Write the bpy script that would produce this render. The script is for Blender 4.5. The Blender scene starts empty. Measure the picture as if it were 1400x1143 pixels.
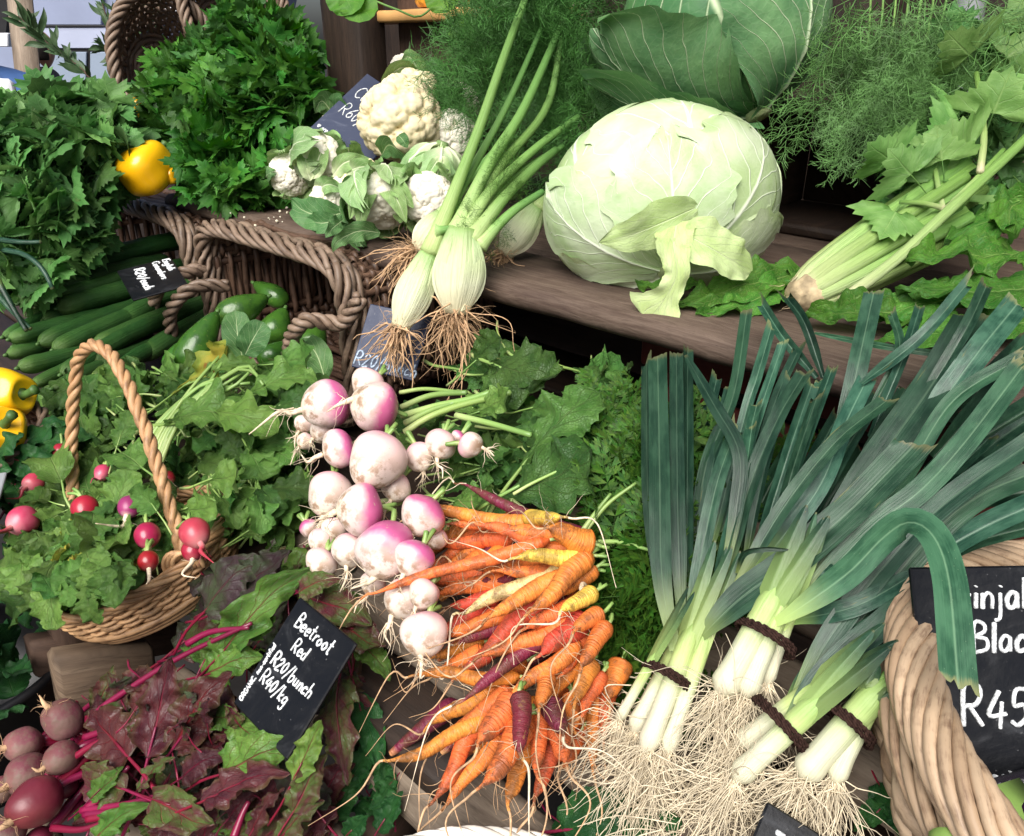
import bpy, bmesh, math, random
import numpy as np
from mathutils import Vector, Matrix
random.seed(7); RNG = np.random.default_rng(7)
R = math.radians
SC = bpy.context.scene
COL = SC.collection
# ------------------------------------------------------------------ camera, world, sun, exposure
H, PITCH, FPX = 1.55, R(25), 1100.0
cam = bpy.data.cameras.new('camera'); camo = bpy.data.objects.new('camera', cam); COL.objects.link(camo)
camo.location = (0, 0, H); camo.rotation_euler = (R(90) - PITCH, 0, 0)
cam.sensor_width = 36; cam.lens = 36 * FPX / 1400; cam.clip_start = .02; cam.clip_end = 500
SC.camera = camo
SUN_EL, SUN_AZ = R(50), R(200)      # overcast light from above, behind and left of the viewer
w = bpy.data.worlds.new('World'); SC.world = w; w.use_nodes = True
wn = w.node_tree
sky = wn.nodes.new('ShaderNodeTexSky'); sky.sky_type = 'NISHITA'; sky.sun_disc = False
sky.sun_elevation = SUN_EL; sky.sun_rotation = SUN_AZ; sky.dust_density = 4; sky.air_density = .8; sky.ozone_density = .4
bg = wn.nodes['Background']; wn.links.new(sky.outputs[0], bg.inputs[0]); bg.inputs[1].default_value = .066
sun = bpy.data.lights.new('sun', 'SUN'); suno = bpy.data.objects.new('sun', sun); COL.objects.link(suno)
sun.energy = 3.5; sun.angle = R(48); sun.color = (1, .975, .94)
# direction to the sun: rotation 0 = +Y, clockwise
sd = Vector((math.sin(SUN_AZ) * math.cos(SUN_EL), math.cos(SUN_AZ) * math.cos(SUN_EL), math.sin(SUN_EL)))
suno.rotation_euler = sd.to_track_quat('Z', 'Y').to_euler(); suno.location = (0, -2, 6)
SC.view_settings.view_transform = 'Standard'; SC.view_settings.look = 'None'
SC.view_settings.exposure = 0.74; SC.view_settings.gamma = 1
SC.render.engine = 'CYCLES'
SC.cycles.use_denoising = True; SC.cycles.max_bounces = 6; SC.cycles.diffuse_bounces = 3; SC.cycles.glossy_bounces = 2
SC.cycles.transmission_bounces = 3; SC.cycles.transparent_max_bounces = 4; SC.cycles.use_adaptive_sampling = True; SC.cycles.adaptive_threshold = .02
# ------------------------------------------------------------------ coordinates of the stall
cP, sP = math.cos(PITCH), math.sin(PITCH)
def ray(px, py):
    a = (px - 700) / FPX; b = -(py - 571.5) / FPX
    return np.array([a, cP + b * sP, -sP + b * cP])
EYE = np.array([0, 0, H])
def P(px, py, t): return EYE + ray(px, py) * t
SU = np.array([.7226, -.6912, 0]); SV = np.array([.6912, .7226, 0]); UP = np.array([0, 0, 1.0])
def W(u, v, z): return SU * u + SV * v + UP * z           # along the stall, into the stall, height
SHZ = H - .30; SHV = .775                                  # top and front edge of the display shelf
BK = .75; BZ = H - .52; BV = .45                           # the sloping rack under the lower vegetables
BN = UP - SV * BK; BN = BN / np.linalg.norm(BN)
B0 = W(0, BV, BZ)
def bedt(px, py):
    d = ray(px, py); return float(np.dot(B0 - EYE, BN) / np.dot(d, BN))
def B(px, py, lift=0.0):                                   # a point this far above the rack's slope
    d = ray(px, py); t = (np.dot(B0 - EYE, BN) + lift) / np.dot(d, BN)
    return EYE + d * t
def PV(px, py, v):
    d = ray(px, py); return EYE + d * (v / np.dot(d, SV))
def PZ(px, py, z):
    d = ray(px, py); return EYE + d * ((z - H) / d[2])
def PY(px, py, y):
    d = ray(px, py); return EYE + d * (y / d[1])
def nrm(a):
    a = np.asarray(a, float); n = np.linalg.norm(a, axis=-1, keepdims=True); return a / np.maximum(n, 1e-9)
def cr(pts, n):                                            # smooth curve through points
    p = np.asarray(pts, float)
    if len(p) == 2: return p[0] + np.linspace(0, 1, n)[:, None] * (p[1] - p[0])
    q = np.vstack([2 * p[0] - p[1], p, 2 * p[-1] - p[-2]])
    seg = np.linalg.norm(np.diff(p, axis=0), axis=1); cum = np.concatenate([[0], np.cumsum(seg)])
    s = np.linspace(0, cum[-1], n); i = np.clip(np.searchsorted(cum, s, 'right') - 1, 0, len(p) - 2)
    t = ((s - cum[i]) / np.maximum(seg[i], 1e-9))[:, None]
    a, b, c, d = q[i], q[i + 1], q[i + 2], q[i + 3]
    return .5 * (2 * b + (c - a) * t + (2 * a - 5 * b + 4 * c - d) * t * t + (3 * b - a - 3 * c + d) * t ** 3)
def sm(a, b, x):
    t = np.clip((x - a) / (b - a), 0, 1); return t * t * (3 - 2 * t)
def wob(p, f, seed, oct=3):                                # cheap smooth 3-D noise, about -1..1
    r = np.random.default_rng(seed); o = np.zeros(len(p)); a = 1; tot = 0
    for k in range(oct):
        for _ in range(3):
            d = nrm(r.normal(size=3)); o += a * np.sin(p @ d * f * 6.28 + r.uniform(0, 6.28)) / 1.7
        tot += a; a *= .5; f *= 2.1
    return o / tot
def frames(c, n0=None):
    T = nrm(np.gradient(c, axis=0)); n = len(c); N = np.zeros_like(c)
    a = np.array(n0, float) if n0 is not None else (UP if abs(T[0][2]) < .9 else np.array([1., 0, 0]))
    for i in range(n):
        a = a - T[i] * np.dot(a, T[i])
        if np.linalg.norm(a) < 1e-6: a = np.cross(T[i], [.3, .9, .2])
        a = a / np.linalg.norm(a); N[i] = a
    return T, N, np.cross(T, N)
def basis(y, n):                                           # 3x3 with columns x, y(dir), z(normal)
    y = nrm(y); n = np.asarray(n, float); n = n - y * np.dot(n, y)
    if np.linalg.norm(n) < 1e-5: n = np.cross(y, [.31, .2, .9])
    n = nrm(n); return np.column_stack([np.cross(y, n), y, n])
class MB:
    def __init__(s): s.V = []; s.U = []; s.Q = []; s.T = []; s.n = 0
    def add(s, V, Q=None, T=None, U=None):
        V = np.asarray(V, float).reshape(-1, 3)
        s.V.append(V); s.U.append(np.zeros((len(V), 2)) if U is None else np.asarray(U, float).reshape(-1, 2))
        if Q is not None and len(Q): s.Q.append(np.asarray(Q, int) + s.n)
        if T is not None and len(T): s.T.append(np.asarray(T, int) + s.n)
        s.n += len(V); return s
    def grid(s, G, U=None, wrap=False):
        nj, ni = G.shape[:2]
        if U is None:
            a, b = np.meshgrid(np.linspace(0, 1, ni), np.linspace(0, 1, nj)); U = np.stack([a, b], -1)
        idx = np.arange(nj * ni).reshape(nj, ni)
        if wrap: idx = np.hstack([idx, idx[:, :1]])
        q = np.stack([idx[:-1, :-1], idx[:-1, 1:], idx[1:, 1:], idx[1:, :-1]], -1).reshape(-1, 4)
        return s.add(G.reshape(-1, 3), q, None, U.reshape(-1, 2))
    def tube(s, c, r, seg=6, cap=True, v=(0, 1), n0=None):
        c = np.asarray(c, float); n = len(c); r = np.broadcast_to(np.asarray(r, float), (n,))
        T, N, Bn = frames(c, n0); a = np.arange(seg) * 2 * np.pi / seg
        G = c[:, None] + r[:, None, None] * (np.cos(a)[None, :, None] * N[:, None] + np.sin(a)[None, :, None] * Bn[:, None])
        U = np.stack(np.broadcast_arrays(np.abs(2 * np.arange(seg) / seg - 1)[None], np.linspace(v[0], v[1], n)[:, None]), -1)
        b = s.n; s.grid(G, U, True)
        if cap:
            s.add([c[0] - T[0] * r[0] * .4, c[-1] + T[-1] * r[-1] * .4], U=[(.5, v[0]), (.5, v[1])])
            i = np.arange(seg); j = (i + 1) % seg; m = b + (n - 1) * seg
            s.T.append(np.stack([np.full(seg, s.n - 2), b + j, b + i], -1)); s.T.append(np.stack([np.full(seg, s.n - 1), m + i, m + j], -1))
        return s
    def stamp(s, tp, mats):                               # copies of a template (V,Q,T,U) under 3x4 matrices
        V, Q, T, U = tp; mats = np.asarray(mats, float); k = len(mats)
        if not k: return s
        X = np.einsum('kij,vj->kvi', mats[:, :, :3], V) + mats[:, None, :, 3]
        off = (np.arange(k) * len(V))[:, None, None]
        return s.add(X.reshape(-1, 3), (Q[None] + off).reshape(-1, 4) if len(Q) else None, (T[None] + off).reshape(-1, 3) if len(T) else None, np.tile(U, (k, 1)))
    def tpl(s):
        return (np.vstack(s.V), np.vstack(s.Q) if s.Q else np.zeros((0, 4), int), np.vstack(s.T) if s.T else np.zeros((0, 3), int), np.vstack(s.U))
    def box(s, c, ex, ey, ez, size, bev=.003, wear=0, seed=0):   # chamfered board, grain along ex; top stays subdivided for wear
        ex, ey, ez = nrm(ex), nrm(ey), nrm(ez); hx, hy, hz = [a / 2 for a in size]; b = min(bev, hx * .6, hy * .6, hz * .6)
        nx = max(2, int(size[0] / .03)) if wear else 2
        xs = np.linspace(-hx + b, hx - b, nx)
        ring = lambda d: np.array([(hy - d, -hz + b), (hy - d, hz - b), (hy - b, hz - d), (-hy + b, hz - d), (-hy + d, hz - b), (-hy + d, -hz + b), (-hy + b, -hz + d), (hy - b, -hz + d)])
        st = [(-hx, ring(b * .99))] + [(x, ring(0)) for x in xs] + [(hx, ring(b * .99))]
        G = np.array([[(x, y, z) for y, z in rg] for x, rg in st])
        if wear:
            pts = G.reshape(-1, 3); G = G + np.stack([np.zeros(len(pts)), wob(pts, 9, seed) * wear, wob(pts, 7, seed + 1) * wear], -1).reshape(G.shape)
        X = np.asarray(c) + G[..., :1] * ex + G[..., 1:2] * ey + G[..., 2:] * ez
        U = np.stack([G[..., 0] + seed * .37, G[..., 1] + G[..., 2]], -1)
        b0 = s.n; s.grid(X, U, True); m = b0 + (len(st) - 1) * 8
        s.Q.append(np.array([[b0 + 7, b0 + 6, b0 + 5, b0 + 4], [b0 + 7, b0 + 4, b0 + 3, b0 + 0], [b0 + 0, b0 + 3, b0 + 2, b0 + 1]]))
        s.Q.append(np.array([[m + 4, m + 5, m + 6, m + 7], [m + 0, m + 3, m + 4, m + 7], [m + 1, m + 2, m + 3, m + 0]]))
        return s
    def mesh(s, name, mat, org=None, smooth=True):
        V = np.vstack(s.V); U = np.vstack(s.U)
        if org is not None: V = V - org
        Q = np.vstack(s.Q) if s.Q else np.zeros((0, 4), int); T = np.vstack(s.T) if s.T else np.zeros((0, 3), int)
        me = bpy.data.meshes.new(name); me.vertices.add(len(V)); me.vertices.foreach_set('co', V.astype(np.float32).ravel())
        lv = np.concatenate([Q.ravel(), T.ravel()]).astype(np.int32)
        me.loops.add(len(lv)); me.loops.foreach_set('vertex_index', lv)
        me.polygons.add(len(Q) + len(T))
        me.polygons.foreach_set('loop_start', np.concatenate([np.arange(len(Q)) * 4, len(Q) * 4 + np.arange(len(T)) * 3]).astype(np.int32))
        uv = me.uv_layers.new(name='UVMap'); uv.data.foreach_set('uv', U[lv].astype(np.float32).ravel())
        me.update(calc_edges=True); me.validate()
        me.polygons.foreach_set('use_smooth', np.full(len(me.polygons), smooth)); me.materials.append(mat); return me
    def build(s, name, mat, parent=None, label=None, smooth=True, org=None):
        if parent is None and org is None:
            V = np.vstack(s.V); org = np.array([*V.mean(0)[:2], V[:, 2].min()])
        if parent is not None: org = ORG[parent]
        o = bpy.data.objects.new(name, s.mesh(name, mat, org, smooth)); COL.objects.link(o)
        ORG[o] = org
        if parent is not None: o.parent = parent
        else: o.location = org
        if label: o['label'] = label
        return o
ORG = {}
def tag(o, label=None, cat=None, group=None, kind=None):
    if label: o['label'] = label
    if cat: o['category'] = cat
    if group: o['group'] = group
    if kind: o['kind'] = kind
    return o
def thing(name, label, cat, loc, group=None):
    o = bpy.data.objects.new(name, None); COL.objects.link(o); o.empty_display_size = .02
    o.location = loc; ORG[o] = np.array(loc, float); return tag(o, label, cat, group)
def inst(name, me, parent, M):                             # a part placed by a 3x4 matrix in world space, mesh shared
    o = bpy.data.objects.new(name, me); COL.objects.link(o); o.parent = parent
    M = np.array(M, float); M[:, 3] -= ORG[parent]; o.matrix_basis = Matrix([list(r) for r in M] + [[0, 0, 0, 1]]); return o
def sub(name, me, parent):
    o = bpy.data.objects.new(name, me); COL.objects.link(o); o.parent = parent; return o
def mat34(Rm, p, s=1.0): return np.column_stack([Rm * s, p])
# ------------------------------------------------------------------ materials
class NT:
    def __init__(s, name):
        s.m = bpy.data.materials.new(name); s.m.use_nodes = True; s.t = s.m.node_tree; s.b = s.t.nodes['Principled BSDF']; s.out = s.t.nodes['Material Output']
    def n(s, typ, ins=None, out=0, **kw):
        x = s.t.nodes.new('ShaderNode' + typ)
        for k, v in kw.items(): setattr(x, k, v)
        for k, v in (ins or {}).items(): s.set(x, k, v)
        return x.outputs[out]
    def set(s, x, k, v):
        if hasattr(v, 'is_linked'): s.t.links.new(v, x.inputs[k])
        else:
            if isinstance(v, tuple) and len(v) == 3 and x.inputs[k].type == 'RGBA': v = (*v, 1)
            x.inputs[k].default_value = v
    def math(s, op, a, b=0.0, clamp=False): return s.n('Math', {0: a, 1: b}, operation=op, use_clamp=clamp)
    def mr(s, x, a, b, c=0.0, d=1.0, smooth=True): return s.n('MapRange', {0: x, 1: a, 2: b, 3: c, 4: d}, interpolation_type='SMOOTHSTEP' if smooth else 'LINEAR')
    def mix(s, f, a, b, mode='MIX'):
        x = s.t.nodes.new('ShaderNodeMix'); x.data_type = 'RGBA'; x.blend_type = mode
        s.set(x, 0, f); s.set(x, 6, a); s.set(x, 7, b); return x.outputs[2]
    def noise(s, vec, scale, detail=3, rough=.55, dist=0.0): return s.n('TexNoise', {'Vector': vec, 'Scale': scale, 'Detail': detail, 'Roughness': rough, 'Distortion': dist})
    def scale(s, vec, xyz): return s.n('Mapping', {'Vector': vec, 'Scale': xyz})
    def uv(s):
        t = s.n('TexCoord', out=2); x = s.t.nodes.new('ShaderNodeSeparateXYZ'); s.t.links.new(t, x.inputs[0]); return t, x.outputs[0], x.outputs[1]
    def pos(s): return s.n('TexCoord', out=3)
    def rnd(s):
        a = s.n('ObjectInfo', out=5); b = s.n('NewGeometry', out=8); return s.math('FRACT', s.math('ADD', a, b))
    def hsv(s, c, h=.5, sa=1.0, v=1.0): return s.n('HueSaturation', {'Hue': h, 'Saturation': sa, 'Value': v, 'Color': c})
    def bump(s, h, st=.3, d=.001):
        s.t.links.new(s.n('Bump', {'Strength': st, 'Distance': d, 'Height': h}), s.b.inputs['Normal'])
    def fin(s, col, rough=.5, spec=.5, transl=0.0, tcol=None, sheen=0.0, sss=0.0, coat=0.0):
        s.set(s.b, 'Base Color', col); s.set(s.b, 'Roughness', rough); s.set(s.b, 'Specular IOR Level', spec)
        if coat: s.set(s.b, 'Coat Weight', coat); s.set(s.b, 'Coat Roughness', .12)
        if sss:
            s.set(s.b, 'Subsurface Weight', sss); s.set(s.b, 'Subsurface Radius', (.012, .008, .005)); s.set(s.b, 'Subsurface Scale', .4)
        if transl:
            tr = s.n('BsdfTranslucent', {0: tcol if tcol is not None else col}); mx = s.t.nodes.new('ShaderNodeMixShader')
            s.set(mx, 0, transl); s.t.links.new(s.b.outputs[0], mx.inputs[1]); s.t.links.new(tr, mx.inputs[2]); s.t.links.new(mx.outputs[0], s.out.inputs[0])
        return s.m
def leafmat(name, c1, c2, vein, vs=.6, mw=.07, nv=7, ang=.35, vw=.12, rough=.45, transl=.25, net=.25, bump=.5, spot=None, edge=None, hue=.02, val=.35, netsc=26, spec=.22, bd=.0018, base=None):
    k = NT(name); uv, ux, uy = k.uv()
    u = k.math('ABSOLUTE', k.math('SUBTRACT', k.math('MULTIPLY', ux, 2.0), 1.0))
    r = k.rnd(); off = k.math('MULTIPLY', r, 37.0)
    uvo = k.n('VectorMath', {0: uv, 1: k.n('CombineXYZ', {0: off, 1: off, 2: off})}, operation='ADD')
    nz = k.noise(uvo, 3.0, 4)
    wv = k.math('ADD', uy, k.math('MULTIPLY', k.math('SUBTRACT', k.noise(uvo, 5.0, 1), .5), .12))
    mid = k.mr(u, 0.0, k.math('MULTIPLY', k.math('SUBTRACT', 1.12, uy), mw), 1.0, 0.0)
    sgn = k.math('MULTIPLY', k.math('GREATER_THAN', ux, .5), .43)
    f = k.math('FRACT', k.math('ADD', k.math('MULTIPLY', k.math('SUBTRACT', wv, k.math('MULTIPLY', k.math('POWER', u, .8), ang)), float(nv)), sgn))
    dist = k.math('ABSOLUTE', k.math('SUBTRACT', k.math('MULTIPLY', f, 2.0), 1.0))
    side = k.mr(dist, k.math('SUBTRACT', 1.0, k.math('MULTIPLY', k.math('SUBTRACT', 1.25, u), vw)), 1.0)
    vo = k.n('TexVoronoi', {'Vector': k.scale(uvo, (1, 1.6, 1)), 'Scale': float(netsc)}, feature='DISTANCE_TO_EDGE')
    nt = k.mr(vo, 0.0, .09, 1.0, 0.0)
    v = k.math('MAXIMUM', mid, k.math('MAXIMUM', k.math('MULTIPLY', side, .75), k.math('MULTIPLY', nt, net)))
    col = k.mix(k.mr(nz, .32, .68), c1, c2)
    if edge: col = k.mix(k.mr(k.math('ADD', u, k.math('MULTIPLY', nz, .5)), .85, 1.35), col, edge)
    if base: col = k.mix(k.mr(k.math('ADD', uy, k.math('MULTIPLY', u, .1)), .05, .5, 1.0, 0.0), col, base)
    if spot: col = k.mix(k.math('MULTIPLY', k.mr(k.noise(uvo, 5.5, 3), .6, .68), .85), col, spot)
    col = k.mix(k.math('MULTIPLY', v, vs), col, vein)
    r2 = k.math('FRACT', k.math('MULTIPLY', r, 7.3))
    col = k.hsv(col, k.math('ADD', .5 - hue / 2, k.math('MULTIPLY', r2, hue)), 1.0, k.math('ADD', 1 - val / 2, k.math('MULTIPLY', r, val)))
    back = k.n('NewGeometry', out=6); col = k.mix(k.math('MULTIPLY', back, .35), col, k.hsv(col, .5, .75, 1.5))
    h = k.math('SUBTRACT', k.math('MULTIPLY', k.noise(uvo, 22.0, 2), .5), k.math('MULTIPLY', v, .8))
    k.bump(h, bump, bd)
    return k.fin(col, rough, spec, transl, k.hsv(col, .49, 1.15, 1.3))
def woodmat(name, c1, c2, rough=.75, sc=1.0, stain=None):
    k = NT(name); uv, ux, uy = k.uv(); g = k.noise(k.scale(uv, (7 * sc, 70 * sc, 1)), 1.0, 6, .72, .9); g2 = k.noise(k.scale(uv, (26 * sc, 300 * sc, 1)), 1.0, 3, .7)
    big = k.noise(k.scale(uv, (5, 9, 1)), 1.0, 3)
    col = k.mix(k.mr(g, .3, .7), c1, c2); col = k.mix(k.math('MULTIPLY', k.mr(g2, .52, .7), .55), col, tuple(x * .35 for x in c1))
    col = k.mix(k.math('MULTIPLY', k.mr(big, .45, .7), .6), col, stain or tuple(x * .5 for x in c1))
    k.bump(k.math('ADD', g, k.math('MULTIPLY', g2, .5)), .5, .002); return k.fin(col, rough, .35)
def wickmat(name, c1, c2, c3, rough=.5):
    k = NT(name); uv, ux, uy = k.uv(); p = k.pos(); r = k.rnd()
    n = k.noise(k.scale(p, (60, 60, 60)), 1.0, 4); n = k.math('ADD', k.math('MULTIPLY', n, .5), k.math('MULTIPLY', k.noise(k.n('CombineXYZ', {0: k.math('MULTIPLY', ux, 5.0), 1: k.math('MULTIPLY', uy, 45.0), 2: k.math('MULTIPLY', r, 40.0)}), 1.0, 4, .7), .5)); col = k.mix(r, c1, c2); col = k.mix(k.mr(n, .47, .66), col, c3)
    col = k.hsv(col, .5, 1.0, k.math('ADD', .75, k.math('MULTIPLY', k.math('FRACT', k.math('MULTIPLY', r, 5.7)), .5)))
    k.bump(n, .35, .001); return k.fin(col, rough, .4)
def vegmat(name, stops, noisec=None, nsc=14, namt=.5, rough=.4, spec=.5, ring=0.0, bump=.2, sss=.0, dirt=None, dirtv=(.0, .3), jit=.06, hue=.02, val=.25, coat=0.0, specks=None, streak=0.0):
    k = NT(name); uv, ux, uy = k.uv(); p = k.pos(); r = k.rnd()
    nz = k.noise(p, nsc * 3.0, 4); vv = k.math('ADD', uy, k.math('MULTIPLY', k.math('SUBTRACT', nz, .5), jit * 4))
    ramp = k.t.nodes.new('ShaderNodeValToRGB'); k.t.links.new(vv, ramp.inputs[0]); e = ramp.color_ramp.elements
    while len(e) < len(stops): e.new(.5)
    for x, (pp, c) in zip(e, stops): x.position = pp; x.color = (*c, 1)
    col = ramp.outputs[0]
    if noisec: col = k.mix(k.math('MULTIPLY', k.mr(k.noise(p, nsc * 2.2, 4), .45, .7), namt), col, noisec)
    h = k.noise(p, 60.0, 3)
    if ring:
        rg = k.noise(k.n('CombineXYZ', {0: k.math('MULTIPLY', ux, 1.3), 1: k.math('MULTIPLY', uy, 34.0), 2: k.math('MULTIPLY', r, 50.0)}), 1.0, 3, .6)
        h = k.math('ADD', h, k.math('MULTIPLY', rg, 2.2)); col = k.mix(k.math('MULTIPLY', k.mr(rg, .56, .68), ring), col, k.hsv(col, .49, 1.0, .45))
    if streak:
        sk = k.noise(k.n('CombineXYZ', {0: k.math('MULTIPLY', ux, 26.0), 1: k.math('MULTIPLY', uy, 1.6), 2: k.math('MULTIPLY', r, 50.0)}), 1.0, 4, .65)
        h = k.math('ADD', h, k.math('MULTIPLY', sk, streak)); col = k.mix(k.math('MULTIPLY', k.mr(sk, .45, .72), .5), col, k.hsv(col, .515, 1.15, .62))
    if specks: col = k.mix(k.math('MULTIPLY', k.mr(k.noise(p, 190.0, 2), .66, .72), .7), col, specks)
    if dirt:
        dm = k.math('MULTIPLY', k.mr(uy, dirtv[0], dirtv[1], 1.0, 0.0), k.mr(k.noise(p, 55.0, 5, .7), .42, .6)); col = k.mix(dm, col, dirt)
    r2 = k.math('FRACT', k.math('MULTIPLY', r, 9.1))
    col = k.hsv(col, k.math('ADD', .5 - hue / 2, k.math('MULTIPLY', r2, hue)), 1.0, k.math('ADD', 1 - val / 2, k.math('MULTIPLY', r, val)))
    k.bump(h, bump, .002); return k.fin(col, rough, spec, sss=sss, coat=coat)
def plain(name, c, rough=.6, spec=.4, noise=.15, nsc=20, metal=0.0, bump=0.0):
    k = NT(name); n = k.noise(k.pos(), nsc, 4); col = k.mix(k.mr(n, .3, .7), tuple(x * (1 - noise) for x in c), tuple(min(1, x * (1 + noise)) for x in c))
    if metal: k.set(k.b, 'Metallic', metal)
    if bump: k.bump(n, bump, .002)
    return k.fin(col, rough, spec)
M = {}
M['shelf'] = woodmat('shelf_wood', (.066, .042, .030), (.135, .097, .072), sc=1.8, stain=(.038, .020, .017))
M['slat'] = woodmat('slat_wood', (.115, .085, .06), (.22, .175, .13), stain=(.05, .036, .026))
M['oldwood'] = woodmat('old_wood', (.085, .055, .034), (.19, .135, .088), sc=.9, stain=(.03, .02, .014))
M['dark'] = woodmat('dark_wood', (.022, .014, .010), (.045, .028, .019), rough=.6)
M['brown'] = woodmat('brown_wood', (.055, .032, .022), (.10, .06, .042))
M['postw'] = woodmat('post_wood', (.24, .18, .13), (.36, .29, .22))
M['redcrate'] = plain('red_crate', (.10, .022, .016), .5)
M['wick_dark'] = wickmat('brown_wicker', (.075, .040, .026), (.16, .095, .062), (.045, .026, .018))
M['wick_mid'] = wickmat('grey_brown_wicker', (.155, .105, .072), (.25, .18, .13), (.075, .048, .034))
M['wick_tan'] = wickmat('tan_wicker', (.42, .235, .11), (.60, .37, .19), (.24, .13, .065))
M['wick_pale'] = wickmat('pale_wicker', (.32, .215, .13), (.48, .355, .235), (.19, .12, .075))
M['wick_white'] = wickmat('white_wicker', (.72, .69, .6), (.85, .82, .74), (.6, .55, .45))
M['board'] = plain('chalk_board', (.004, .0045, .006), .34, .3, .5, 60)
M['boardblue'] = plain('slate_board', (.020, .028, .060), .45, .3, .3, 40)
M['chalk'] = plain('chalk_ink', (.82, .85, .86), .8, .1, .12, 300)
M['chalkblue'] = plain('faded_chalk', (.45, .55, .68), .8, .1, .12, 300)
M['parsley'] = leafmat('parsley_leaf', (.026, .115, .014), (.055, .18, .022), (.10, .25, .055), .35, .05, 4, .5, .1, .42, .22, .12, .5, hue=.025, val=.95)
M['celleaf'] = leafmat('celery_leaf', (.055, .155, .035), (.11, .25, .07), (.20, .36, .13), .4, .05, 4, .5, .1, .4, .22, .12, .5, hue=.03, val=.9)
M['celleaf2'] = leafmat('pale_celery_leaf', (.10, .23, .05), (.19, .35, .10), (.30, .45, .17), .4, .06, 4, .5, .1, .4, .25, .12, .5, hue=.02, val=.45)
M['green'] = leafmat('radish_leaf', (.060, .150, .024), (.125, .245, .050), (.28, .40, .14), .55, .06, 6, .4, .12, .42, .22, .3, .9, hue=.03, val=.85, spec=.32, bd=.003)
M['dgreen'] = leafmat('turnip_leaf', (.038, .115, .022), (.080, .185, .036), (.22, .34, .12), .55, .055, 6, .4, .12, .45, .22, .3, .9, hue=.03, val=.85, spec=.3, bd=.003)
M['yleaf'] = leafmat('yellowing_leaf', (.16, .24, .03), (.36, .32, .04), (.40, .42, .16), .5, .06, 6, .4, .12, .5, .25, .22, .6, spot=(.25, .12, .03))
M['beetred'] = leafmat('red_beet_leaf', (.050, .012, .017), (.098, .030, .030), (.20, .012, .032), .8, .10, 6, .38, .12, .33, .15, .22, .8, edge=(.075, .05, .022), hue=.03, val=.7, spec=.35)
M['beetmix'] = leafmat('mottled_beet_leaf', (.085, .022, .03), (.07, .125, .025), (.22, .012, .045), .8, .09, 6, .38, .12, .35, .15, .25, .8, hue=.03, val=.5, spec=.35)
M['beetgreen'] = leafmat('green_beet_leaf', (.055, .145, .022), (.12, .23, .04), (.17, .012, .035), .85, .075, 6, .38, .10, .35, .18, .22, .8, hue=.03, val=.4, spec=.35)
M['beetdark'] = leafmat('dusky_beet_leaf', (.040, .024, .028), (.040, .060, .026), (.10, .02, .035), .6, .07, 6, .38, .10, .4, .1, .25, .8, val=.5)
M['chard'] = leafmat('dark_green_leaf', (.012, .060, .016), (.025, .095, .022), (.08, .18, .05), .5, .05, 6, .35, .10, .35, .12, .3, .8, val=.4)
M['savoy'] = leafmat('savoy_leaf', (.030, .115, .014), (.070, .19, .022), (.24, .36, .10), .6, .07, 7, .4, .10, .5, .15, .5, .7, val=.5, netsc=18, bd=.003, spec=.18)
M['cab'] = leafmat('white_cabbage_leaf', (.38, .52, .22), (.54, .63, .40), (.78, .82, .68), .9, .06, 6, .55, .12, .33, .12, .06, .4, hue=.03, val=.24, netsc=14, bd=.0025, spec=.32)
M['cabloose'] = leafmat('pale_loose_cabbage_leaf', (.44, .57, .22), (.54, .65, .32), (.72, .78, .52), .7, .06, 6, .5, .10, .4, .15, .18, .7, val=.1, bd=.002)
M['cabdark'] = leafmat('dark_cabbage_leaf', (.055, .165, .060), (.12, .27, .095), (.62, .74, .46), 1.0, .065, 8, .6, .13, .38, .12, .04, .8, hue=.015, val=.3, netsc=16, bd=.003)
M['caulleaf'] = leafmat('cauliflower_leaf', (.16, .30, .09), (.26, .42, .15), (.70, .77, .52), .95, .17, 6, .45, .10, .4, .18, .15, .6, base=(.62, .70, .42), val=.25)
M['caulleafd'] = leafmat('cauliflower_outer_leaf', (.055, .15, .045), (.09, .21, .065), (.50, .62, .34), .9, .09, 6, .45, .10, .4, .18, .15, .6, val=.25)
M['olive'] = leafmat('olive_leaf', (.035, .075, .030), (.06, .105, .045), (.12, .17, .09), .4, .06, 1, .3, .02, .4, .15, .0, .2, val=.5)
M['vine'] = leafmat('vine_leaf', (.06, .17, .02), (.10, .24, .03), (.24, .36, .12), .5, .04, 4, .5, .08, .5, .3, .1, .3)
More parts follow.
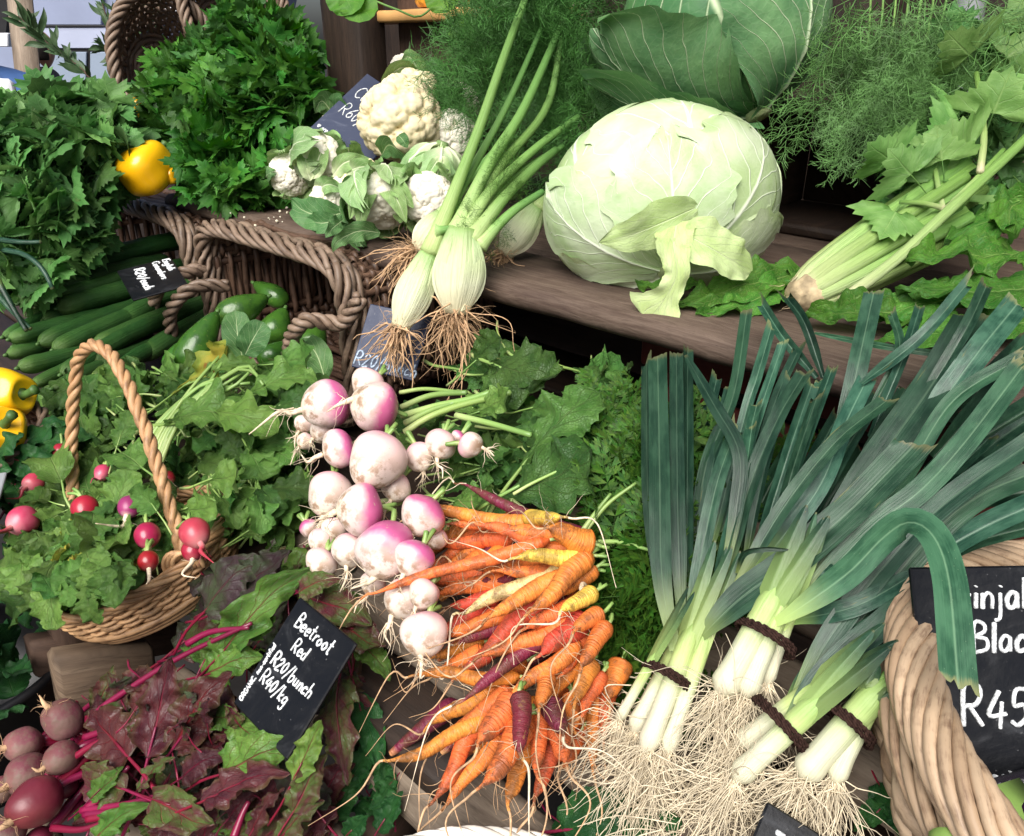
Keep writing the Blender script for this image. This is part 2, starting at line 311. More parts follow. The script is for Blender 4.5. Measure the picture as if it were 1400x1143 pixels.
def leekmat(nm='leek_leaf', b0=.02, b1=.26, gain=1.0):
    k = NT(nm); uv, ux, uy = k.uv(); r = k.rnd(); off = k.math('MULTIPLY', r, 31.0)
    q = k.n('CombineXYZ', {0: k.math('ADD', k.math('MULTIPLY', ux, 26.0), off), 1: k.math('MULTIPLY', uy, 2.2), 2: off}); st = k.noise(q, 1.0, 3, .6)
    bl = k.noise(k.n('CombineXYZ', {0: k.math('ADD', ux, off), 1: k.math('MULTIPLY', uy, 5.0), 2: off}), 2.0, 3)
    col = k.mix(k.mr(bl, .35, .65), (.009, .042, .023), (.028, .086, .048)); col = k.mix(k.math('MULTIPLY', k.mr(st, .4, .65), .18), col, (.05, .13, .075))
    u = k.math('ABSOLUTE', k.math('SUBTRACT', k.math('MULTIPLY', ux, 2.0), 1.0)); col = k.mix(k.math('MULTIPLY', k.mr(u, 0.0, .1, 1.0, 0.0), .35), col, (.16, .28, .17))
    col = k.mix(k.mr(k.math('ADD', uy, k.math('MULTIPLY', st, .04)), b0, b1, 1.0, 0.0), col, (.30, .44, .12))
    sp = k.n('TexVoronoi', {'Vector': k.n('CombineXYZ', {0: k.math('MULTIPLY', ux, 5.0), 1: k.math('MULTIPLY', uy, 30.0), 2: off}), 'Scale': 2.0}); col = k.mix(k.math('MULTIPLY', k.mr(sp, .05, .1, 1.0, 0.0), .5), col, (.14, .22, .12))
    col = k.mix(k.math('MULTIPLY', k.mr(k.math('ADD', uy, k.math('MULTIPLY', st, .03)), .992, 1.012), .6), col, (.16, .16, .06))
    r2 = k.math('FRACT', k.math('MULTIPLY', r, 9.1)); col = k.hsv(col, k.math('ADD', .48, k.math('MULTIPLY', r2, .035)), .95, k.math('MULTIPLY', gain, k.math('ADD', .5, k.math('MULTIPLY', r, 1.0))))
    br = k.math('MULTIPLY', k.mr(k.noise(k.n('CombineXYZ', {0: k.math('ADD', k.math('MULTIPLY', ux, 5.0), off), 1: k.math('MULTIPLY', uy, 3.0), 2: off}), 1.0, 5, .7), .66, .74), .75); col = k.mix(br, col, (.17, .16, .045))
    k.bump(st, .35, .0012); return k.fin(col, .34, .38, .12)
M['leek'] = leekmat(); M['sheath'] = leekmat('leek_sheath', .25, 1.0); M['leekfar'] = leekmat('leek_leaf_upper', -.6, -.3); M['leekpale'] = leekmat('pale_leek_leaf', .02, .3, 2.3)
M['shank'] = vegmat('leek_shank', [(0, (.60, .57, .42)), (.35, (.62, .63, .45)), (.6, (.46, .58, .22)), (1, (.16, .31, .06))], rough=.36, spec=.35, jit=.05, val=.12, bump=.3, streak=2.0)
M['root'] = plain('pale_root', (.70, .58, .42), .7, .3, .25, 200)
M['root2'] = plain('tan_root', (.50, .32, .18), .7, .3, .3, 120)
M['fibre'] = plain('leek_root_fibre', (.66, .57, .41), .7, .3, .3, 90)
M['twine'] = plain('brown_twine', (.035, .018, .014), .9, .1, .4, 400, bump=.6)
M['band'] = plain('cream_tie', (.55, .42, .28), .8, .2, .2, 300)
def cm(n, a, b, tip): return vegmat(n, [(0, tip), (.12, a), (.8, a), (1, b)], noisec=tuple(x * .75 for x in a), nsc=12, namt=.35, rough=.42, spec=.35, ring=.5, bump=.7, specks=(.30, .12, .05), sss=.0, hue=.03, val=.3, dirt=(.10, .05, .025), dirtv=(-.4, 1.6))
M['c_or'] = cm('orange_carrot', (.80, .215, .045), (.74, .175, .032), (.74, .32, .10))
M['c_ye'] = cm('yellow_carrot', (.86, .52, .09), (.70, .40, .03), (.80, .58, .24))
M['c_cr'] = cm('cream_carrot', (.80, .58, .26), (.74, .50, .16), (.76, .6, .36))
M['c_re'] = cm('red_carrot', (.68, .060, .045), (.60, .04, .04), (.70, .2, .1))
M['c_pu'] = cm('purple_carrot', (.17, .020, .045), (.12, .012, .03), (.62, .30, .12))
M['c_yo'] = cm('apricot_carrot', (.88, .34, .045), (.84, .27, .025), (.72, .42, .16))
M['turnip'] = vegmat('turnip_skin', [(0, (.74, .62, .46)), (.22, (.76, .65, .57)), (.46, (.75, .55, .53)), (.60, (.56, .12, .28)), (1, (.33, .03, .14))], rough=.34, nsc=7, jit=.13, dirt=(.34, .22, .14), dirtv=(.2, .60), bump=.3, hue=.01, val=.08, coat=.15, specks=(.5, .38, .28))
M['turnipw'] = vegmat('white_turnip_skin', [(0, (.74, .62, .46)), (.3, (.76, .66, .57)), (.58, (.75, .55, .50)), (.75, (.74, .42, .46)), (1, (.5, .22, .3))], rough=.36, nsc=7, jit=.11, dirt=(.34, .22, .14), dirtv=(.2, .60), bump=.3, hue=.01, val=.1, coat=.1, specks=(.5, .38, .28))
M['radish'] = vegmat('red_radish_skin', [(0, (.5, .16, .16)), (.25, (.33, .014, .040)), (1, (.26, .010, .028))], noisec=(.22, .01, .03), rough=.3, bump=.1, hue=.04, val=.4, coat=.2)
M['radpink'] = vegmat('pink_radish_skin', [(0, (.62, .3, .3)), (.3, (.46, .045, .09)), (1, (.38, .035, .07))], noisec=(.62, .16, .2), rough=.35, bump=.1, val=.3)
M['radpurp'] = vegmat('purple_radish_skin', [(0, (.6, .4, .4)), (.2, (.27, .03, .12)), (1, (.17, .02, .08))], rough=.35, bump=.1, val=.3)
M['beet'] = vegmat('beetroot_skin', [(0, (.17, .075, .055)), (.4, (.15, .030, .045)), (1, (.14, .035, .045))], noisec=(.23, .13, .11), nsc=9, namt=.9, rough=.65, bump=.9, val=.3, dirt=(.16, .10, .075), dirtv=(.1, 1.3))
M['beetg'] = vegmat('clean_beetroot_skin', [(0, (.12, .02, .03)), (1, (.15, .012, .04))], noisec=(.22, .05, .06), nsc=9, rough=.4, bump=.4)
M['beetstalk'] = vegmat('beet_stalk', [(0, (.20, .008, .038)), (1, (.15, .010, .032))], rough=.3, bump=.2, val=.4)
M['stalk'] = vegmat('pale_green_stalk', [(0, (.42, .50, .20)), (.4, (.25, .38, .10)), (1, (.16, .28, .07))], rough=.4, bump=.2, val=.3)
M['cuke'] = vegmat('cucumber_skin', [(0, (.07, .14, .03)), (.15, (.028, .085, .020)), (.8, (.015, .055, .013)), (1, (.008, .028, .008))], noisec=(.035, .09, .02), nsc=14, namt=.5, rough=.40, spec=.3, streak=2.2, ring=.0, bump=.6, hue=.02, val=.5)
M['avo'] = vegmat('avocado_skin', [(0, (.030, .095, .012)), (1, (.045, .13, .016))], noisec=(.012, .045, .01), nsc=22, namt=.7, rough=.26, bump=.6, val=.4, specks=(.10, .17, .03))
M['pepper'] = vegmat('yellow_pepper_skin', [(0, (.85, .40, .006)), (1, (.80, .45, .008))], rough=.26, bump=.12, val=.1, coat=.2)
M['redpepper'] = vegmat('red_pepper_skin', [(0, (.5, .02, .015)), (1, (.4, .015, .012))], rough=.2, bump=.05)
M['pstem'] = plain('pepper_stem', (.06, .13, .03), .5)
M['curd'] = vegmat('cauliflower_curd', [(0, (.58, .42, .18)), (.5, (.72, .60, .32)), (1, (.78, .70, .46))], noisec=(.62, .50, .28), nsc=8, namt=.4, rough=.6, bump=.9, val=.15, sss=.0)
M['curdw'] = vegmat('white_cauliflower_curd', [(0, (.62, .56, .40)), (1, (.76, .73, .61))], noisec=(.70, .6, .42), nsc=8, namt=.3, rough=.6, bump=.9, val=.15)
M['fbulb'] = vegmat('fennel_bulb', [(0, (.62, .56, .36)), (.35, (.68, .70, .48)), (.68, (.54, .64, .34)), (1, (.24, .38, .12))], rough=.40, spec=.35, jit=.05, bump=.5, val=.1, streak=2.5)
M['fstalk'] = vegmat('fennel_stalk', [(0, (.42, .55, .22)), (.3, (.18, .33, .085)), (1, (.075, .18, .045))], rough=.42, spec=.3, jit=.03, bump=.4, val=.3, streak=2.0)
M['frond'] = plain('fennel_frond', (.050, .15, .030), .55, .3, .4, 25)
M['frond2'] = plain('pale_dill_frond', (.085, .19, .05), .55, .3, .4, 25)
M['ctop'] = leafmat('carrot_top', (.022, .075, .008), (.052, .130, .014), (.12, .22, .04), .2, .1, 1, .3, .02, .5, .2, 0, .2, hue=.04, val=.8)
M['celstalk'] = vegmat('celery_stalk', [(0, (.66, .62, .38)), (.10, (.44, .54, .23)), (.5, (.25, .41, .105)), (1, (.15, .30, .06))], rough=.38, spec=.35, jit=.03, bump=.6, val=.2, streak=3.0)
M['skin'] = plain('skin', (.42, .22, .15), .5, .4, .06)
M['hair'] = plain('dark_hair', (.015, .011, .009), .5, .4, .4, 120)
M['jacket'] = plain('blue_jacket', (.055, .12, .30), .6, .3, .2, 8)
M['trouser'] = plain('dark_trousers', (.012, .012, .016), .8)
M['truck'] = plain('grey_blue_panel', (.27, .31, .44), .4, .4, .06, 3)
M['trucklight'] = plain('pale_panel', (.42, .46, .60), .4, .4, .05, 3)
M['black'] = plain('black_plastic', (.012, .012, .014), .4, .5, .2)
M['orange'] = plain('orange_wood_trim', (.50, .28, .10), .5)
M['white'] = plain('white_board', (.75, .76, .80), .6)
M['galv'] = plain('pale_grey_post', (.20, .21, .22), .6, .3, .15, 12)
M['ground'] = plain('dark_paving', (.020, .018, .017), .85, .2, .3, 6, bump=.5)
M['jar'] = plain('orange_preserve', (.75, .33, .04), .2, .6, .4, 90)
M['glass'] = plain('window_glass', (.27, .33, .42), .06, .8, .05, 2)
M['sunshade'] = plain('sunshade_sheet', (.06, .055, .05), .9, .1)
M['celroot'] = plain('celery_root_end', (.42, .33, .20), .7, .2, .45, 60, bump=.6)
def boardmat(name, c, sm_, rough):
    k = NT(name); p = k.pos(); n = k.noise(k.scale(p, (18, 34, 30)), 1.0, 6, .7, 1.2); n2 = k.noise(p, 260.0, 2)
    col = k.mix(k.math('MULTIPLY', k.mr(n, .52, .78), .55), c, sm_); col = k.mix(k.math('MULTIPLY', k.mr(n2, .70, .76), .2), col, (.3, .3, .3)); k.bump(n2, .2, .0008)
    return k.fin(col, k.mr(n, .3, .7, rough - .06, rough + .15), .35)
M['board'] = boardmat('chalk_board', (.004, .0045, .006), (.045, .048, .055), .34); M['boardblue'] = boardmat('slate_board', (.022, .031, .066), (.10, .115, .16), .42)
def chalkmat(name, c):
    k = NT(name); n = k.noise(k.pos(), 420.0, 3, .7); return k.fin(k.mix(k.mr(n, .38, .58), tuple(x * .45 for x in c), c), .85, .1)
M['chalk'] = chalkmat('chalk_ink', (.84, .87, .88)); M['chalkblue'] = chalkmat('faded_chalk', (.45, .55, .68))
# ------------------------------------------------------------------ builders
def prof_ovate(t): return np.sin(np.pi * np.clip(t, 0, 1) ** .75) ** .8
def prof_radish(t): return np.clip(.10 + .9 * sm(.12, .62, t), 0, 1) * np.sqrt(np.clip(1 - np.clip((t - .6) / .4, 0, 1) ** 2.6, 0, 1)) * (1 + .16 * np.sin(t * 24))
def prof_round(t): return np.sqrt(np.clip(1 - (2 * t - 1) ** 2, 0, 1)) ** .8
def prof_beet(t): return np.sin(np.pi * np.clip(t, 0, 1) ** .62) ** .75
def prof_lance(t): return np.sin(np.pi * np.clip(t, 0, 1) ** .9) ** 1.1
def leaf(mb, path, width, n0, prof=prof_ovate, nu=4, nv=18, fold=.25, rip=.12, ripf=2.5, lobe=0.0, lobef=7, crk=0.0, crf=18, seed=0, roll=0.0, cup=0.0, face=False):
    r = np.random.default_rng(seed + 11); c = cr(path, nv + 1); T, N, Bn = frames(c, n0); t = np.linspace(0, 1, nv + 1)
    if face: n_ = np.asarray(n0, float)[None]; N = nrm(n_ - T * (T @ n_[0])[:, None]); Bn = np.cross(T, N)
    if roll:
        a = roll * t[:, None]; N, Bn = N * np.cos(a) + Bn * np.sin(a), Bn * np.cos(a) - N * np.sin(a)
    s = np.linspace(-1, 1, 2 * nu + 1); S, Tt = np.meshgrid(s, t); A = np.abs(S)
    ph = r.uniform(0, 6.28, 6); sd = np.where(S < 0, 0, 1)
    w_ = width * prof(Tt) * (1 + lobe * A ** 2 * (np.sin(Tt * lobef * 6.28 + ph[0] + 2 * sd) + .5 * np.sin(Tt * lobef * 2.3 * 6.28 + ph[1])))
    y = A * w_ * math.sin(fold) + cup * A ** 2 * w_ + rip * width * A ** 1.6 * (np.sin(6.28 * ripf * Tt + ph[2] + 2.5 * sd) + .5 * np.sin(6.28 * ripf * 2.2 * Tt + ph[3] + sd)) * np.minimum(1, prof(Tt) * 1.5)
    X = c[:, None] + Bn[:, None] * (S * w_ * math.cos(fold))[..., None] + N[:, None] * y[..., None]
    if crk:
        q = np.stack([S * width, Tt * np.linalg.norm(c[-1] - c[0]), 0 * S], -1).reshape(-1, 3)
        X = X + N[:, None] * (wob(q, crf, seed, 3).reshape(S.shape) * crk * (.3 + .7 * np.minimum(1, A * 2)))[..., None]
    mb.grid(X, np.stack([(S + 1) / 2, Tt], -1)); return mb
def leaf_tpl(n, prof, wid, seed, curl=.25, **kw):          # n mesh variants: base at 0, along +Y, normal +Z, length 1
    out = []
    for i in range(n):
        r = np.random.default_rng(seed + i); c = curl * r.uniform(-.3, 1.3); b = r.uniform(-.12, .12)
        path = [(0, 0, 0), (b * .4, .35, .10 * c), (b, .7, -.02 * c), (b * .6, 1, -.55 * c)]
        m = MB(); leaf(m, path, wid * r.uniform(.85, 1.15), (0, 0, 1), prof, seed=seed + i, fold=r.uniform(-.1, .4), roll=r.uniform(-.5, .5), **kw); out.append(m)
    return out
def stalk_tpl(r0, r1, L, seed):
    r = np.random.default_rng(seed); m = MB(); m.tube(cr([(r.uniform(-.1, .1), -L, -.12), (0, -L * .5, -.03), (0, 0, -.004), (0, .3, .012)], 9), np.linspace(r0, r1, 9), 6); return m
def revolve(mb, prof, Mx, seg=24, lump=0.0, lobes=0, lobe=0.0, seed=0, v=None, bend=None):
    p = np.asarray(prof, float); a = np.arange(seg) * 2 * np.pi / seg
    G = np.zeros((len(p), seg, 3)); k = 1 + (lobe * np.cos(lobes * a + seed)[None] * np.minimum(1, p[:, :1] / p[:, 0].max() * 1.3) if lobes else 0)
    G[..., 0] = p[:, :1] * np.cos(a) * k; G[..., 1] = p[:, :1] * np.sin(a) * k; G[..., 2] = p[:, 1:2]
    q = G.reshape(-1, 3); Rm = p[:, 0].max()
    if lump: q = q * (1 + lump * wob(q / Rm, .45, seed, 2))[:, None]
    if bend: q = q + np.outer((q[:, 2] / Rm) ** 2 * bend * Rm, [1, 0, 0])
    v = np.linspace(0, 1, len(p)) if v is None else v
    U = np.stack(np.broadcast_arrays((a / 6.28)[None], np.asarray(v)[:, None]), -1)
    U[..., 0] = np.abs(2 * U[..., 0] - 1)
    q = q @ Mx[:, :3].T + Mx[:, 3]; b = mb.n; mb.grid(q.reshape(G.shape), U, True)
    i = np.arange(seg); j = (i + 1) % seg; m = b + (len(p) - 1) * seg
    mb.add([q.reshape(G.shape)[0].mean(0), q.reshape(G.shape)[-1].mean(0)], U=[(.5, v[0]), (.5, v[-1])])
    mb.T.append(np.stack([np.full(seg, mb.n - 2), b + j, b + i], -1)); mb.T.append(np.stack([np.full(seg, mb.n - 1), m + i, m + j], -1)); return mb
def axis_m(p, z, r=1.0, seed=0):
    z = nrm(z); x = np.cross(z, [.13 * math.cos(seed), .9, .35 * math.sin(seed)]); x = nrm(x); return np.column_stack([x * r, np.cross(z, x) * r, z * r, p])
def rope(mb, path, Rr, r, n, turns, seg=6, npts=None, jit=0.0, seed=0, closed=False):
    npts = npts or int(turns * 14) + 8; c = cr(path, npts); T, N, Bn = frames(c); rr = np.random.default_rng(seed)
    for k in range(n):
        a = 6.28 * (np.linspace(0, 1, npts) * turns + k / n); q = c + Rr * (np.cos(a)[:, None] * N + np.sin(a)[:, None] * Bn)
        if jit: q = q + rr.normal(size=q.shape) * jit
        mb.tube(q, r * rr.uniform(.85, 1.15), seg)
def weave(mb, S, ns, rows, r, amp=None, seg=5, stakes=None, rs=None, seed=0, closed=True, u0=0.0, u1=1.0):
    rr = np.random.default_rng(seed); amp = amp or r * 1.1; m = ns * 4 + (0 if closed else 1)
    u = u0 + (u1 - u0) * np.linspace(0, 1, ns * 4 + 1)
    for j in range(rows):
        v = (j + .5) / rows + rr.normal() * .1 / rows
        p, n = S(u, np.full(len(u), v) + .15 / rows * np.sin(u * 31 + j)); o = amp * np.cos(np.pi * np.arange(len(u)) / 4 + np.pi * j)
        mb.tube(p + n * o[:, None], r * rr.uniform(.8, 1.2), seg, False)
    if stakes is not None:
        for k in range(ns + (0 if closed else 1)):
            vv = np.linspace(0, 1, 8); p, n = S(np.full(8, u0 + (u1 - u0) * k / ns), vv); stakes.tube(p, (rs or r) * rr.uniform(.9, 1.1), seg)
def bowl(name, label, cat, c, ax, xd, rt, rb, dep, rows, ns, r, mat, rim=(.011, .0045, 3), ry=1.0, group=None, curve=.5, floor=True, seed=0, handle=None):
    ax = nrm(ax); x = nrm(np.asarray(xd) - ax * np.dot(xd, ax)); y = np.cross(ax, x); c = np.asarray(c, float)
    e = thing(name, label, cat, c - ax * dep, group)
    def S(u, v):
        a = u * 2 * np.pi; rad = rb + (rt - rb) * v ** curve; d = x * np.cos(a)[:, None] + y * (np.sin(a) * ry)[:, None]
        return c - ax * dep + d * rad[:, None] + ax * (dep * v)[:, None], nrm(d)
    wv = MB(); st = MB(); weave(wv, S, ns, rows, r, stakes=st, rs=r * 1.15, seed=seed)
    wv.build('woven_wall', mat, e); st.build('stakes', mat, e)
    a = np.linspace(0, 2 * np.pi, 40); ring = c + (x * np.cos(a)[:, None] + y * (np.sin(a) * ry)[:, None]) * rt
    rm = MB(); rope(rm, ring, rim[0], rim[1], rim[2], rt * 2 * math.pi / .11, 6, seed=seed); rm.build('rim', mat, e)
    if floor:
        fl = MB()
        for k in range(1, 9):
            q = c - ax * dep + (x * np.cos(a)[:, None] + y * (np.sin(a) * ry)[:, None]) * rb * k / 8; fl.tube(q + ax * .002 * np.cos(a * 8 + 3.14 * k)[:, None], r * 1.4, 5, False)
        d = MB(); aa = np.linspace(0, 2 * np.pi, 33)
        G = np.array([[c - ax * (dep + .003) + (x * math.cos(t) + y * ry * math.sin(t)) * rb * q for t in aa] for q in (.02, .5, 1)]); fl.grid(G)
        fl.build('base', mat, e)
    return e
# single-stroke hand lettering: x width, then strokes
GL = {
 'A': (.6, '0,0 .3,1 .6,0|.12,.38 .48,.38'), 'B': (.55, '.05,0 .05,1 .38,.97 .42,.72 .1,.55 .48,.45 .5,.12 .05,0'), 'C': (.6, '.58,.85 .3,1 .05,.7 .05,.3 .3,0 .58,.15'),
 'E': (.5, '.48,1 .05,1 .05,0 .5,0|.05,.52 .4,.52'), 'F': (.5, '.05,0 .05,1 .5,1|.05,.52 .4,.52'), 'G': (.62, '.58,.85 .3,1 .05,.7 .05,.3 .3,0 .58,.1 .58,.42 .35,.42'), 'H': (.6, '.05,0 .05,1|.55,0 .55,1|.05,.5 .55,.5'),
 'I': (.2, '.1,0 .1,1'), 'K': (.55, '.05,0 .05,1|.5,1 .08,.45 .52,0'), 'M': (.75, '.03,0 .08,1|.08,1 .37,.35 .66,1|.66,1 .72,0'), 'N': (.6, '.05,0 .05,1|.05,1 .52,0|.52,0 .52,1'), 'O': (.65, '.33,1 .06,.75 .06,.25 .33,0 .6,.25 .6,.75 .33,1'),
 'R': (.58, '.05,0 .05,1 .4,1 .48,.75 .35,.52 .08,.5|.2,.5 .55,0'), 'S': (.5, '.46,.85 .25,1 .06,.8 .12,.58 .4,.42 .46,.18 .22,0 .03,.14'), 'T': (.56, '.02,1 .56,1|.29,1 .29,0'),
 'a': (.45, '.38,.45 .2,.52 .05,.3 .1,.04 .25,.02 .38,.25 .38,.48|.38,.45 .4,0'), 'b': (.45, '.06,1 .06,0 .28,.02 .4,.25 .3,.5 .07,.38'), 'c': (.4, '.38,.42 .22,.52 .05,.3 .12,.03 .38,.1'), 'd': (.46, '.38,.42 .2,.52 .05,.28 .14,.02 .36,.14|.38,1 .38,0'),
 'e': (.42, '.06,.28 .38,.32 .3,.52 .1,.46 .05,.2 .2,0 .4,.1'), 'f': (.34, '.36,.92 .22,1 .14,.8 .14,0|.0,.5 .3,.5'), 'g': (.45, '.38,.42 .2,.52 .05,.28 .16,.03 .38,.22|.38,.5 .38,-.28 .2,-.42 .05,-.28'), 'h': (.45, '.06,1 .06,0|.06,.3 .22,.52 .38,.38 .38,0'),
 'i': (.16, '.08,.5 .08,0|.08,.72 .09,.74'), 'j': (.2, '.12,.5 .12,-.3 -.05,-.4|.12,.72 .13,.74'), 'k': (.42, '.06,1 .06,0|.38,.5 .08,.22 .4,0'), 'l': (.16, '.08,1 .08,0'), 'm': (.65, '.05,.5 .05,0|.05,.3 .18,.52 .31,.36 .31,0|.31,.3 .45,.52 .58,.36 .58,0'),
 'n': (.45, '.06,.5 .06,0|.06,.3 .22,.52 .38,.38 .38,0'), 'o': (.45, '.22,.52 .05,.26 .22,0 .4,.26 .22,.52'), 'r': (.32, '.06,.5 .06,0|.06,.28 .18,.48 .32,.48'), 's': (.36, '.32,.44 .16,.52 .06,.38 .3,.18 .2,0 .03,.07'), 't': (.34, '.15,.95 .15,.1 .3,.02|.0,.6 .32,.6'), 'u': (.45, '.06,.5 .08,.1 .22,0 .38,.2|.38,.5 .38,0'),
 '0': (.5, '.25,.9 .05,.5 .2,0 .42,.35 .38,.8 .25,.9'), '2': (.5, '.05,.7 .25,.92 .42,.7 .05,0 .46,.04'), '4': (.52, '.3,.9 .04,.3 .5,.32|.38,.62 .34,-.05'), '5': (.5, '.45,.92 .14,.9 .1,.5 .36,.52 .42,.2 .2,0 .03,.1'), '6': (.48, '.4,.9 .12,.5 .06,.15 .24,0 .42,.2 .28,.45 .08,.3'),
 '/': (.4, '.0,-.2 .38,1.05'), '-': (.35, '.04,.28 .3,.28'), ',': (.2, '.1,.05 .04,-.15'), '*': (.5, '.25,0 .03,.35 .1,.55 .25,.4 .4,.55 .48,.35 .25,0'), '~': (.4, '.05,.25 .2,.35 .35,.22'), ' ': (.35, '')}
def write(mb, text, o, ex, ey, en, h, r, slant=.12, gap=.10, jit=.03, seed=1):
    rr = random.Random(seed); x = 0.0
    for ch in text:
        w_, st = GL.get(ch, GL[' ']); dy = rr.uniform(-jit, jit); k = 1 + rr.uniform(-jit, jit)
        for s in (st.split('|') if st else []):
            q = np.array([[float(a) for a in p.split(',')] for p in s.split()]); sharp = ch in 'AEFHIKMNT/'
            q = q if sharp else cr(q, max(6, len(q) * 4)); q = q + [rr.uniform(-.01, .01), dy]
            pts = o + np.outer((x + q[:, 0] * k + slant * q[:, 1]) * h, ex) + np.outer(q[:, 1] * h * k, ey) + en * (r * .25)
            mb.tube(pts, r * rr.uniform(.85, 1.15), 5)
        x += w_ + gap
    return x * h
def sign(name, label, TL, TR, BL, lines, mat='board', ink='chalk', th=.004, r=.0016, cat='price sign', side=None, sr=.0011):
    TL, TR, BL = (np.asarray(a, float) for a in (TL, TR, BL)); ex = nrm(TR - TL); d = TL - BL; ey = nrm(d - ex * np.dot(d, ex)); en = np.cross(ex, ey)
    wd = np.linalg.norm(TR - TL); hg = np.dot(d, ey); c = TL + ex * wd / 2 - ey * hg / 2
    mb = MB(); mb.box(c - en * th / 2, ex, ey, en, (wd, hg, th), .0012); o = mb.build(name, M[mat], smooth=False, org=c - ey * hg / 2); tag(o, label, cat, 'chalkboard price signs')
    wr = MB()
    for k, (tx, x, y, h) in enumerate(lines): write(wr, tx, TL + ex * x * wd - ey * y * hg, ex, ey, en, h * hg, r, seed=k + 3)
    if side: write(wr, side[0], TL + ex * side[1] * wd - ey * side[2] * hg, ey, -ex, en, side[3] * hg, sr, seed=9)
    if wr.n: wr.build('handwriting', M[ink], o)
    return o
def strands(mb, n, base, bdir, L, r, seed, spread=.6, droop=.0, curl=.4, base_r=.004, npts=7, seg=3, taper=.25):
    rr = np.random.default_rng(seed); bdir = nrm(bdir)
    for k in range(n):
        d = nrm(bdir + rr.normal(size=3) * spread); b = base + rr.normal(size=3) * base_r * .6; l = L * rr.uniform(.45, 1.15); st = l / (npts - 1); p = [b]
        for i in range(npts - 1):
            d = nrm(d + rr.normal(size=3) * curl * .5 + np.array([0, 0, -droop]) * .5); p.append(p[-1] + d * st)
        p = cr(np.array(p), npts * 2 - 1); mb.tube(p, r * rr.uniform(.6, 1.3) * np.linspace(1, taper, len(p)), seg, False)
def rot_to(y, n): return basis(y, n)
def lobed_tpl(seed, lobes=5, wid=1.0, cup=.3, teeth=.13, base=.52, sw=.34):  # a parsley-like leaflet, base at 0, length about 1
    r = np.random.default_rng(seed); n = 31; th = np.linspace(-2.2, 2.2, n); c = np.linspace(-1.55, 1.55, lobes) + r.normal(size=lobes) * .06
    rad = base + (1 - base) * np.max([np.exp(-((th - q) / sw) ** 2) * (1 - .14 * abs(q)) for q in c], axis=0); rad *= 1 + teeth * np.where(np.arange(n) % 2, 1, -1)
    rad *= .35 + .65 * sm(2.3, 1.5, np.abs(th))
    ring = []
    for f in (.0, .4, .75, 1.0):
        R_ = rad * f if f == 1 else np.minimum(rad, .8) * f
        x = np.sin(th) * R_ * wid; y = .30 + np.cos(th) * R_ * .7; y = y if f else np.full(n, .25)
        x = x if f else np.zeros(n)
        z = -cup * .6 * (x ** 2 + .5 * (y - .3) ** 2) + .07 * f * np.sin(th * 3 + r.uniform(0, 6)) + .05 * f * np.cos(th * 2 * lobes / 2.2)
        ring.append(np.stack([x, y, z], -1))
    G = np.array(ring); m = MB(); U = np.stack([.5 + G[..., 0] * .6, np.clip(G[..., 1], 0, 1)], -1); m.grid(G, U); m.tube([(0, -.35, -.08), (0, -.1, 0), (0, .25, .01)], .018, 3, False); return m.tpl()
def herb(mb, tps, n, ell, L, seed, up=.45, out=1.0, shell=.55, leaflets=3, wob_=.45, stalks=None, root=None):
    # sprigs over an ellipsoid ell=(centre, 3x3 axes); each sprig carries a few lobed leaflets
    rr = np.random.default_rng(seed); c, A = ell; mats = [[] for _ in tps]
    for k in range(n):
        d = nrm(rr.normal(size=3)); p = c + A @ (d * rr.uniform(shell, 1.0) ** .5); o = nrm(nrm(A @ d) * out + np.array([0, 0, up]) + rr.normal(size=3) * wob_)
        nr = nrm(np.array([0, -.35, .8]) + nrm(A @ d) * .5 + rr.normal(size=3) * .4); Rb = basis(o, nr); l = L * rr.uniform(.65, 1.25)
        for j in range(leaflets):
            a = [0, .95, -.95, 1.5, -1.5][j] + rr.normal() * .15; back = [0, .35, .35, 1.0, 1.0][j]
            Rz = np.array([[math.cos(a), -math.sin(a), 0], [math.sin(a), math.cos(a), 0], [0, 0, 1]]); tilt = rr.normal() * .35
            Rx = np.array([[1, 0, 0], [0, math.cos(tilt), -math.sin(tilt)], [0, math.sin(tilt), math.cos(tilt)]])
            ls = l * (1 if j == 0 else .8); mats[rr.integers(len(tps))].append(mat34(Rb @ Rz @ Rx, p - o * back * l * .55, ls))
        if stalks is not None and root is not None and k % 2 == 0:
            q = p - o * l * .9; stalks.tube(cr([root + rr.normal(size=3) * .012, root * .45 + q * .55 + np.array([0, 0, .02]), q, p], 8), .0016, 4, False)
    for tp, ms in zip(tps, mats): mb.stamp(tp, ms)
def ell_px(px, py, t, rx, ry, rd, roll=0.0):               # ellipsoid with half axes in photo pixels at depth t, rd metres deep
    s = t / FPX; f = nrm(ray(px, py)); x = nrm(np.cross(f, UP)); y = np.cross(x, f); c_, s_ = math.cos(roll), math.sin(roll)
    return P(px, py, t), np.column_stack([(x * c_ + y * s_) * rx * s, (y * c_ - x * s_) * ry * s, f * rd])
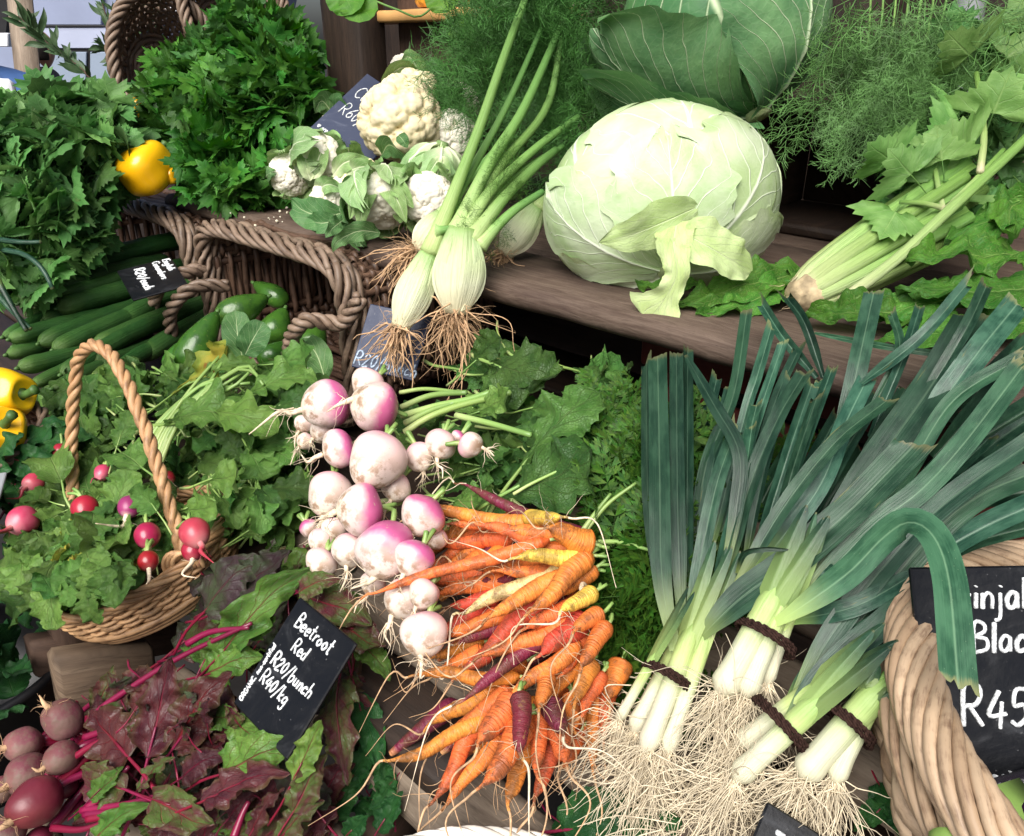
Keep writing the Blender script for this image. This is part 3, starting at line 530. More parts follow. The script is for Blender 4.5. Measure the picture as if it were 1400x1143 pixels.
def frond_tpl(seed, n1=13, n2=8, r=.0035, leafy=False):    # feathery frond, length 1 along +Y
    rr = np.random.default_rng(seed); m = MB(); ax = cr([(0, 0, 0), (.03, .5, .05), (.0, 1, -.06 + rr.normal() * .08)], 12); m.tube(ax, np.linspace(r * 2.2, r * .7, 12), 3, False)
    for i in range(n1):
        t = .18 + .8 * i / n1; b = ax[int(t * 11)]; sd = 1 if i % 2 else -1; L = .42 * (1 - .75 * t) + .09
        d = nrm([sd * (.9 - .4 * t), .75, rr.normal() * .25]); br = cr([b, b + d * L * .5 + [0, 0, .02], b + d * L + [0, .03, -.03]], 6); m.tube(br, np.linspace(r * 1.2, r * .6, 6), 3, False)
        for j in range(n2):
            q = br[min(5, 1 + int(j / n2 * 5))]; s2 = 1 if j % 2 else -1; l2 = L * .42 * rr.uniform(.6, 1.2); side = np.cross(d, [0, 0, 1]) * s2
            e = nrm(d * .8 + side * .8 + rr.normal(size=3) * .3)
            if leafy:
                pz = np.array([0, 0, 1.0]); wv = nrm(np.cross(e, pz)) * l2 * .19; m.add([q, q + e * l2 * .45 + wv, q + e * l2, q + e * l2 * .45 - wv], [[0, 1, 2, 3]], None, [(.5, 0), (1, .4), (.5, 1), (0, .4)])
                for s3 in (-1, 1):
                    e3 = nrm(e + wv / l2 * 2.6 * s3); q3 = q + e * l2 * .3; w3 = nrm(np.cross(e3, pz)) * l2 * .11; m.add([q3, q3 + e3 * l2 * .3 + w3, q3 + e3 * l2 * .65, q3 + e3 * l2 * .3 - w3], [[0, 1, 2, 3]], None, [(.5, 0), (1, .4), (.5, 1), (0, .4)])
            else:
                for s3 in (0, 1, 2):
                    e3 = nrm(e + rr.normal(size=3) * .5); q0 = q + e * l2 * .25 * s3; wv = nrm(np.cross(e3, [.2, .1, 1])) * r * .75
                    q1 = q0 + e3 * l2 * .5; q2 = q0 + (e3 + rr.normal(size=3) * .15) * l2; m.add([q0 - wv, q0 + wv, q1 + wv, q1 - wv, q2 + wv * .4, q2 - wv * .4], [[0, 1, 2, 3], [3, 2, 4, 5]])
    return m.tpl()
def cell(p, seeds): return np.array([np.sort(np.linalg.norm(seeds - q, axis=1))[:2] for q in p])
def curd_mesh(mb, c, ax, rad, seed, squash=.75, lev=36):   # cauliflower head, bumps on bumps
    bm = bmesh.new(); bmesh.ops.create_icosphere(bm, subdivisions=6, radius=1); V = np.array([v.co[:] for v in bm.verts]); F = np.array([[v.index for v in f.verts] for f in bm.faces]); bm.free()
    rr = np.random.default_rng(seed)
    def fib(n, j):
        i = np.arange(n) + .5; ph = np.arccos(1 - 2 * i / n); th = np.pi * (1 + 5 ** .5) * i; return nrm(np.stack([np.cos(th) * np.sin(ph), np.sin(th) * np.sin(ph), np.cos(ph)], -1) + rr.normal(size=(n, 3)) * j)
    def bumps(n, j):
        s = fib(n, j); d = V @ s.T; d1 = np.arccos(np.clip(d.max(1), -1, 1)); return np.sqrt(np.clip(1 - (d1 / (2.6 / math.sqrt(n))) ** 2, 0, 1)), s[d.argmax(1)]
    b1, s1 = bumps(lev, .13); b2, _ = bumps(lev * 9, .05); b3, _ = bumps(lev * 50, .02)
    r_ = .74 + .2 * b1 + .075 * b2 + .025 * b3 + .06 * wob(V, .5, seed, 1); X = V * r_[:, None]; X[:, 2] *= squash; X[:, 2] = np.maximum(X[:, 2], -.45)
    Mx = axis_m(c, ax, rad, seed); mb.add(X @ Mx[:, :3].T + Mx[:, 3], None, F, np.stack([b2, np.clip(.25 + .4 * b1 + .35 * b2, 0, 1)], -1)); return mb
def sphere_leaf(mb, c, Mx, az, half, p0, p1, k, seed, nu=16, nv=30, flare=0.0, lip=.03, tear=.06, vein=.012, sq=.85, crk=.01):
    # a cabbage leaf wrapped on a globe: from polar angle p0 (stem) to p1, +-half wide; vein ridges are modelled
    rr = np.random.default_rng(seed); s = np.linspace(-1, 1, 2 * nu + 1); t = np.linspace(0, 1, nv + 1); S, T = np.meshgrid(s, t); A = np.abs(S); ph = rr.uniform(0, 6.28, 4)
    wdt = np.sqrt(np.clip(1 - np.clip((T - .45) / .56, 0, 1) ** 2.2, 0, 1)) * (.25 + .75 * sm(0, .4, T)) * (1 + tear * np.sin(T * 17 + ph[0] + 2 * (S > 0)) * A + tear * .6 * np.sin(T * 41 + ph[1]) * A)
    pol = p0 + (p1 - p0) * (T + .05 * tear / .06 * np.sin(S * 9 + ph[2]) * T ** 3); la = S * half * wdt
    # rotate a meridian strip: position on unit sphere by moving along the meridian then sideways
    d = np.stack([np.cos(la) * np.sin(pol), np.sin(la), np.cos(la) * np.cos(pol)], -1)
    edge = np.maximum(A ** 6, T ** 8); f = np.abs(2 * (((T - .45 * A) * 6 + .43 * (S > 0)) % 1) - 1)
    ve = vein * (np.exp(-(A / .05) ** 2) * (1.4 - T) + .5 * np.exp(-((1 - f) / .22) ** 2) * (1 - .5 * A))
    rad = k + lip * edge * (1 + .8 * np.sin(T * 13 + ph[3] + 3 * (S > 0))) + ve + flare * (T ** 2.5) + flare * .6 * A ** 3 * T + crk * wob(d.reshape(-1, 3), 1.3, seed, 3).reshape(S.shape)
    X = d * rad[..., None]; ca, sa = math.cos(az), math.sin(az); X = np.stack([X[..., 0] * ca - X[..., 1] * sa, X[..., 0] * sa + X[..., 1] * ca, X[..., 2] * sq], -1)
    mb.grid(X @ Mx[:, :3].T + Mx[:, 3], np.stack([(S + 1) / 2, T], -1)); return mb
# ------------------------------------------------------------------ the setting
g = MB(); g.grid(np.array([[(-60, -60, 0), (60, -60, 0)], [(-60, 60, 0), (60, 60, 0)]], float)); tag(g.build('ground', M['ground'], org=np.zeros(3)), 'dark paved ground under the market stall', 'ground', kind='structure')
UL = -1.80
sh = thing('display_shelf', 'weathered wooden shelf carrying the cabbages, fennel and cauliflowers', 'shelf', W(-.6, SHV, SHZ - .035))
for k, v0 in enumerate((SHV, SHV + .165, SHV + .33, SHV + .495, SHV + .66)):
    m = MB(); m.box(W((UL + .75) / 2, v0 + .08, SHZ - .016), SU, SV, UP, (.75 - UL, .160, .032), .012, .0022, 5 + k * 9); m.build('plank', M['shelf'], sh)
for px, py in ((296, 300), (512, 400)):
    q = PV(px, py, SHV + .10); m = MB(); hh = .07 if px < 400 else .30
    m.box(np.array([q[0], q[1], SHZ - .034 - hh / 2]), UP, SV, SU, (hh, .07, .055), .005, .001, px); m.build('support', M['brown'], sh)
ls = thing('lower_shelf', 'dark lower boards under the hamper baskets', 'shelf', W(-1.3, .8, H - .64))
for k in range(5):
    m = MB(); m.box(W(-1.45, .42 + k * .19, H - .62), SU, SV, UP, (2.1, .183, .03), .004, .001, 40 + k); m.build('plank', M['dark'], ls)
m = MB(); m.box(W(-1.65, 1.34, (SHZ - .06) / 2), SU, UP, SV, (4.7, SHZ - .06, .02), .003); m.build('added_dark_back', M['dark'], ls)  # dark backing added to block bright background behind the hamper weave
rk = thing('display_rack', 'sloping rack of grey wooden slats under the carrots and turnips', 'rack', W(-.35, .35, H - .8))
for k, v0 in enumerate((.045, .135, .225, .325, .415, .505, .59)):
    z = BZ + BK * (v0 - BV); ev = nrm(SV + UP * BK)
    ua, ub = (-.90, -.10) if v0 < .2 else (-.82, -.10) if v0 < .3 else ((-.80, -.08) if v0 < .45 else (-.52, -.06)); m = MB(); m.box(W((ua + ub) / 2, v0, z) - BN * .035, SU, ev, BN, (ub - ua, .082, .022 if k % 2 else .03), .006, .003, 60 + k * 7); m.build('slat', M['slat'], rk)
for u0 in (-.48, -.14):
    m = MB(); m.box(W(u0, .33, BZ + BK * (.33 - BV)) - BN * .075, nrm(SV + UP * BK), SU, BN, (.82, .045, .05), .004, .001, 90); m.build('rail', M['brown'], rk)
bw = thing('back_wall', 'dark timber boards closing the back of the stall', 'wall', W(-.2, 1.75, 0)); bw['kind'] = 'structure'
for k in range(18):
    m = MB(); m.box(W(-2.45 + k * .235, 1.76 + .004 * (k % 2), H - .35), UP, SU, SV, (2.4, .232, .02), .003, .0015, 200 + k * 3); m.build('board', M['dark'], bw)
q = PV(486, 60, 1.12); m = MB(); m.box(np.array([q[0], q[1], H - .05]), UP, SU, SV, (.60, .125, .07), .005, .001, 300); tag(m.build('stall_post', M['dark']), 'dark square timber post behind the parsley', 'post')
q = PV(592, 60, 1.20); m = MB(); m.box(np.array([q[0], q[1], H - .06]), UP, SU, SV, (.36, .20, .02), .004, .001, 310); tag(m.build('backboard', M['brown']), 'brown upright board behind the cauliflowers', 'board')
q = P(605, -28, 1.58); e = thing('preserve_jar', 'glass jar of orange preserve above the brown board', 'jar', q - UP * .05)
m = MB(); revolve(m, [(.02, -.05), (.05, -.049), (.056, -.04), (.056, .05), (.045, .065), (.04, .07)], axis_m(q, UP)); m.build('jar_body', M['jar'], e)
m = MB(); revolve(m, [(.01, .071), (.045, .071), (.047, .074), (.047, .09), (.04, .093)], axis_m(q, UP)); m.build('lid', M['black'], e)
m = MB(); m.box(q - UP * .064, SU, SV, UP, (.6, .14, .022), .004, .001, 320); tag(m.build('upper_ledge', M['orange']), 'narrow wooden ledge holding the preserve jar', 'ledge')
# the open dark box that carries the dark cabbage
bx = PZ(1118, 330, SHZ); e = thing('wooden_box', 'dark open wooden box standing behind the white cabbage', 'box', np.array([bx[0], bx[1], SHZ + .001]))
bu, bv = np.dot(bx, SU), np.dot(bx, SV) + .02; BXH = .215
for nm, c, s in (('side_panel', (bu - .15, bv + .10, SHZ + BXH / 2), (.020, .22, BXH - .044)), ('side_panel', (bu + .18, bv + .10, SHZ + BXH / 2), (.020, .22, BXH - .044)), ('top_panel', (bu + .015, bv + .10, SHZ + BXH - .01), (.36, .225, .022)), ('bottom_panel', (bu + .015, bv + .10, SHZ + .012), (.36, .222, .02)), ('back_panel', (bu + .015, bv + .21, SHZ + BXH / 2), (.306, .016, BXH - .046))):
    m = MB(); m.box(W(*c), SV, SU, UP, (s[1], s[0], s[2]), .003, .0006, 330 + int(s[0] * 1000)); m.build(nm, M['dark'] if nm != 'side_panel' else M['brown'], e)
q = P(1312, 60, 1.42); m = MB(); m.tube(cr([P(1338, -60, 1.38), P(1318, 60, 1.38), P(1290, 215, 1.36)], 6), .024, 12); tag(m.build('grey_pole', M['galv']), 'pale grey pole rising behind the hanging dill', 'pole')
m = MB(); m.box(P(1392, 40, 1.45), nrm(P(1392, -40, 1.45) - P(1392, 60, 1.45)), SU, SV, (.9, .11, .04), .005, .001, 350); tag(m.build('side_post', M['brown']), 'brown timber post at the top right behind celery leaves', 'post')
e = thing('slotted_crate', 'dull red slotted crate in the dark under the shelf', 'crate', W(-.25, 1.0, H - .60))
for k in range(3):
    m = MB(); m.box(W(-.20, .93, H - .565 + k * .085), SU, SV, UP, (.85, .014, .06), .003); m.build('slat', M['redcrate'], e)
for u0 in (-.6, -.2, .2):
    m = MB(); m.box(W(u0, .945, H - .48), UP, SU, SV, (.235, .03, .012), .002); m.build('corner_post', M['redcrate'], e)
# ------------------------------------------------------------------ far background: a food truck and two people
YT = 6.8
def rect(mb, x0, y0, x1, y1, d, th=.03):
    a, b_, c = PY(x0, y0, YT - d), PY(x1, y0, YT - d), PY(x0, y1, YT - d); mb.box((b_ + c) / 2 + np.array([0, th / 2, 0]), b_ - a, (0, 1, 0), a - c, (np.linalg.norm(b_ - a), th, np.linalg.norm(a - c)), .004)
tr = thing('food_truck', 'grey-blue food truck with a row of windows behind the stall', 'truck', PY(120, 300, YT))
for nm, mt, r_ in (('body', 'truck', (-260, -260, 420, 420, 0, .9)), ('upper_panel', 'truck', (38, -200, 146, 34, .04, .03)), ('light_panel', 'trucklight', (45, 38, 182, 66, .05, .03)), ('window_frame', 'black', (38, 65, 190, 138, .03, .02)), ('window_pane', 'glass', (52, 71, 118, 132, .05, .02)), ('window_pane', 'glass', (123, 71, 186, 132, .05, .02)), ('sill', 'orange', (45, 126, 215, 132, .08, .08)), ('sill', 'orange', (165, 30, 215, 38, .10, .08)), ('corner_post', 'black', (33, -60, 38, 140, .05, .03)), ('seam', 'black', (40, 34, 150, 37, .06, .02))):
    m = MB(); rect(m, *r_); m.build(nm, M[mt], tr, smooth=False)
m = MB(); rect(m, 158, -60, 245, 29, .14, .03); e = tag(m.build('menu_board', M['black'], smooth=False), 'black menu board with white capital lettering on the truck', 'sign')
wr = MB(); o = PY(161, 23, YT - .16); ex = np.array([1., 0, 0]); write(wr, 'FRESH FROM TH', o, ex, UP, np.array([0, -1., 0]), .055, .0075, 0, .12); wr.build('lettering', M['white'], e)
pf = MB()
for k in range(5):
    a = np.linspace(0, 6.6, 18); pf.tube(PY(170 + k * 9, 4 - (k % 2) * 9, YT - .16) + np.stack([np.cos(a) * .03 * (1 + .2 * k), 0 * a, np.sin(a) * .035], -1), .0035, 5)
pf.build('drawn_flourish', M['white'], e)
m = MB(); m.box((P(42, -30, 2.6) + P(28, 170, 2.7)) / 2, P(18, -40, 2.6) - P(38, 140, 2.6), SU, SV, (.75, .075, .06), .006, .001, 360); tag(m.build('timber_pole', M['postw']), 'rough pale timber pole at the far left', 'post')
m = MB(); rect(m, -300, -60, 20, 60, 2.2, .05); tag(m.build('dark_shelving', M['black'], smooth=False), 'dark stall shelving behind the timber pole', 'shelving')
m = MB(); rect(m, -30, 45, 11, 64, 2.35, .1); tag(m.build('white_carton', M['white'], smooth=False), 'small white carton on the dark shelving', 'carton')
def figure(name, label, joints, edges, mat, root):
    me = bpy.data.meshes.new('body'); me.from_pydata([j[0] for j in joints], edges, []); o = bpy.data.objects.new('body', me); COL.objects.link(o)
    sk = o.modifiers.new('skin', 'SKIN'); sk.use_smooth_shade = True; ss = o.modifiers.new('sub', 'SUBSURF'); ss.levels = ss.render_levels = 2
    for v, j in zip(me.skin_vertices[0].data, joints): v.radius = (j[1], j[2])
    me.skin_vertices[0].data[0].use_root = True
    dg = bpy.context.evaluated_depsgraph_get(); m2 = bpy.data.meshes.new_from_object(o.evaluated_get(dg)); bpy.data.objects.remove(o)
    m2.materials.clear(); m2.materials.append(mat); o = bpy.data.objects.new(name, m2); COL.objects.link(o); o.location = root; ORG[o] = np.array(root, float); return tag(o, label, 'person')
def person(root, face, hh, jac, leg, label):
    s = hh / 1.72; c, si = math.cos(face), math.sin(face)
    def X(x, y, z): return (s * (x * c - y * si), s * (x * si + y * c), s * z)
    J = [(X(0, 0, .95), .15 * s, .12 * s), (X(0, .0, 1.2), .15 * s, .11 * s), (X(0, -.01, 1.42), .16 * s, .10 * s), (X(0, .01, 1.52), .058 * s, .058 * s)]
    E = [(0, 1), (1, 2), (2, 3)]
    for sx in (-1, 1):
        b = len(J); J += [(X(sx * .18, -.01, 1.42), .075 * s, .075 * s), (X(sx * .24, -.03, 1.14), .055 * s, .055 * s), (X(sx * .20, .16, .98), .045 * s, .045 * s), (X(sx * .09, -.0, .85), .09 * s, .09 * s), (X(sx * .10, .02, .48), .062 * s, .062 * s), (X(sx * .10, -.02, .08), .045 * s, .045 * s), (X(sx * .10, .13, .04), .045 * s, .035 * s)]
        E += [(2, b), (b, b + 1), (b + 1, b + 2), (0, b + 3), (b + 3, b + 4), (b + 4, b + 5), (b + 5, b + 6)]
    o = figure('person', label, J, E, jac, root); Rm = np.array([[c, -si, 0], [si, c, 0], [0, 0, 1]]); cc = np.array(root) + np.array(X(0, .03, 1.63))
    m = MB(); a = np.linspace(0, 1, 15)
    revolve(m, [(max(.004, .078 * math.sin(math.pi * t) ** .6 * (.80 + .25 * t)), -.125 + .24 * t) for t in a], np.column_stack([Rm * s, cc]), 20)
    nose = np.column_stack([Rm @ basis((0, .35, -1), (0, 1, .3)) * s, cc + Rm @ np.array([0, .074, .02]) * s]); leaf(m, [nose[:, 3], nose[:, 3] + Rm @ np.array([0, .022, -.035]) * s, nose[:, 3] + Rm @ np.array([0, .0, -.05]) * s], .016 * s, Rm @ np.array([0, 1, .2]), prof_ovate, 3, 8, fold=-.7)
    for sx in (-1, 1): revolve(m, [(.004, -.03), (.014, -.02), (.017, 0), (.014, .025), (.004, .03)], np.column_stack([Rm * s * np.array([.45, 1, 1]), cc + Rm @ np.array([sx * .078, -.005, -.005]) * s]), 8)
    m.build('head', M['skin'], o)
    m = MB(); revolve(m, [(max(.004, .094 * max(0, math.sin(math.pi * (.25 + .75 * t))) ** .6), -.07 + .212 * t) for t in a], np.column_stack([Rm * s, cc + Rm @ np.array([0, -.030, 0]) * s]), 20); m.build('hair', M['hair'], o)
    m = MB()
    for sx in (-1, 1): revolve(m, [(.003, -.004), (.009, 0), (.003, .004)], np.column_stack([Rm @ basis((0, 0, 1), (0, 1, 0)) * s, cc + Rm @ np.array([sx * .032, .074, .012]) * s]), 8)
    m.build('eyes', M['black'], o)
    m = MB()
    for sx in (-1, 1):
        w_ = np.array(root) + np.array(X(sx * .20, .18, .97)); fd = Rm @ np.array([-sx * .25, .9, -.15]); revolve(m, [(.012, 0), (.026, .02), (.034, .06), (.03, .085)], np.column_stack([basis(Rm @ np.array([0, 0, 1]), fd)[:, [0, 1, 2]] * s, w_]), 10)
        for f in range(5):
            b0 = w_ + fd * .075 * s + Rm @ np.array([(f - 2) * .014, 0, 0]) * s; m.tube(cr([b0, b0 + fd * .03 * s, b0 + fd * (.045 + .012 * (f in (1, 2, 3))) * s + np.array([0, 0, -.03 * s])], 6), .008 * s, 6)
    m.build('hands', M['skin'], o)
    return o
q = P(-40, 120, 2.35); pj = person((q[0], q[1], 0), R(200), 1.70, M['jacket'], M['trouser'], 'person in a blue jacket standing at the far left edge')
q = PY(60, 100, YT - 1.2); person((q[0], q[1], 0), R(-80), 1.60, M['trouser'], M['trouser'], 'person with dark hair seen in profile by the truck window')
q = P(6, 143, 2.15); e = thing('shopping_bag', 'white bag with a small red mark beside the blue jacket', 'bag', q - UP * .09)
m = MB(); m.box(q, SU, UP, SV, (.10, .13, .05), .012, .002, 5); m.build('bag_body', M['white'], e)
m = MB(); a = np.linspace(0, 5.6, 16); f_ = nrm(EYE - q); x_ = nrm(np.cross(UP, f_)); m.tube(P(17, 141, 2.06) + np.outer(np.cos(a), x_) * .014 + np.outer(np.sin(a), UP) * .014, .004, 6); m.build('red_mark', M['redpepper'], e)
# ------------------------------------------------------------------ hamper baskets lying on their sides
def hamper(label, cx, cz, a, b, v0, v1, seed, handles, tilt=0.0):
    e = thing('hamper_basket', label, 'basket', W(cx, v0, cz - b))
    def S(u, v):
        th = u * 2 * np.pi + .785; c, s = np.cos(th), np.sin(th); pw = lambda x: np.sign(x) * np.abs(x) ** .32; k = 1 - .18 * v
        x, y = pw(c) * a * k, pw(s) * b * k; p = W(0, 0, 0) + np.outer(cx + x, SU) + np.outer(v0 + (v1 - v0) * v, SV) + np.outer(cz + y + tilt * v, UP)
        return p, nrm(np.outer(c / a, SU) + np.outer(s / b, UP))
    wv, st = MB(), MB(); weave(wv, S, 44, 26, .0062, .0065, 6, st, .007, seed); wv.build('woven_wall', M['wick_dark'], e); st.build('stakes', M['wick_dark'], e)
    fl = MB()
    for k in range(15):
        y = -1 + 2 * k / 14; q0 = W(cx - a * .82, v1, cz + y * b * .8 + tilt); fl.tube(cr([q0, q0 + SU * a * .82 + SV * .004 * (-1) ** k, q0 + SU * a * 1.64], 6), .0085, 6)
    fl.build('base', M['wick_dark'], e)
    u = np.linspace(0, 1, 61); ring, n = S(u, np.zeros(61)); rm = MB(); rope(rm, ring, .0125, .0062, 5, 8, 6, 260, .0003, seed); rope(rm, ring + SV * .020, .009, .006, 4, 6, 6, 200, .0003, seed + 1); rm.build('rim', M['wick_mid'], e)
    for h in handles:
        hm = MB(); rope(hm, [PV(*p) for p in h], .0075, .0062, 3, 4.5, 7, 90, .0002, seed + 5); hm.build('handle', M['wick_mid'], e)
    return e
def uz(px, py, v): q = PV(px, py, v); return np.dot(q, SU), q[2]
def hbox(tl, tr, br, bl, v):
    q = [uz(*c, v) for c in (tl, tr, br, bl)]; l, r_ = (q[0][0] + q[3][0]) / 2, (q[1][0] + q[2][0]) / 2; t, b_ = (q[0][1] + q[1][1]) / 2, (q[2][1] + q[3][1]) / 2; return (l + r_) / 2, (t + b_) / 2, (r_ - l) / 2, (t - b_) / 2
HV = .70
cx, cz, a_, b_ = hbox((296, 322), (478, 348), (478, 560), (284, 500), HV); print('hamper', cx, cz - H, a_, b_)
hamper('brown wicker hamper on its side holding the avocados', cx, cz, a_, b_, HV, HV + .36, 3, [[(312, 392, HV - .01), (280, 390, HV - .05), (250, 402, HV - .09), (233, 428, HV - .10), (236, 458, HV - .09), (250, 474, HV - .05), (266, 462, HV - .01)], [(492, 408, HV - .02), (470, 440, HV - .03), (444, 440, HV - .05), (414, 440, HV - .08), (398, 466, HV - .08), (396, 498, HV - .06)]])
cx, cz, a_, b_ = hbox((120, 280), (258, 300), (262, 470), (120, 440), HV); print('hamper', cx, cz - H, a_, b_)
hamper('brown wicker hamper on its side behind the cucumbers', cx - .02, cz, a_, b_, HV + .02, HV + .40, 4, [[(282, 368, HV + .0), (250, 374, HV - .05), (222, 388, HV - .08), (208, 420, HV - .09), (216, 448, HV - .08), (236, 456, HV - .04), (256, 446, HV)]])
# other wicker
f_ = nrm(EYE - P(240, 90, 2.0))
bowl('wicker_basket', 'brown wicker basket tipped up behind the parsley', 'basket', P(232, 92, 1.98), f_ * .75 + SU * .55 + UP * .25, UP, .175, .11, .16, 13, 30, .0052, M['wick_mid'], (.010, .006, 4), .72, seed=21)
bowl('wicker_basket', 'brown wicker basket tipped up nearest the dark post', 'basket', P(322, 14, 2.0), f_ * .7 + SU * .45 + UP * .5, UP, .165, .11, .15, 12, 30, .0052, M['wick_mid'], (.010, .006, 4), .75, seed=22)
bowl('wicker_basket', 'dark wicker basket half hidden behind the fennel fronds', 'basket', P(690, 80, 1.62), (-.5, -.45, .75), (1, 0, 0), .17, .12, .14, 11, 30, .006, M['wick_dark'], (.011, .007, 4), seed=23)

aw = MB(); G = np.array([[W(u, v, H + 1.05 + .16 * (v - .55) + .012 * math.sin(u * 9) ) for u in np.linspace(-2.3, 2.0, 60)] for v in (1.15, 1.3, 1.6, 1.9)]); aw.grid(G); aw.grid(G + UP * .004)  # unseen sheet added overhead to keep light off the stall's back
ea = tag(aw.build('added_sunshade', M['sunshade'], org=W(0, 1.2, H + 1.05)), 'unseen added awning stretched over the stall', 'sunshade')
# ------------------------------------------------------------------ white and dark cabbages
def cab(name, label, c, ax, rad, seed, leaves, mat, sq, kk, core=True, zs=1.0):
    Mx = axis_m(np.zeros(3), ax, 1.0); Mx = Mx[:, :3] * rad * np.array([[1], [1], [zs]]); Mx = np.column_stack([Mx, c]); e = thing(name, label, 'cabbage', c - UP * rad * .8)
    if core:
        m = MB(); revolve(m, [(max(.02, math.sin(t) * .97), -math.cos(t) * sq * .97) for t in np.linspace(.05, 3.09, 24)], Mx, 40, .02, seed=seed); m.build('heart', mat, e)
        m = MB(); revolve(m, [(.13, .80 * sq), (.14, 1.0 * sq), (.125, 1.05 * sq), (.05, 1.055 * sq)], Mx, 16); m.build('stem', M['cabloose'], e)
    for i, L in enumerate(leaves):
        m = MB(); sphere_leaf(m, c, Mx, L[0], L[1], L[2], L[3], L[4], seed + i * 5, sq=sq, **(L[5] if len(L) > 5 else {}), **kk); m.build('leaf', mat, e)
    return e
wc = P(903, 280, 1.125); wr_ = .158
lv = [(az, hf, .12, p1, k) for az, hf, p1, k in ((0.2, 1.05, 2.7, .985), (2.2, 1.1, 2.6, .99), (4.2, 1.1, 2.6, .995), (1.2, .95, 2.3, 1.005), (3.3, .95, 2.2, 1.01), (5.4, 1.0, 2.35, 1.012), (.5, .75, 1.9, 1.02), (4.6, .7, 1.6, 1.028), (2.6, .55, 1.5, 1.042), (1.4, .5, 1.35, 1.046), (3.6, .45, 1.7, 1.036), (5.9, .5, 1.25, 1.05))]
view = nrm(EYE - wc)
ec = cab('white_cabbage', 'huge pale green-white cabbage sitting at the shelf edge', wc, nrm(view * .80 + np.array([.16, 0, -.62])), wr_, 100, lv, M['cab'], .84, dict(tear=.08, vein=.012, lip=.014, crk=.004), zs=.90)
def loose(parent, pts, wpx, mat, seed, n0=None, **kw):
    q = [P(*p) for p in pts]; m = MB(); leaf(m, q, wpx / FPX * pts[0][2], n0 if n0 is not None else EYE - q[0], seed=seed, **kw); return m.build('loose_leaf', mat, parent)
rect_prof = lambda t: (.62 + .14 * np.sin(t * 7 + .6) + .55 * sm(.72, .95, t)) * np.sqrt(np.clip(1 - np.clip((t - .93) / .075, 0, 1) ** 2, 0, 1))
loose(ec, [(925, 305, .985), (921, 335, .96), (925, 375, .958), (908, 410, .97), (888, 436, .985)], 34, M['cabloose'], 5, prof=rect_prof, fold=.15, rip=.22, crk=.003, lobe=.05, nu=6, nv=36, face=True)
loose(ec, [(918, 312, .985), (955, 330, .965), (990, 350, .97), (1026, 372, .995)], 36, M['cabloose'], 6, n0=UP * .6 + view, prof=lambda t: np.sqrt(np.clip(t * 3, 0, 1)) * np.sqrt(np.clip(1.02 - t ** 3, 0, 1)), fold=.35, rip=.15, crk=.003, nu=6, nv=26)
loose(ec, [(955, 282, .985), (905, 305, .972), (860, 322, .975), (818, 332, .985)], 34, M['cabloose'], 7, n0=view - UP * .4, prof=prof_ovate, fold=.1, rip=.1, crk=.003, nu=6, nv=26)
dc = P(980, 40, 1.20); dv = nrm(EYE - dc)
dax = nrm(dv * .45 + np.array([.50, 0, -.78])); dM = axis_m(np.zeros(3), dax); dx_ = nrm(np.cross(UP, dv)); dy_ = np.cross(dv, dx_)
def daz(a, b): q = dx_ * a + dy_ * b; return math.atan2(np.dot(q, dM[:, 1]), np.dot(q, dM[:, 0]))
dl = [(0.0, 1.0, .1, 2.5, .90), (2.1, 1.0, .1, 2.5, .90), (4.2, 1.0, .1, 2.5, .90), (daz(1, .3), .95, .08, 2.0, .95, dict(flare=.08)), (daz(-1, .55), .95, .08, 1.9, .98, dict(flare=.22, lip=.05)), (daz(-.05, 1), .85, .06, 2.05, 1.02, dict(flare=.12, lip=.05)), (daz(-.95, .42), .50, .06, 1.6, 1.10, dict(flare=.18, lip=.07))]
cab('dark_cabbage', 'dark green cabbage with open veined leaves above the white cabbage', dc, dax, .150, 300, dl, M['cabdark'], .95, dict(tear=.035, vein=.022, crk=.02))
# ------------------------------------------------------------------ cauliflowers
def caul(label, px, py, t, rpx, ax, seed, leaves, white=True, outer=0, sq=.75):
    c = P(px, py, t); r = rpx / FPX * t; e = thing('cauliflower', label, 'cauliflower', c - UP * r, 'cauliflowers heaped on the shelf')
    v = nrm(EYE - c); x = nrm(np.cross(UP, v)); y = np.cross(v, x); A = nrm(x * ax[0] + y * ax[1] + v * ax[2])
    m = MB(); curd_mesh(m, c, A, r, seed, sq); m.build('curd', M['curdw' if white else 'curd'], e)
    Mx = axis_m(c, -A, r, seed)
    for i in range(leaves):
        az = 6.28 * i / leaves + seed; b = MB(); rr = np.random.default_rng(seed * 31 + i)
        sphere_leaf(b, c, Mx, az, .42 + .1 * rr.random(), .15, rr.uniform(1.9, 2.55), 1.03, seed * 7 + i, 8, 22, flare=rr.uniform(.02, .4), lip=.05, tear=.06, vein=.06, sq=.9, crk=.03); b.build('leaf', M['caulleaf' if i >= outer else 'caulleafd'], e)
    if leaves: m = MB(); revolve(m, [(.02, .72), (.2, .75), (.22, 1.0), (.19, 1.06), (.05, 1.07)], Mx, 14); m.build('stem', M['caulleaf'], e)
    return e
def cleaf(e, pts, wpx, seed, mat='caulleaf', **kw):
    q = [P(*p) for p in pts]; m = MB(); kw = {**dict(fold=.3, rip=.14, crk=.003, nu=5, nv=22, prof=prof_ovate), **kw}; leaf(m, q, wpx / FPX * pts[0][2], EYE - q[0] + UP * .3, seed=seed, **kw); m.build('leaf', M[mat], e)
e = caul('largest yellowish cauliflower head beside the blue cauliflower sign', 547, 165, 1.40, 58, (0, .15, 1), 1, 0, False, sq=.85)
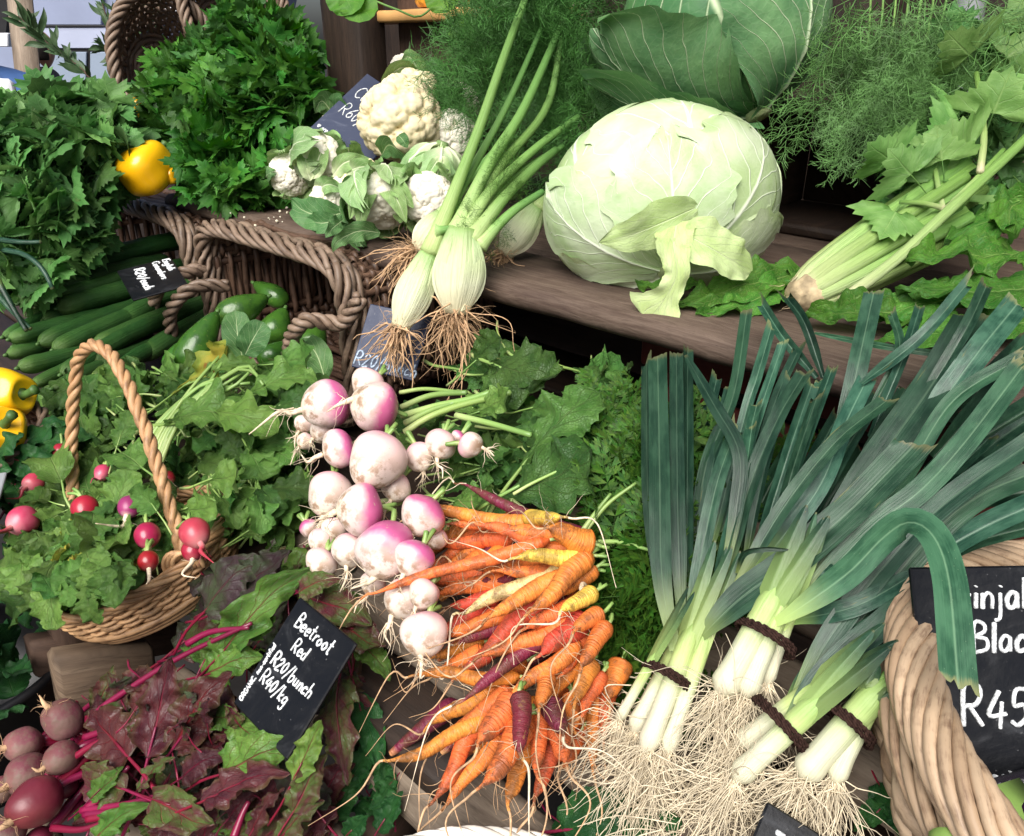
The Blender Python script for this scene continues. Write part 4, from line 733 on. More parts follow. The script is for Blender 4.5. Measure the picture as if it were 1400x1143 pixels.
cleaf(e, [(522, 212, 1.37), (532, 198, 1.34), (552, 212, 1.33), (572, 232, 1.34)], 17, 2, 'caulleafd'); cleaf(e, [(545, 185, 1.33), (552, 193, 1.325), (557, 202, 1.33)], 9, 3, 'caulleafd')
e = caul('small yellowish cauliflower on top under a curled leaf', 568, 126, 1.42, 32, (.1, .3, 1), 2, 0, False)
cleaf(e, [(540, 128, 1.45), (535, 105, 1.42), (550, 92, 1.41), (572, 98, 1.44)], 16, 4); cleaf(e, [(575, 130, 1.47), (570, 95, 1.43), (560, 78, 1.42), (550, 82, 1.44)], 15, 5); cleaf(e, [(572, 90, 1.46), (588, 105, 1.45), (596, 125, 1.44), (606, 150, 1.45)], 26, 6, 'caulleafd')
e = caul('white cauliflower peeping out at the very top of the heap', 553, 92, 1.47, 18, (0, .4, 1), 16, 0, True)
caul('beige cauliflower without leaves right of the largest head', 614, 190, 1.44, 38, (0, .2, 1), 3, 0, True, sq=.85)
e = caul('pale cauliflower in green leaf behind the beige one', 628, 142, 1.52, 28, (.4, -.1, 1), 4, 3, True, 2)
cleaf(e, [(640, 170, 1.5), (618, 140, 1.48), (612, 118, 1.5)], 18, 8)
e = caul('cauliflower showing its cut stem and thick white ribs', 594, 236, 1.33, 40, (-.3, -.9, -.15), 5, 6, True)
cleaf(e, [(604, 214, 1.29), (580, 216, 1.29), (560, 232, 1.30), (556, 250, 1.33)], 9, 9, fold=.5); cleaf(e, [(604, 214, 1.285), (608, 232, 1.275), (618, 250, 1.28)], 9, 10, fold=.4); cleaf(e, [(602, 214, 1.285), (590, 232, 1.275), (580, 252, 1.28)], 8, 11, fold=.4)
e = caul('leafy cauliflower in front with curd showing below its ribs', 520, 275, 1.30, 47, (.1, -.5, .5), 6, 7, True, 2)
for i, (x, y, b) in enumerate(((478, 300, 13), (492, 316, 14), (556, 305, 15), (566, 285, 14), (500, 255, 10))): cleaf(e, [(515, 246, 1.265), ((515 + x) / 2 + (4 if x > 515 else -6), (246 + y) / 2 - 8, 1.245), (x, y, 1.25)], b, 20 + i)
e = caul('white cauliflower crowded against the fennel stalks', 586, 272, 1.28, 36, (-.2, -.1, 1), 7, 4, True)
e = caul('small white cauliflower second from the parsley', 437, 218, 1.44, 36, (.5, .3, .7), 8, 6, True)
cleaf(e, [(428, 245, 1.41), (436, 215, 1.40), (446, 196, 1.42)], 14, 31); cleaf(e, [(424, 248, 1.41), (418, 220, 1.40), (426, 198, 1.43)], 12, 32)
e = caul('small white cauliflower closest to the parsley', 395, 240, 1.47, 28, (.1, .2, 1), 9, 5, True, 1)
e = caul('small leafy cauliflower at the shelf edge with crumbs beside it', 447, 272, 1.34, 25, (0, .2, 1), 10, 0, True)
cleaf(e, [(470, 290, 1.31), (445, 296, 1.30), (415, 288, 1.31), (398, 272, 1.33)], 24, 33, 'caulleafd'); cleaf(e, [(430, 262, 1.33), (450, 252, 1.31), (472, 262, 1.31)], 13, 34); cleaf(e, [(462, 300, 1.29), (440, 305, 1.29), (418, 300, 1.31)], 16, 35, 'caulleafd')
e = caul('cauliflower between the leafy front one and the sign', 492, 243, 1.37, 30, (0, .3, 1), 11, 4, False)
cleaf(e, [(455, 240, 1.36), (472, 222, 1.34), (505, 216, 1.35)], 13, 36); cleaf(e, [(470, 235, 1.35), (500, 228, 1.32), (530, 240, 1.33)], 12, 37)
e = caul('tiny cauliflower piece below the cauliflower sign', 465, 254, 1.36, 13, (0, .2, 1), 12, 0, True)
e = caul('cauliflower under a drooping leaf beside the parsley', 462, 170, 1.55, 22, (0, .1, 1), 13, 0, False)
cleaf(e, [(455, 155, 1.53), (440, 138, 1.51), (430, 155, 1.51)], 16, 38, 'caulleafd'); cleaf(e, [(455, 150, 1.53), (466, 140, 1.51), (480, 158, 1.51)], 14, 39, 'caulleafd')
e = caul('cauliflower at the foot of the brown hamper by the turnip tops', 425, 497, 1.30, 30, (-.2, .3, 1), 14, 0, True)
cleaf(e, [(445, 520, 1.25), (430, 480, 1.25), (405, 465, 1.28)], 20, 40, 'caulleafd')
e = thing('fallen_leaf', 'dark cauliflower leaf hanging over the shelf edge', 'leaf', P(480, 320, 1.25)); m = MB()
leaf(m, [P(520, 318, 1.27), P(490, 316, 1.245), P(462, 330, 1.235), P(455, 345, 1.24)], .016, EYE - P(480, 320, 1.25), prof_ovate, 5, 20, rip=.3, seed=44); m.build('leaf', M['caulleafd'], e)
m = MB(); leaf(m, [P(470, 300, 1.29), P(455, 312, 1.26), P(445, 325, 1.25)], .014, EYE - P(480, 320, 1.25), prof_ovate, 5, 20, rip=.3, seed=45); m.build('leaf', M['caulleafd'], e)
sign('price_sign', 'slate-blue cauliflower price sign with handwriting behind the largest cauliflower', P(502, 100, 1.52), P(578, 152, 1.47), P(461, 203, 1.47), [('Cauli', .10, .34, .17), ('R60/kg', .12, .62, .17), ('* organic', .06, .93, .07)], 'boardblue', r=.0012)
# ------------------------------------------------------------------ fennel
ftp = [frond_tpl(i) for i in range(4)]
def fennel(label, px, py, t, ang, L, wpx, stems, seed, roots, rdir=(0, 0, -1), rn=45, rl=.075):
    c = P(px, py, t); v = nrm(EYE - c); x = nrm(np.cross(UP, v)); y = np.cross(v, x); a = nrm(x * math.cos(ang) + y * math.sin(ang)); l = L / FPX * t; w_ = wpx / FPX * t
    e = thing('fennel', label, 'fennel', c - a * l * .5, 'fennel hung over the shelf edge'); m = MB(); p = np.linspace(0, 1, 16)
    b_ = axis_m(c - a * l * .5, a, 1, seed); b_ = np.column_stack([nrm(np.cross(a, v)), nrm(v - a * np.dot(a, v)), a, c - a * l * .5])
    pr = [(w_ * (.30 + .72 * math.sin(math.pi * (.08 + .72 * q)) ** 1.2) * (1 - .25 * q * q) * .95, l * q) for q in p]
    revolve(m, pr, b_ * np.array([[1, .72, 1, 1]]), 30, .03, 5, .06, seed); m.build('bulb', M['fbulb'], e)
    for k in range(3):                                      # overlapping outer scales
        s = MB(); sx = (-1, 1, .2)[k]; q = [c - a * l * .46 + v * w_ * .35 + b_[:, 0] * sx * w_ * .2, c - a * l * .1 + v * w_ * (.62 if k == 2 else .4) + b_[:, 0] * sx * w_ * .5, c + a * l * .25 + v * w_ * .5 + b_[:, 0] * sx * w_ * .42, c + a * l * .52 + v * w_ * .2 + b_[:, 0] * sx * w_ * .3]
        leaf(s, q, w_ * .55, v, prof_ovate, 5, 16, fold=-.6, rip=.02, seed=seed + k); s.build('bulb_scale', M['fbulb'], e)
    for pts, w2 in stems:
        s = MB(); q = cr([P(*z) for z in pts], 22); s.tube(q, (np.linspace(w2 * .98, w2 * .6, 22) + w2 * .75 * np.exp(-np.arange(22) / 2.6)) / FPX * t, 11); s.build('stalk', M['fstalk'], e)
    if roots:
        s = MB(); strands(s, rn, c - a * l * .5, rdir, rl, .0016, seed, .6, .25, .55, w_ * .35, 8, 5, .3); strands(s, rn * 2, c - a * l * .5, rdir, rl * .7, .0006, seed + 1, .9, .2, .7, w_ * .4, 7, 3); s.build('roots', M['root2'], e)
    return e
ef = fennel('fennel bulb with long stalks and roots hanging, nearest the white cabbage', 628, 372, 1.085, 1.45, 114, 38, [([(632, 325, 1.09), (668, 265, 1.10), (730, 205, 1.14), (790, 160, 1.2)], 8), ([(645, 328, 1.08), (690, 270, 1.09), (735, 225, 1.12), (760, 205, 1.15)], 9), ([(655, 335, 1.08), (700, 290, 1.09), (742, 262, 1.11)], 8), ([(622, 322, 1.09), (668, 225, 1.12), (715, 150, 1.16), (765, 40, 1.24)], 9), ([(612, 325, 1.1), (640, 290, 1.11), (690, 220, 1.14), (750, 140, 1.2), (770, 20, 1.26)], 8), ([(640, 322, 1.095), (690, 250, 1.12), (770, 200, 1.18)], 7)], 11, True, (.0, -.1, -1), 42, .13)
ef2 = fennel('fennel bulb hanging left of the other with its roots dangling', 567, 398, 1.10, 1.12, 112, 27, [([(588, 345, 1.09), (618, 270, 1.10), (655, 175, 1.11), (688, 80, 1.14), (722, -12, 1.2)], 8.5), ([(590, 345, 1.10), (630, 260, 1.12), (690, 150, 1.16), (740, 40, 1.22)], 6.5), ([(598, 350, 1.10), (640, 270, 1.12), (672, 215, 1.14), (700, 190, 1.17)], 6.5), ([(598, 316, 1.085), (612, 313, 1.08), (625, 312, 1.082)], 6)], 12, True, (-.3, -.1, -.9), 46, .085)
fennel('fennel bulb lying between the front bulbs and the white cabbage', 712, 315, 1.20, .95, 80, 25, [([(735, 285, 1.19), (752, 262, 1.2), (790, 225, 1.25)], 6)], 13, True, (-.2, -.2, -.3), 26, .07)
fennel('white fennel bulb partly hidden behind the fennel stalks', 588, 318, 1.17, .9, 62, 22, [([(602, 296, 1.17), (650, 235, 1.2), (700, 180, 1.24)], 6)], 14, True, (-1, -.2, -.25), 40, .09)
fr = MB(); mats = [[] for _ in ftp]
rr = np.random.default_rng(5)
def fronds(tps, mats, n, cx, cy, rx, ry, t, rd, L, dirpx, sp, seed):
    rr = np.random.default_rng(seed); c, A = ell_px(cx, cy, t, rx, ry, rd)
    for k in range(n):
        p = c + A @ (nrm(rr.normal(size=3)) * rr.random() ** .4); v = nrm(EYE - p); x = nrm(np.cross(UP, v)); y = np.cross(v, x)
        d = nrm(x * dirpx[0] + y * dirpx[1] + rr.normal(size=3) * sp); mats[rr.integers(len(tps))].append(mat34(basis(d, v + rr.normal(size=3) * .5), p, L * rr.uniform(.6, 1.2)))
fronds(ftp, mats, 85, 748, 105, 75, 110, 1.33, .08, .15, (.15, .8), .55, 1); fronds(ftp, mats, 26, 690, 130, 45, 60, 1.34, .05, .12, (-.3, .6), .6, 2); fronds(ftp, mats, 44, 785, 185, 40, 55, 1.28, .05, .11, (.1, -.5), .6, 3)
for tp, ms in zip(ftp, mats): fr.stamp(tp, ms)
fr.build('fronds', M['frond'], ef)
fr = MB(); mats = [[] for _ in ftp]; fronds(ftp, mats, 30, 700, 50, 40, 45, 1.42, .05, .13, (-.1, .6), .6, 4); fronds(ftp, mats, 12, 640, 145, 30, 22, 1.47, .04, .10, (-.6, .2), .5, 6)
for tp, ms in zip(ftp, mats): fr.stamp(tp, ms)
fr.build('fronds', M['frond'], ef2)
m = MB(); mats = []
for k in range(9): mats.append(mat34(basis(P(690 - k * 3, 235 + k * 9, 1.075) - P(665, 300, 1.07) + rr.normal(size=3) * .02, EYE - P(670, 260, 1.07)), P(688 - k * 4.2, 240 + k * 9, 1.075), .05))
ed = thing('dill', 'loose pale dill fronds hanging at the upper right by the grey pole', 'dill', P(1240, -60, 1.09)); m2 = MB(); ms2 = [[] for _ in ftp]
fronds(ftp, ms2, 30, 1225, 25, 85, 80, 1.06, .05, .14, (.1, -.75), .45, 7); fronds(ftp, ms2, 16, 1215, 110, 50, 55, 1.05, .04, .09, (.1, -.8), .5, 8)
for tp, q in zip(ftp, ms2): m2.stamp(tp, q)
m2.build('fronds', M['frond2'], ed)
st = MB()
for k in range(7): st.tube(cr([P(1190 + k * 18, -60, 1.09), P(1190 + k * 17, 10, 1.08), P(1185 + k * 14, 80 + 8 * (k % 3), 1.06)], 8), .0016, 5)
st.build('stems', M['fstalk'], ed)
m.stamp(ftp[0], mats[:5]); m.stamp(ftp[1], mats[5:]); m.build('leaf_sprig', M['ctop'], ef)
sign('price_sign', 'slate-blue sign half hidden behind the dangling fennel roots', P(506, 415, 1.17), P(590, 433, 1.15), P(506, 507, 1.15), [('R20/bunch', .02, .95, .20)], 'boardblue', 'chalkblue', r=.0016)
# ------------------------------------------------------------------ celery, savoy leaves on the right of the shelf
ltp = [lobed_tpl(i, 5 if i % 2 else 3, .95, .35) for i in range(6)]; ctp = [lobed_tpl(40 + i, 3, 1.05, .5, .09, .60, .42) for i in range(6)]
e = thing('celery', 'celery head lying on the shelf with its leafy end upper right', 'celery', P(1100, 405, .98), None)
c0, c1 = P(1098, 403, .985), P(1300, 285, .99)
for k in range(13):
    a = 6.28 * k / 12; rr = np.random.default_rng(k); f_ = nrm(c1 - c0); v = nrm(EYE - c0); v = nrm(v - f_ * np.dot(v, f_)); x = np.cross(f_, v); o0 = (x * math.cos(a) + v * math.sin(a)) * .022; o1 = (x * math.cos(a) + v * math.sin(a)) * (.042 + .01 * rr.random())
    if k == 12: o0 = o1 = v * .01
    q = [c0 + o0 * .7, c0 + o0 * 1.25 + f_ * .03, c0 * .5 + c1 * .5 + (o0 + o1) * .55, c1 + o1 + f_ * rr.uniform(-.03, .05)]
    m = MB(); leaf(m, q, .0165, o0 + v * .001, lambda t: .55 + .45 * sm(0, .15, t), 4, 20, fold=-.75, rip=.01, seed=k)
    b = MB(); G = cr(q, 20); b.tube(G - nrm(o0) * .004, np.linspace(.011, .007, 20), 8); m.V += b.V; m.U += b.U; m.Q += [q_ + m.n for q_ in b.Q]; m.T += [q_ + m.n for q_ in b.T]; m.n += b.n
    m.build('stalk', M['celstalk'], e)
m = MB(); revolve(m, [(.004, -.016), (.016, -.015), (.023, -.006), (.026, .008), (.024, .02)], axis_m(c0, c1 - c0), 18, .12, seed=4); strands(m, 40, c0, c0 - c1, .022, .0007, 3, .7, .1, .5, .015, 6, 3); m.build('root_end', M['celroot'], e)
for pts, w2 in (([(1150, 412, .93), (1225, 355, .92), (1295, 290, .92), (1400, 192, .95), (1460, 130, 1.0)], 8), ([(1290, 290, .93), (1330, 250, .93), (1372, 205, .96)], 4.5), ([(1290, 285, .94), (1262, 278, .94), (1230, 276, .95)], 4), ([(1340, 235, .93), (1345, 180, .96), (1335, 100, 1.0)], 5), ([(1290, 290, .95), (1280, 240, .96), (1275, 200, .98)], 4)):
    m = MB(); q = cr([P(*z) for z in pts], 18); m.tube(q, np.linspace(w2, w2 * .75, 18) / FPX * .93, 9); m.build('stalk', M['celstalk'], e)
m = MB(); ms = [[] for _ in ltp]
for x, y, dx, dy, s, t in ((1232, 278, -25, 42, 62, .95), (1255, 250, -35, -40, 62, .95), (1225, 225, -20, -15, 55, .97), (1290, 235, -8, -60, 60, .95), (1262, 215, 20, -30, 40, .98), (1335, 215, -25, -20, 75, .96), (1350, 175, 10, -25, 75, .97), (1395, 175, 10, -20, 85, .97), (1335, 85, -20, -20, 62, 1.0), (1360, 90, 30, -20, 62, 1.0), (1300, 130, 10, -20, 60, 1.06), (1395, 250, 10, 10, 60, .98), (1370, 265, -5, 20, 45, .97), (1385, 135, 12, -15, 70, 1.0), (1240, 300, -10, 10, 40, .99), (1275, 260, 5, -30, 55, .97), (1320, 160, -20, 5, 60, 1.0), (1390, 60, 5, -30, 60, 1.03), (1310, 185, -30, 10, 60, .99), (1415, 220, 10, 0, 60, .96), (1345, 280, 20, 10, 40, 1.0)):
    p = P(x, y, t); q = P(x + dx, y + dy, t - .01); ms[rr.integers(6)].append(mat34(basis(q - p, nrm(EYE - p) + UP * .3 + rr.normal(size=3) * .25), p, s / FPX * t))
for tp, q in zip(ctp, ms): m.stamp(tp, q)
m.build('foliage', M['celleaf2'], e)
m = MB(); c, A = ell_px(1330, 130, 1.10, 70, 90, .06); herb(m, ltp, 45, (c, A), .05, 5); c, A = ell_px(1300, 235, 1.04, 90, 55, .04); herb(m, ltp, 30, (c, A), .045, 6); m.build('back_foliage', M['celleaf'], e)
es = thing('savoy_leaves', 'crinkled dark green savoy leaves spread under the celery', 'leaves', P(1200, 420, .97))
def savoy(pts, wpx, seed):
    q = [P(*z) for z in pts]; m = MB(); leaf(m, q, wpx / FPX * pts[0][2], UP * .8 + nrm(EYE - q[0]) * .5, prof_beet, 9, 34, fold=.15, rip=.18, ripf=4, lobe=.06, lobef=9, crk=.010, crf=26, seed=seed); m.build('leaf', M['savoy'], es)
for i, (pts, w2) in enumerate((([(1095, 372, 1.04), (1030, 388, 1.01), (960, 408, .99), (915, 420, 1.0)], 34), ([(1085, 385, 1.02), (1020, 415, .985), (950, 432, .97)], 26), ([(960, 385, 1.02), (900, 392, 1.03), (870, 388, 1.05)], 14), ([(1400, 345, .93), (1330, 350, .90), (1260, 348, .90), (1240, 360, .92)], 40), ([(1420, 395, .88), (1340, 400, .87), (1255, 395, .89), (1225, 400, .9)], 42), ([(1260, 430, .90), (1190, 425, .90), (1120, 430, .92), (1095, 438, .94)], 34), ([(1330, 400, .92), (1250, 420, .90), (1180, 445, .90)], 34), ([(1410, 300, .96), (1350, 305, .95), (1290, 335, .94)], 32), ([(1400, 270, .97), (1380, 290, .94), (1385, 330, .92)], 30), ([(1420, 440, .86), (1360, 440, .86), (1290, 440, .87)], 36), ([(1330, 450, .86), (1260, 460, .86), (1190, 470, .87)], 26), ([(1150, 395, .99), (1110, 380, 1.02), (1060, 365, 1.06)], 20))): savoy(pts, w2, 60 + i)
# ------------------------------------------------------------------ parsley, celery leaf, herb sprigs, peppers
def bunch(name, label, cat, mat, ells, L, seed, base, leaflets=3, nst='stems', n_mul=1.0, tps=None, **kw):
    e = thing(name, label, cat, base); m = MB(); s = MB()
    for i, (n, px, py, t, rx, ry, rd, ro) in enumerate(ells): herb(m, tps or ltp, int(n * n_mul), ell_px(px, py, t, rx, ry, rd, ro), L, seed + i, leaflets=leaflets, stalks=s, root=np.array(base, float), **kw)
    m.build('foliage', M[mat], e); s.build(nst, M['fstalk'], e); return e
bunch('parsley', 'big dark green bunch of flat parsley on the shelf', 'parsley', 'parsley', ((150, 350, 80, 1.72, 72, 58, .10, 0), (140, 275, 130, 1.74, 68, 56, .10, .2), (140, 330, 165, 1.66, 80, 68, .10, 0), (105, 390, 150, 1.66, 50, 90, .09, 0), (55, 310, 225, 1.62, 66, 40, .07, 0), (30, 335, 255, 1.58, 42, 22, .04, 0), (24, 230, 178, 1.68, 28, 46, .05, 0), (26, 405, 230, 1.6, 30, 42, .05, 0)), .052, 31, P(330, 240, 1.68), 3)
bunch('celery_leaf', 'pale green heap of leaf celery at the left edge', 'leaf celery', 'celleaf', ((90, 88, 176, 1.62, 76, 46, .10, 0), (115, 70, 235, 1.55, 85, 68, .10, 0), (100, 50, 310, 1.50, 75, 58, .09, 0), (60, 140, 200, 1.60, 44, 52, .08, 0), (22, 20, 375, 1.42, 45, 36, .06, 0), (30, 5, 250, 1.50, 36, 105, .08, 0)), .056, 51, P(60, 430, 1.5), 3, out=.8, tps=ctp + ltp[:2])
e = thing('spring_onion', 'spring onion leaves poking out at the far left edge', 'spring onion', P(-20, 340, 1.38))
for pts in ([(-20, 325, 1.38), (25, 331, 1.36), (56, 331, 1.36)], [(-20, 340, 1.37), (30, 347, 1.35), (58, 368, 1.34), (72, 395, 1.34)], [(-10, 395, 1.36), (12, 420, 1.35), (42, 450, 1.34)], [(-5, 380, 1.35), (20, 425, 1.34), (36, 452, 1.33)]):
    m = MB(); q = cr([P(*z) for z in pts], 14); m.tube(q, np.linspace(.006, .0035, 14), 7); m.build('leaf', M['leek'], e)
otp = leaf_tpl(4, prof_lance, .13, 900, .3, nu=2, nv=10)
def sprig(label, paths, n, L, seed, sp):
    e = thing('olive_branch', label, 'branch', P(*paths[0][0])); s = MB(); m = MB(); rr = np.random.default_rng(seed); tps = [q.tpl() for q in otp]
    for pth in paths:
        q = cr([P(*z) for z in pth], 30); s.tube(q, np.linspace(.004, .0015, 30), 6); T = nrm(np.gradient(q, axis=0)); ms = [[] for _ in tps]
        for k in range(n):
            i = int(2 + 27 * k / n); d = nrm(T[i] * 1.0 + rr.normal(size=3) * sp); ms[rr.integers(4)].append(mat34(basis(d, nrm(EYE - q[i]) + rr.normal(size=3) * .6), q[i], L * rr.uniform(.7, 1.2)))
        for tp, z in zip(tps, ms): m.stamp(tp, z)
    s.build('twig', M['brown'], e); m.build('foliage', M['olive'], e)
sprig('slanting leafy branch in front of the truck windows', [[(130, 112, 1.9), (100, 85, 1.9), (60, 55, 1.88), (25, 22, 1.86)]], 46, .055, 3, .42)
sprig('upright leafy branches left of the tipped wicker basket', [[(185, 150, 2.1), (165, 90, 2.1), (150, 40, 2.1), (140, 5, 2.1)], [(190, 140, 2.1), (172, 70, 2.12), (160, 15, 2.12)], [(190, 120, 2.15), (190, 60, 2.15), (198, 5, 2.15)], [(180, 110, 2.1), (160, 80, 2.1), (138, 60, 2.1)], [(195, 100, 2.2), (205, 40, 2.2), (215, 8, 2.2)]], 34, .050, 4, .5)
def pepper(label, px, py, t, rpx, ax, seed, mat='pepper', n=4):
    c = P(px, py, t); r = rpx / FPX * t; A = nrm(np.array(ax, float)); e = thing('pepper', label, 'pepper', c - UP * r, 'sweet peppers'); m = MB(); th = np.linspace(.12, 3.02, 22)
    pr = [(r * (math.sin(q) ** .62) * (1.0 + .12 * math.cos(q)), -r * 1.15 * math.cos(q) if q < 2.6 else r * 1.15 * (.857 - .5 * (q - 2.6) ** 1.0 * .55)) for q in th]
    Mx = axis_m(c, A, 1, seed); revolve(m, pr, Mx, 40, .02, n, .075, seed); m.build('flesh', M[mat], e)
    s = MB(); s.tube(cr([c + A * r * .78, c + A * r * 1.05, c + A * r * 1.3 + np.array([.008, 0, .008])], 8), [.012, .007, .006, .006, .006, .006, .007, .008], 8); revolve(s, [(.004, r * .86), (.020, r * .83), (.022, r * .80)], Mx, 12, 0, 5, .2); s.build('stalk', M['pstem'], e)
pepper('largest yellow pepper at the shelf end, under parsley leaves', 200, 228, 1.585, 33, (.25, .7, .45), 1); pepper('small yellow pepper half behind the shelf-end pepper', 174, 208, 1.60, 17, (-.3, -.5, .5), 2)
pepper('yellow pepper at the mouth of the tipped basket', 192, 150, 1.70, 19, (.6, -.3, .4), 3); pepper('yellow pepper deepest behind the parsley', 208, 142, 1.74, 14, (.4, -.3, .6), 4); pepper('red pepper beside the yellow one at the tipped basket', 176, 157, 1.74, 12, (-.2, -.6, .2), 5, 'redpepper'); pepper('orange-yellow pepper mostly hidden by parsley at the shelf edge', 236, 240, 1.60, 11, (.3, .8, .2), 6)
pepper('upper yellow pepper in the left edge basket', 8, 538, 1.22, 35, (.95, -.3, .1), 7); pepper('lower yellow pepper in the left edge basket', -4, 592, 1.17, 38, (.7, -.4, .6), 8)
bowl('wicker_basket', 'small brown wicker basket with two yellow peppers at the left edge', 'basket', P(-22, 600, 1.20), (-.1, -.25, 1), (1, 0, 0), .085, .06, .055, 7, 24, .0042, M['wick_mid'], (.006, .004, 3), seed=24)
e = thing('vine', 'trailing vine with round leaves at the top edge', 'vine', P(470, -30, 1.35)); vt = leaf_tpl(2, prof_round, .5, 950, .2, nu=6, nv=18); s = MB(); s.tube(cr([P(440, -40, 1.36), P(500, -5, 1.35), P(545, 14, 1.36), P(575, 22, 1.38), P(610, -10, 1.4)], 20), .0018, 5); s.build('stem', M['fstalk'], e)
for x0, y0, x1, y1 in ((485, -12, 488, 30), (462, -20, 478, 20), (598, -18, 606, 18), (620, 30, 640, 52)):
    p, q = P(x0, y0, 1.34), P(x1, y1, 1.32); inst('leaf', vt[0].mesh('leaf', M['vine']), e, mat34(basis(q - p, EYE - p), p, np.linalg.norm(q - p)))
# ------------------------------------------------------------------ cucumbers and avocados
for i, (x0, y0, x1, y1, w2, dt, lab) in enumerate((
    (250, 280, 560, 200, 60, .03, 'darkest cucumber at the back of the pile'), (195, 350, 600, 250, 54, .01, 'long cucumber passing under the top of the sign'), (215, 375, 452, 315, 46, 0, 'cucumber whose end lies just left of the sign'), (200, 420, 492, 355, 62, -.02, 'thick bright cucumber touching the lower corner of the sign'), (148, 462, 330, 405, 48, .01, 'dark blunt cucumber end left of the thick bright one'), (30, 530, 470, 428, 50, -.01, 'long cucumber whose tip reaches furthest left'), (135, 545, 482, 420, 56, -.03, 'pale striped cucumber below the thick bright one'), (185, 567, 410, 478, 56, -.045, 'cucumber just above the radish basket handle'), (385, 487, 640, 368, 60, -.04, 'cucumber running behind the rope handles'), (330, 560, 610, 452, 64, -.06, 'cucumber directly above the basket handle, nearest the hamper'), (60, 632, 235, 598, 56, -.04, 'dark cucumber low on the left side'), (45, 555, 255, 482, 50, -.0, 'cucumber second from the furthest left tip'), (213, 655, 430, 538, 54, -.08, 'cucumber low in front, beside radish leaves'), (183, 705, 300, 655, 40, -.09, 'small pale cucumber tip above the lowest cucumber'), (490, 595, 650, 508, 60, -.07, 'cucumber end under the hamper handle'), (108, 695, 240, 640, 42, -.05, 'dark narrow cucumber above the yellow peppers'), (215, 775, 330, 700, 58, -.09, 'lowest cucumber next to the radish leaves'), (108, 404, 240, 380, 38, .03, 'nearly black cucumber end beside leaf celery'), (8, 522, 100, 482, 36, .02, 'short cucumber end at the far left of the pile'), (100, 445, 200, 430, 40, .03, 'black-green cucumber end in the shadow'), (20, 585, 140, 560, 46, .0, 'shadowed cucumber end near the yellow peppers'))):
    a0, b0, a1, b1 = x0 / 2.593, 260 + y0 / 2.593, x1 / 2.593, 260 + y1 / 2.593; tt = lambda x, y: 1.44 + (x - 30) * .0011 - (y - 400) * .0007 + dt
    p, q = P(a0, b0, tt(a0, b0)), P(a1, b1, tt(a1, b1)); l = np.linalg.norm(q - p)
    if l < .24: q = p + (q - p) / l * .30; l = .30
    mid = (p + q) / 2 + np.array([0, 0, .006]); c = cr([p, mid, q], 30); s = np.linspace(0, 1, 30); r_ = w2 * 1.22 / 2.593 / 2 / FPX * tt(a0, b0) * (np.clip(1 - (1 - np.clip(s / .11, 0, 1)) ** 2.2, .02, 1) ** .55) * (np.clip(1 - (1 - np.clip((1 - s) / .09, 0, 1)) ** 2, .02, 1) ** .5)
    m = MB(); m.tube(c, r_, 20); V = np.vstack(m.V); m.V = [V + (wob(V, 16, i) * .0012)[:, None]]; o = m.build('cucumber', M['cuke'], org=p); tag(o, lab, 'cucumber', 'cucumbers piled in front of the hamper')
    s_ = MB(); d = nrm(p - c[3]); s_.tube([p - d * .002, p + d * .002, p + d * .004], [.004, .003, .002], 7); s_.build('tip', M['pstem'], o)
sign('price_sign', 'black cucumber price sign lying on the cucumbers', P(605 / 2.593, 260 + 236 / 2.593, 1.52), P(668 / 2.593, 260 + 335 / 2.593, 1.46), P(412 / 2.593, 260 + 282 / 2.593, 1.48), [('English', .05, .17, .13), ('Cucumbers', .04, .36, .13), ('R20/each', .12, .72, .17)], r=.0016)
def avo(label, x0, y0, x1, y1, w2, t, seed):
    p, q = P(x0 / 2.593, 260 + y0 / 2.593, t), P(x1 / 2.593, 260 + y1 / 2.593, t - .03); l = np.linalg.norm(q - p); r_ = w2 / 2.593 / 2 / FPX * t; z = np.linspace(0, 1, 22)
    pr = [(max(.003, r_ * (.52 + .48 * sm(.0, .65, s)) * math.sqrt(max(0, 1 - (2 * s - 1) ** 4)) * (1 if s > .5 else .9 + .2 * s)), l * s) for s in z]
    m = MB(); revolve(m, pr, axis_m(p, q - p, 1, seed), 28, .03, seed=seed); o = tag(m.build('avocado', M['avo'], org=(p + q) / 2), label, 'avocado', 'avocados in the hamper')
    s_ = MB(); d = nrm(p - q); s_.tube([p - d * .004, p + d * .006], [.004, .003], 8); s_.build('stalk_stub', M['pstem'], o)
avo('long green avocado lying upper in the hamper', 950, 378, 772, 470, 118, 1.40, 1); avo('long green avocado standing in front, left of the pale leaf', 770, 432, 650, 640, 125, 1.33, 2); avo('dark round avocado in the hamper shadow, right of the long one', 1010, 420, 955, 540, 110, 1.42, 3)
avo('avocado whose side shows at the hamper handle', 640, 540, 605, 640, 76, 1.36, 4); avo('dark avocado deepest behind the right rope handle', 1140, 470, 1080, 590, 110, 1.38, 5); avo('dark avocado lowest behind the pale leaf', 1020, 540, 930, 620, 90, 1.37, 6); avo('black-green avocado at the back of the hamper', 900, 330, 1010, 400, 80, 1.50, 7)

rr = np.random.default_rng(12); m = MB()
for k in range(46):
    x, y = rr.normal(420, 45), rr.normal(296, 9); p = PZ(x, y, SHZ + .003); s = rr.uniform(.0012, .0034); revolve(m, [(s * .3, -s), (s, -s * .2), (s * .8, s * .6), (s * .2, s)], axis_m(p, nrm(rr.normal(size=3))), 6, .2, seed=k)
tag(m.build('crumbs', M['curdw']), 'pale cauliflower crumbs scattered on the shelf board', 'crumbs', kind='stuff')
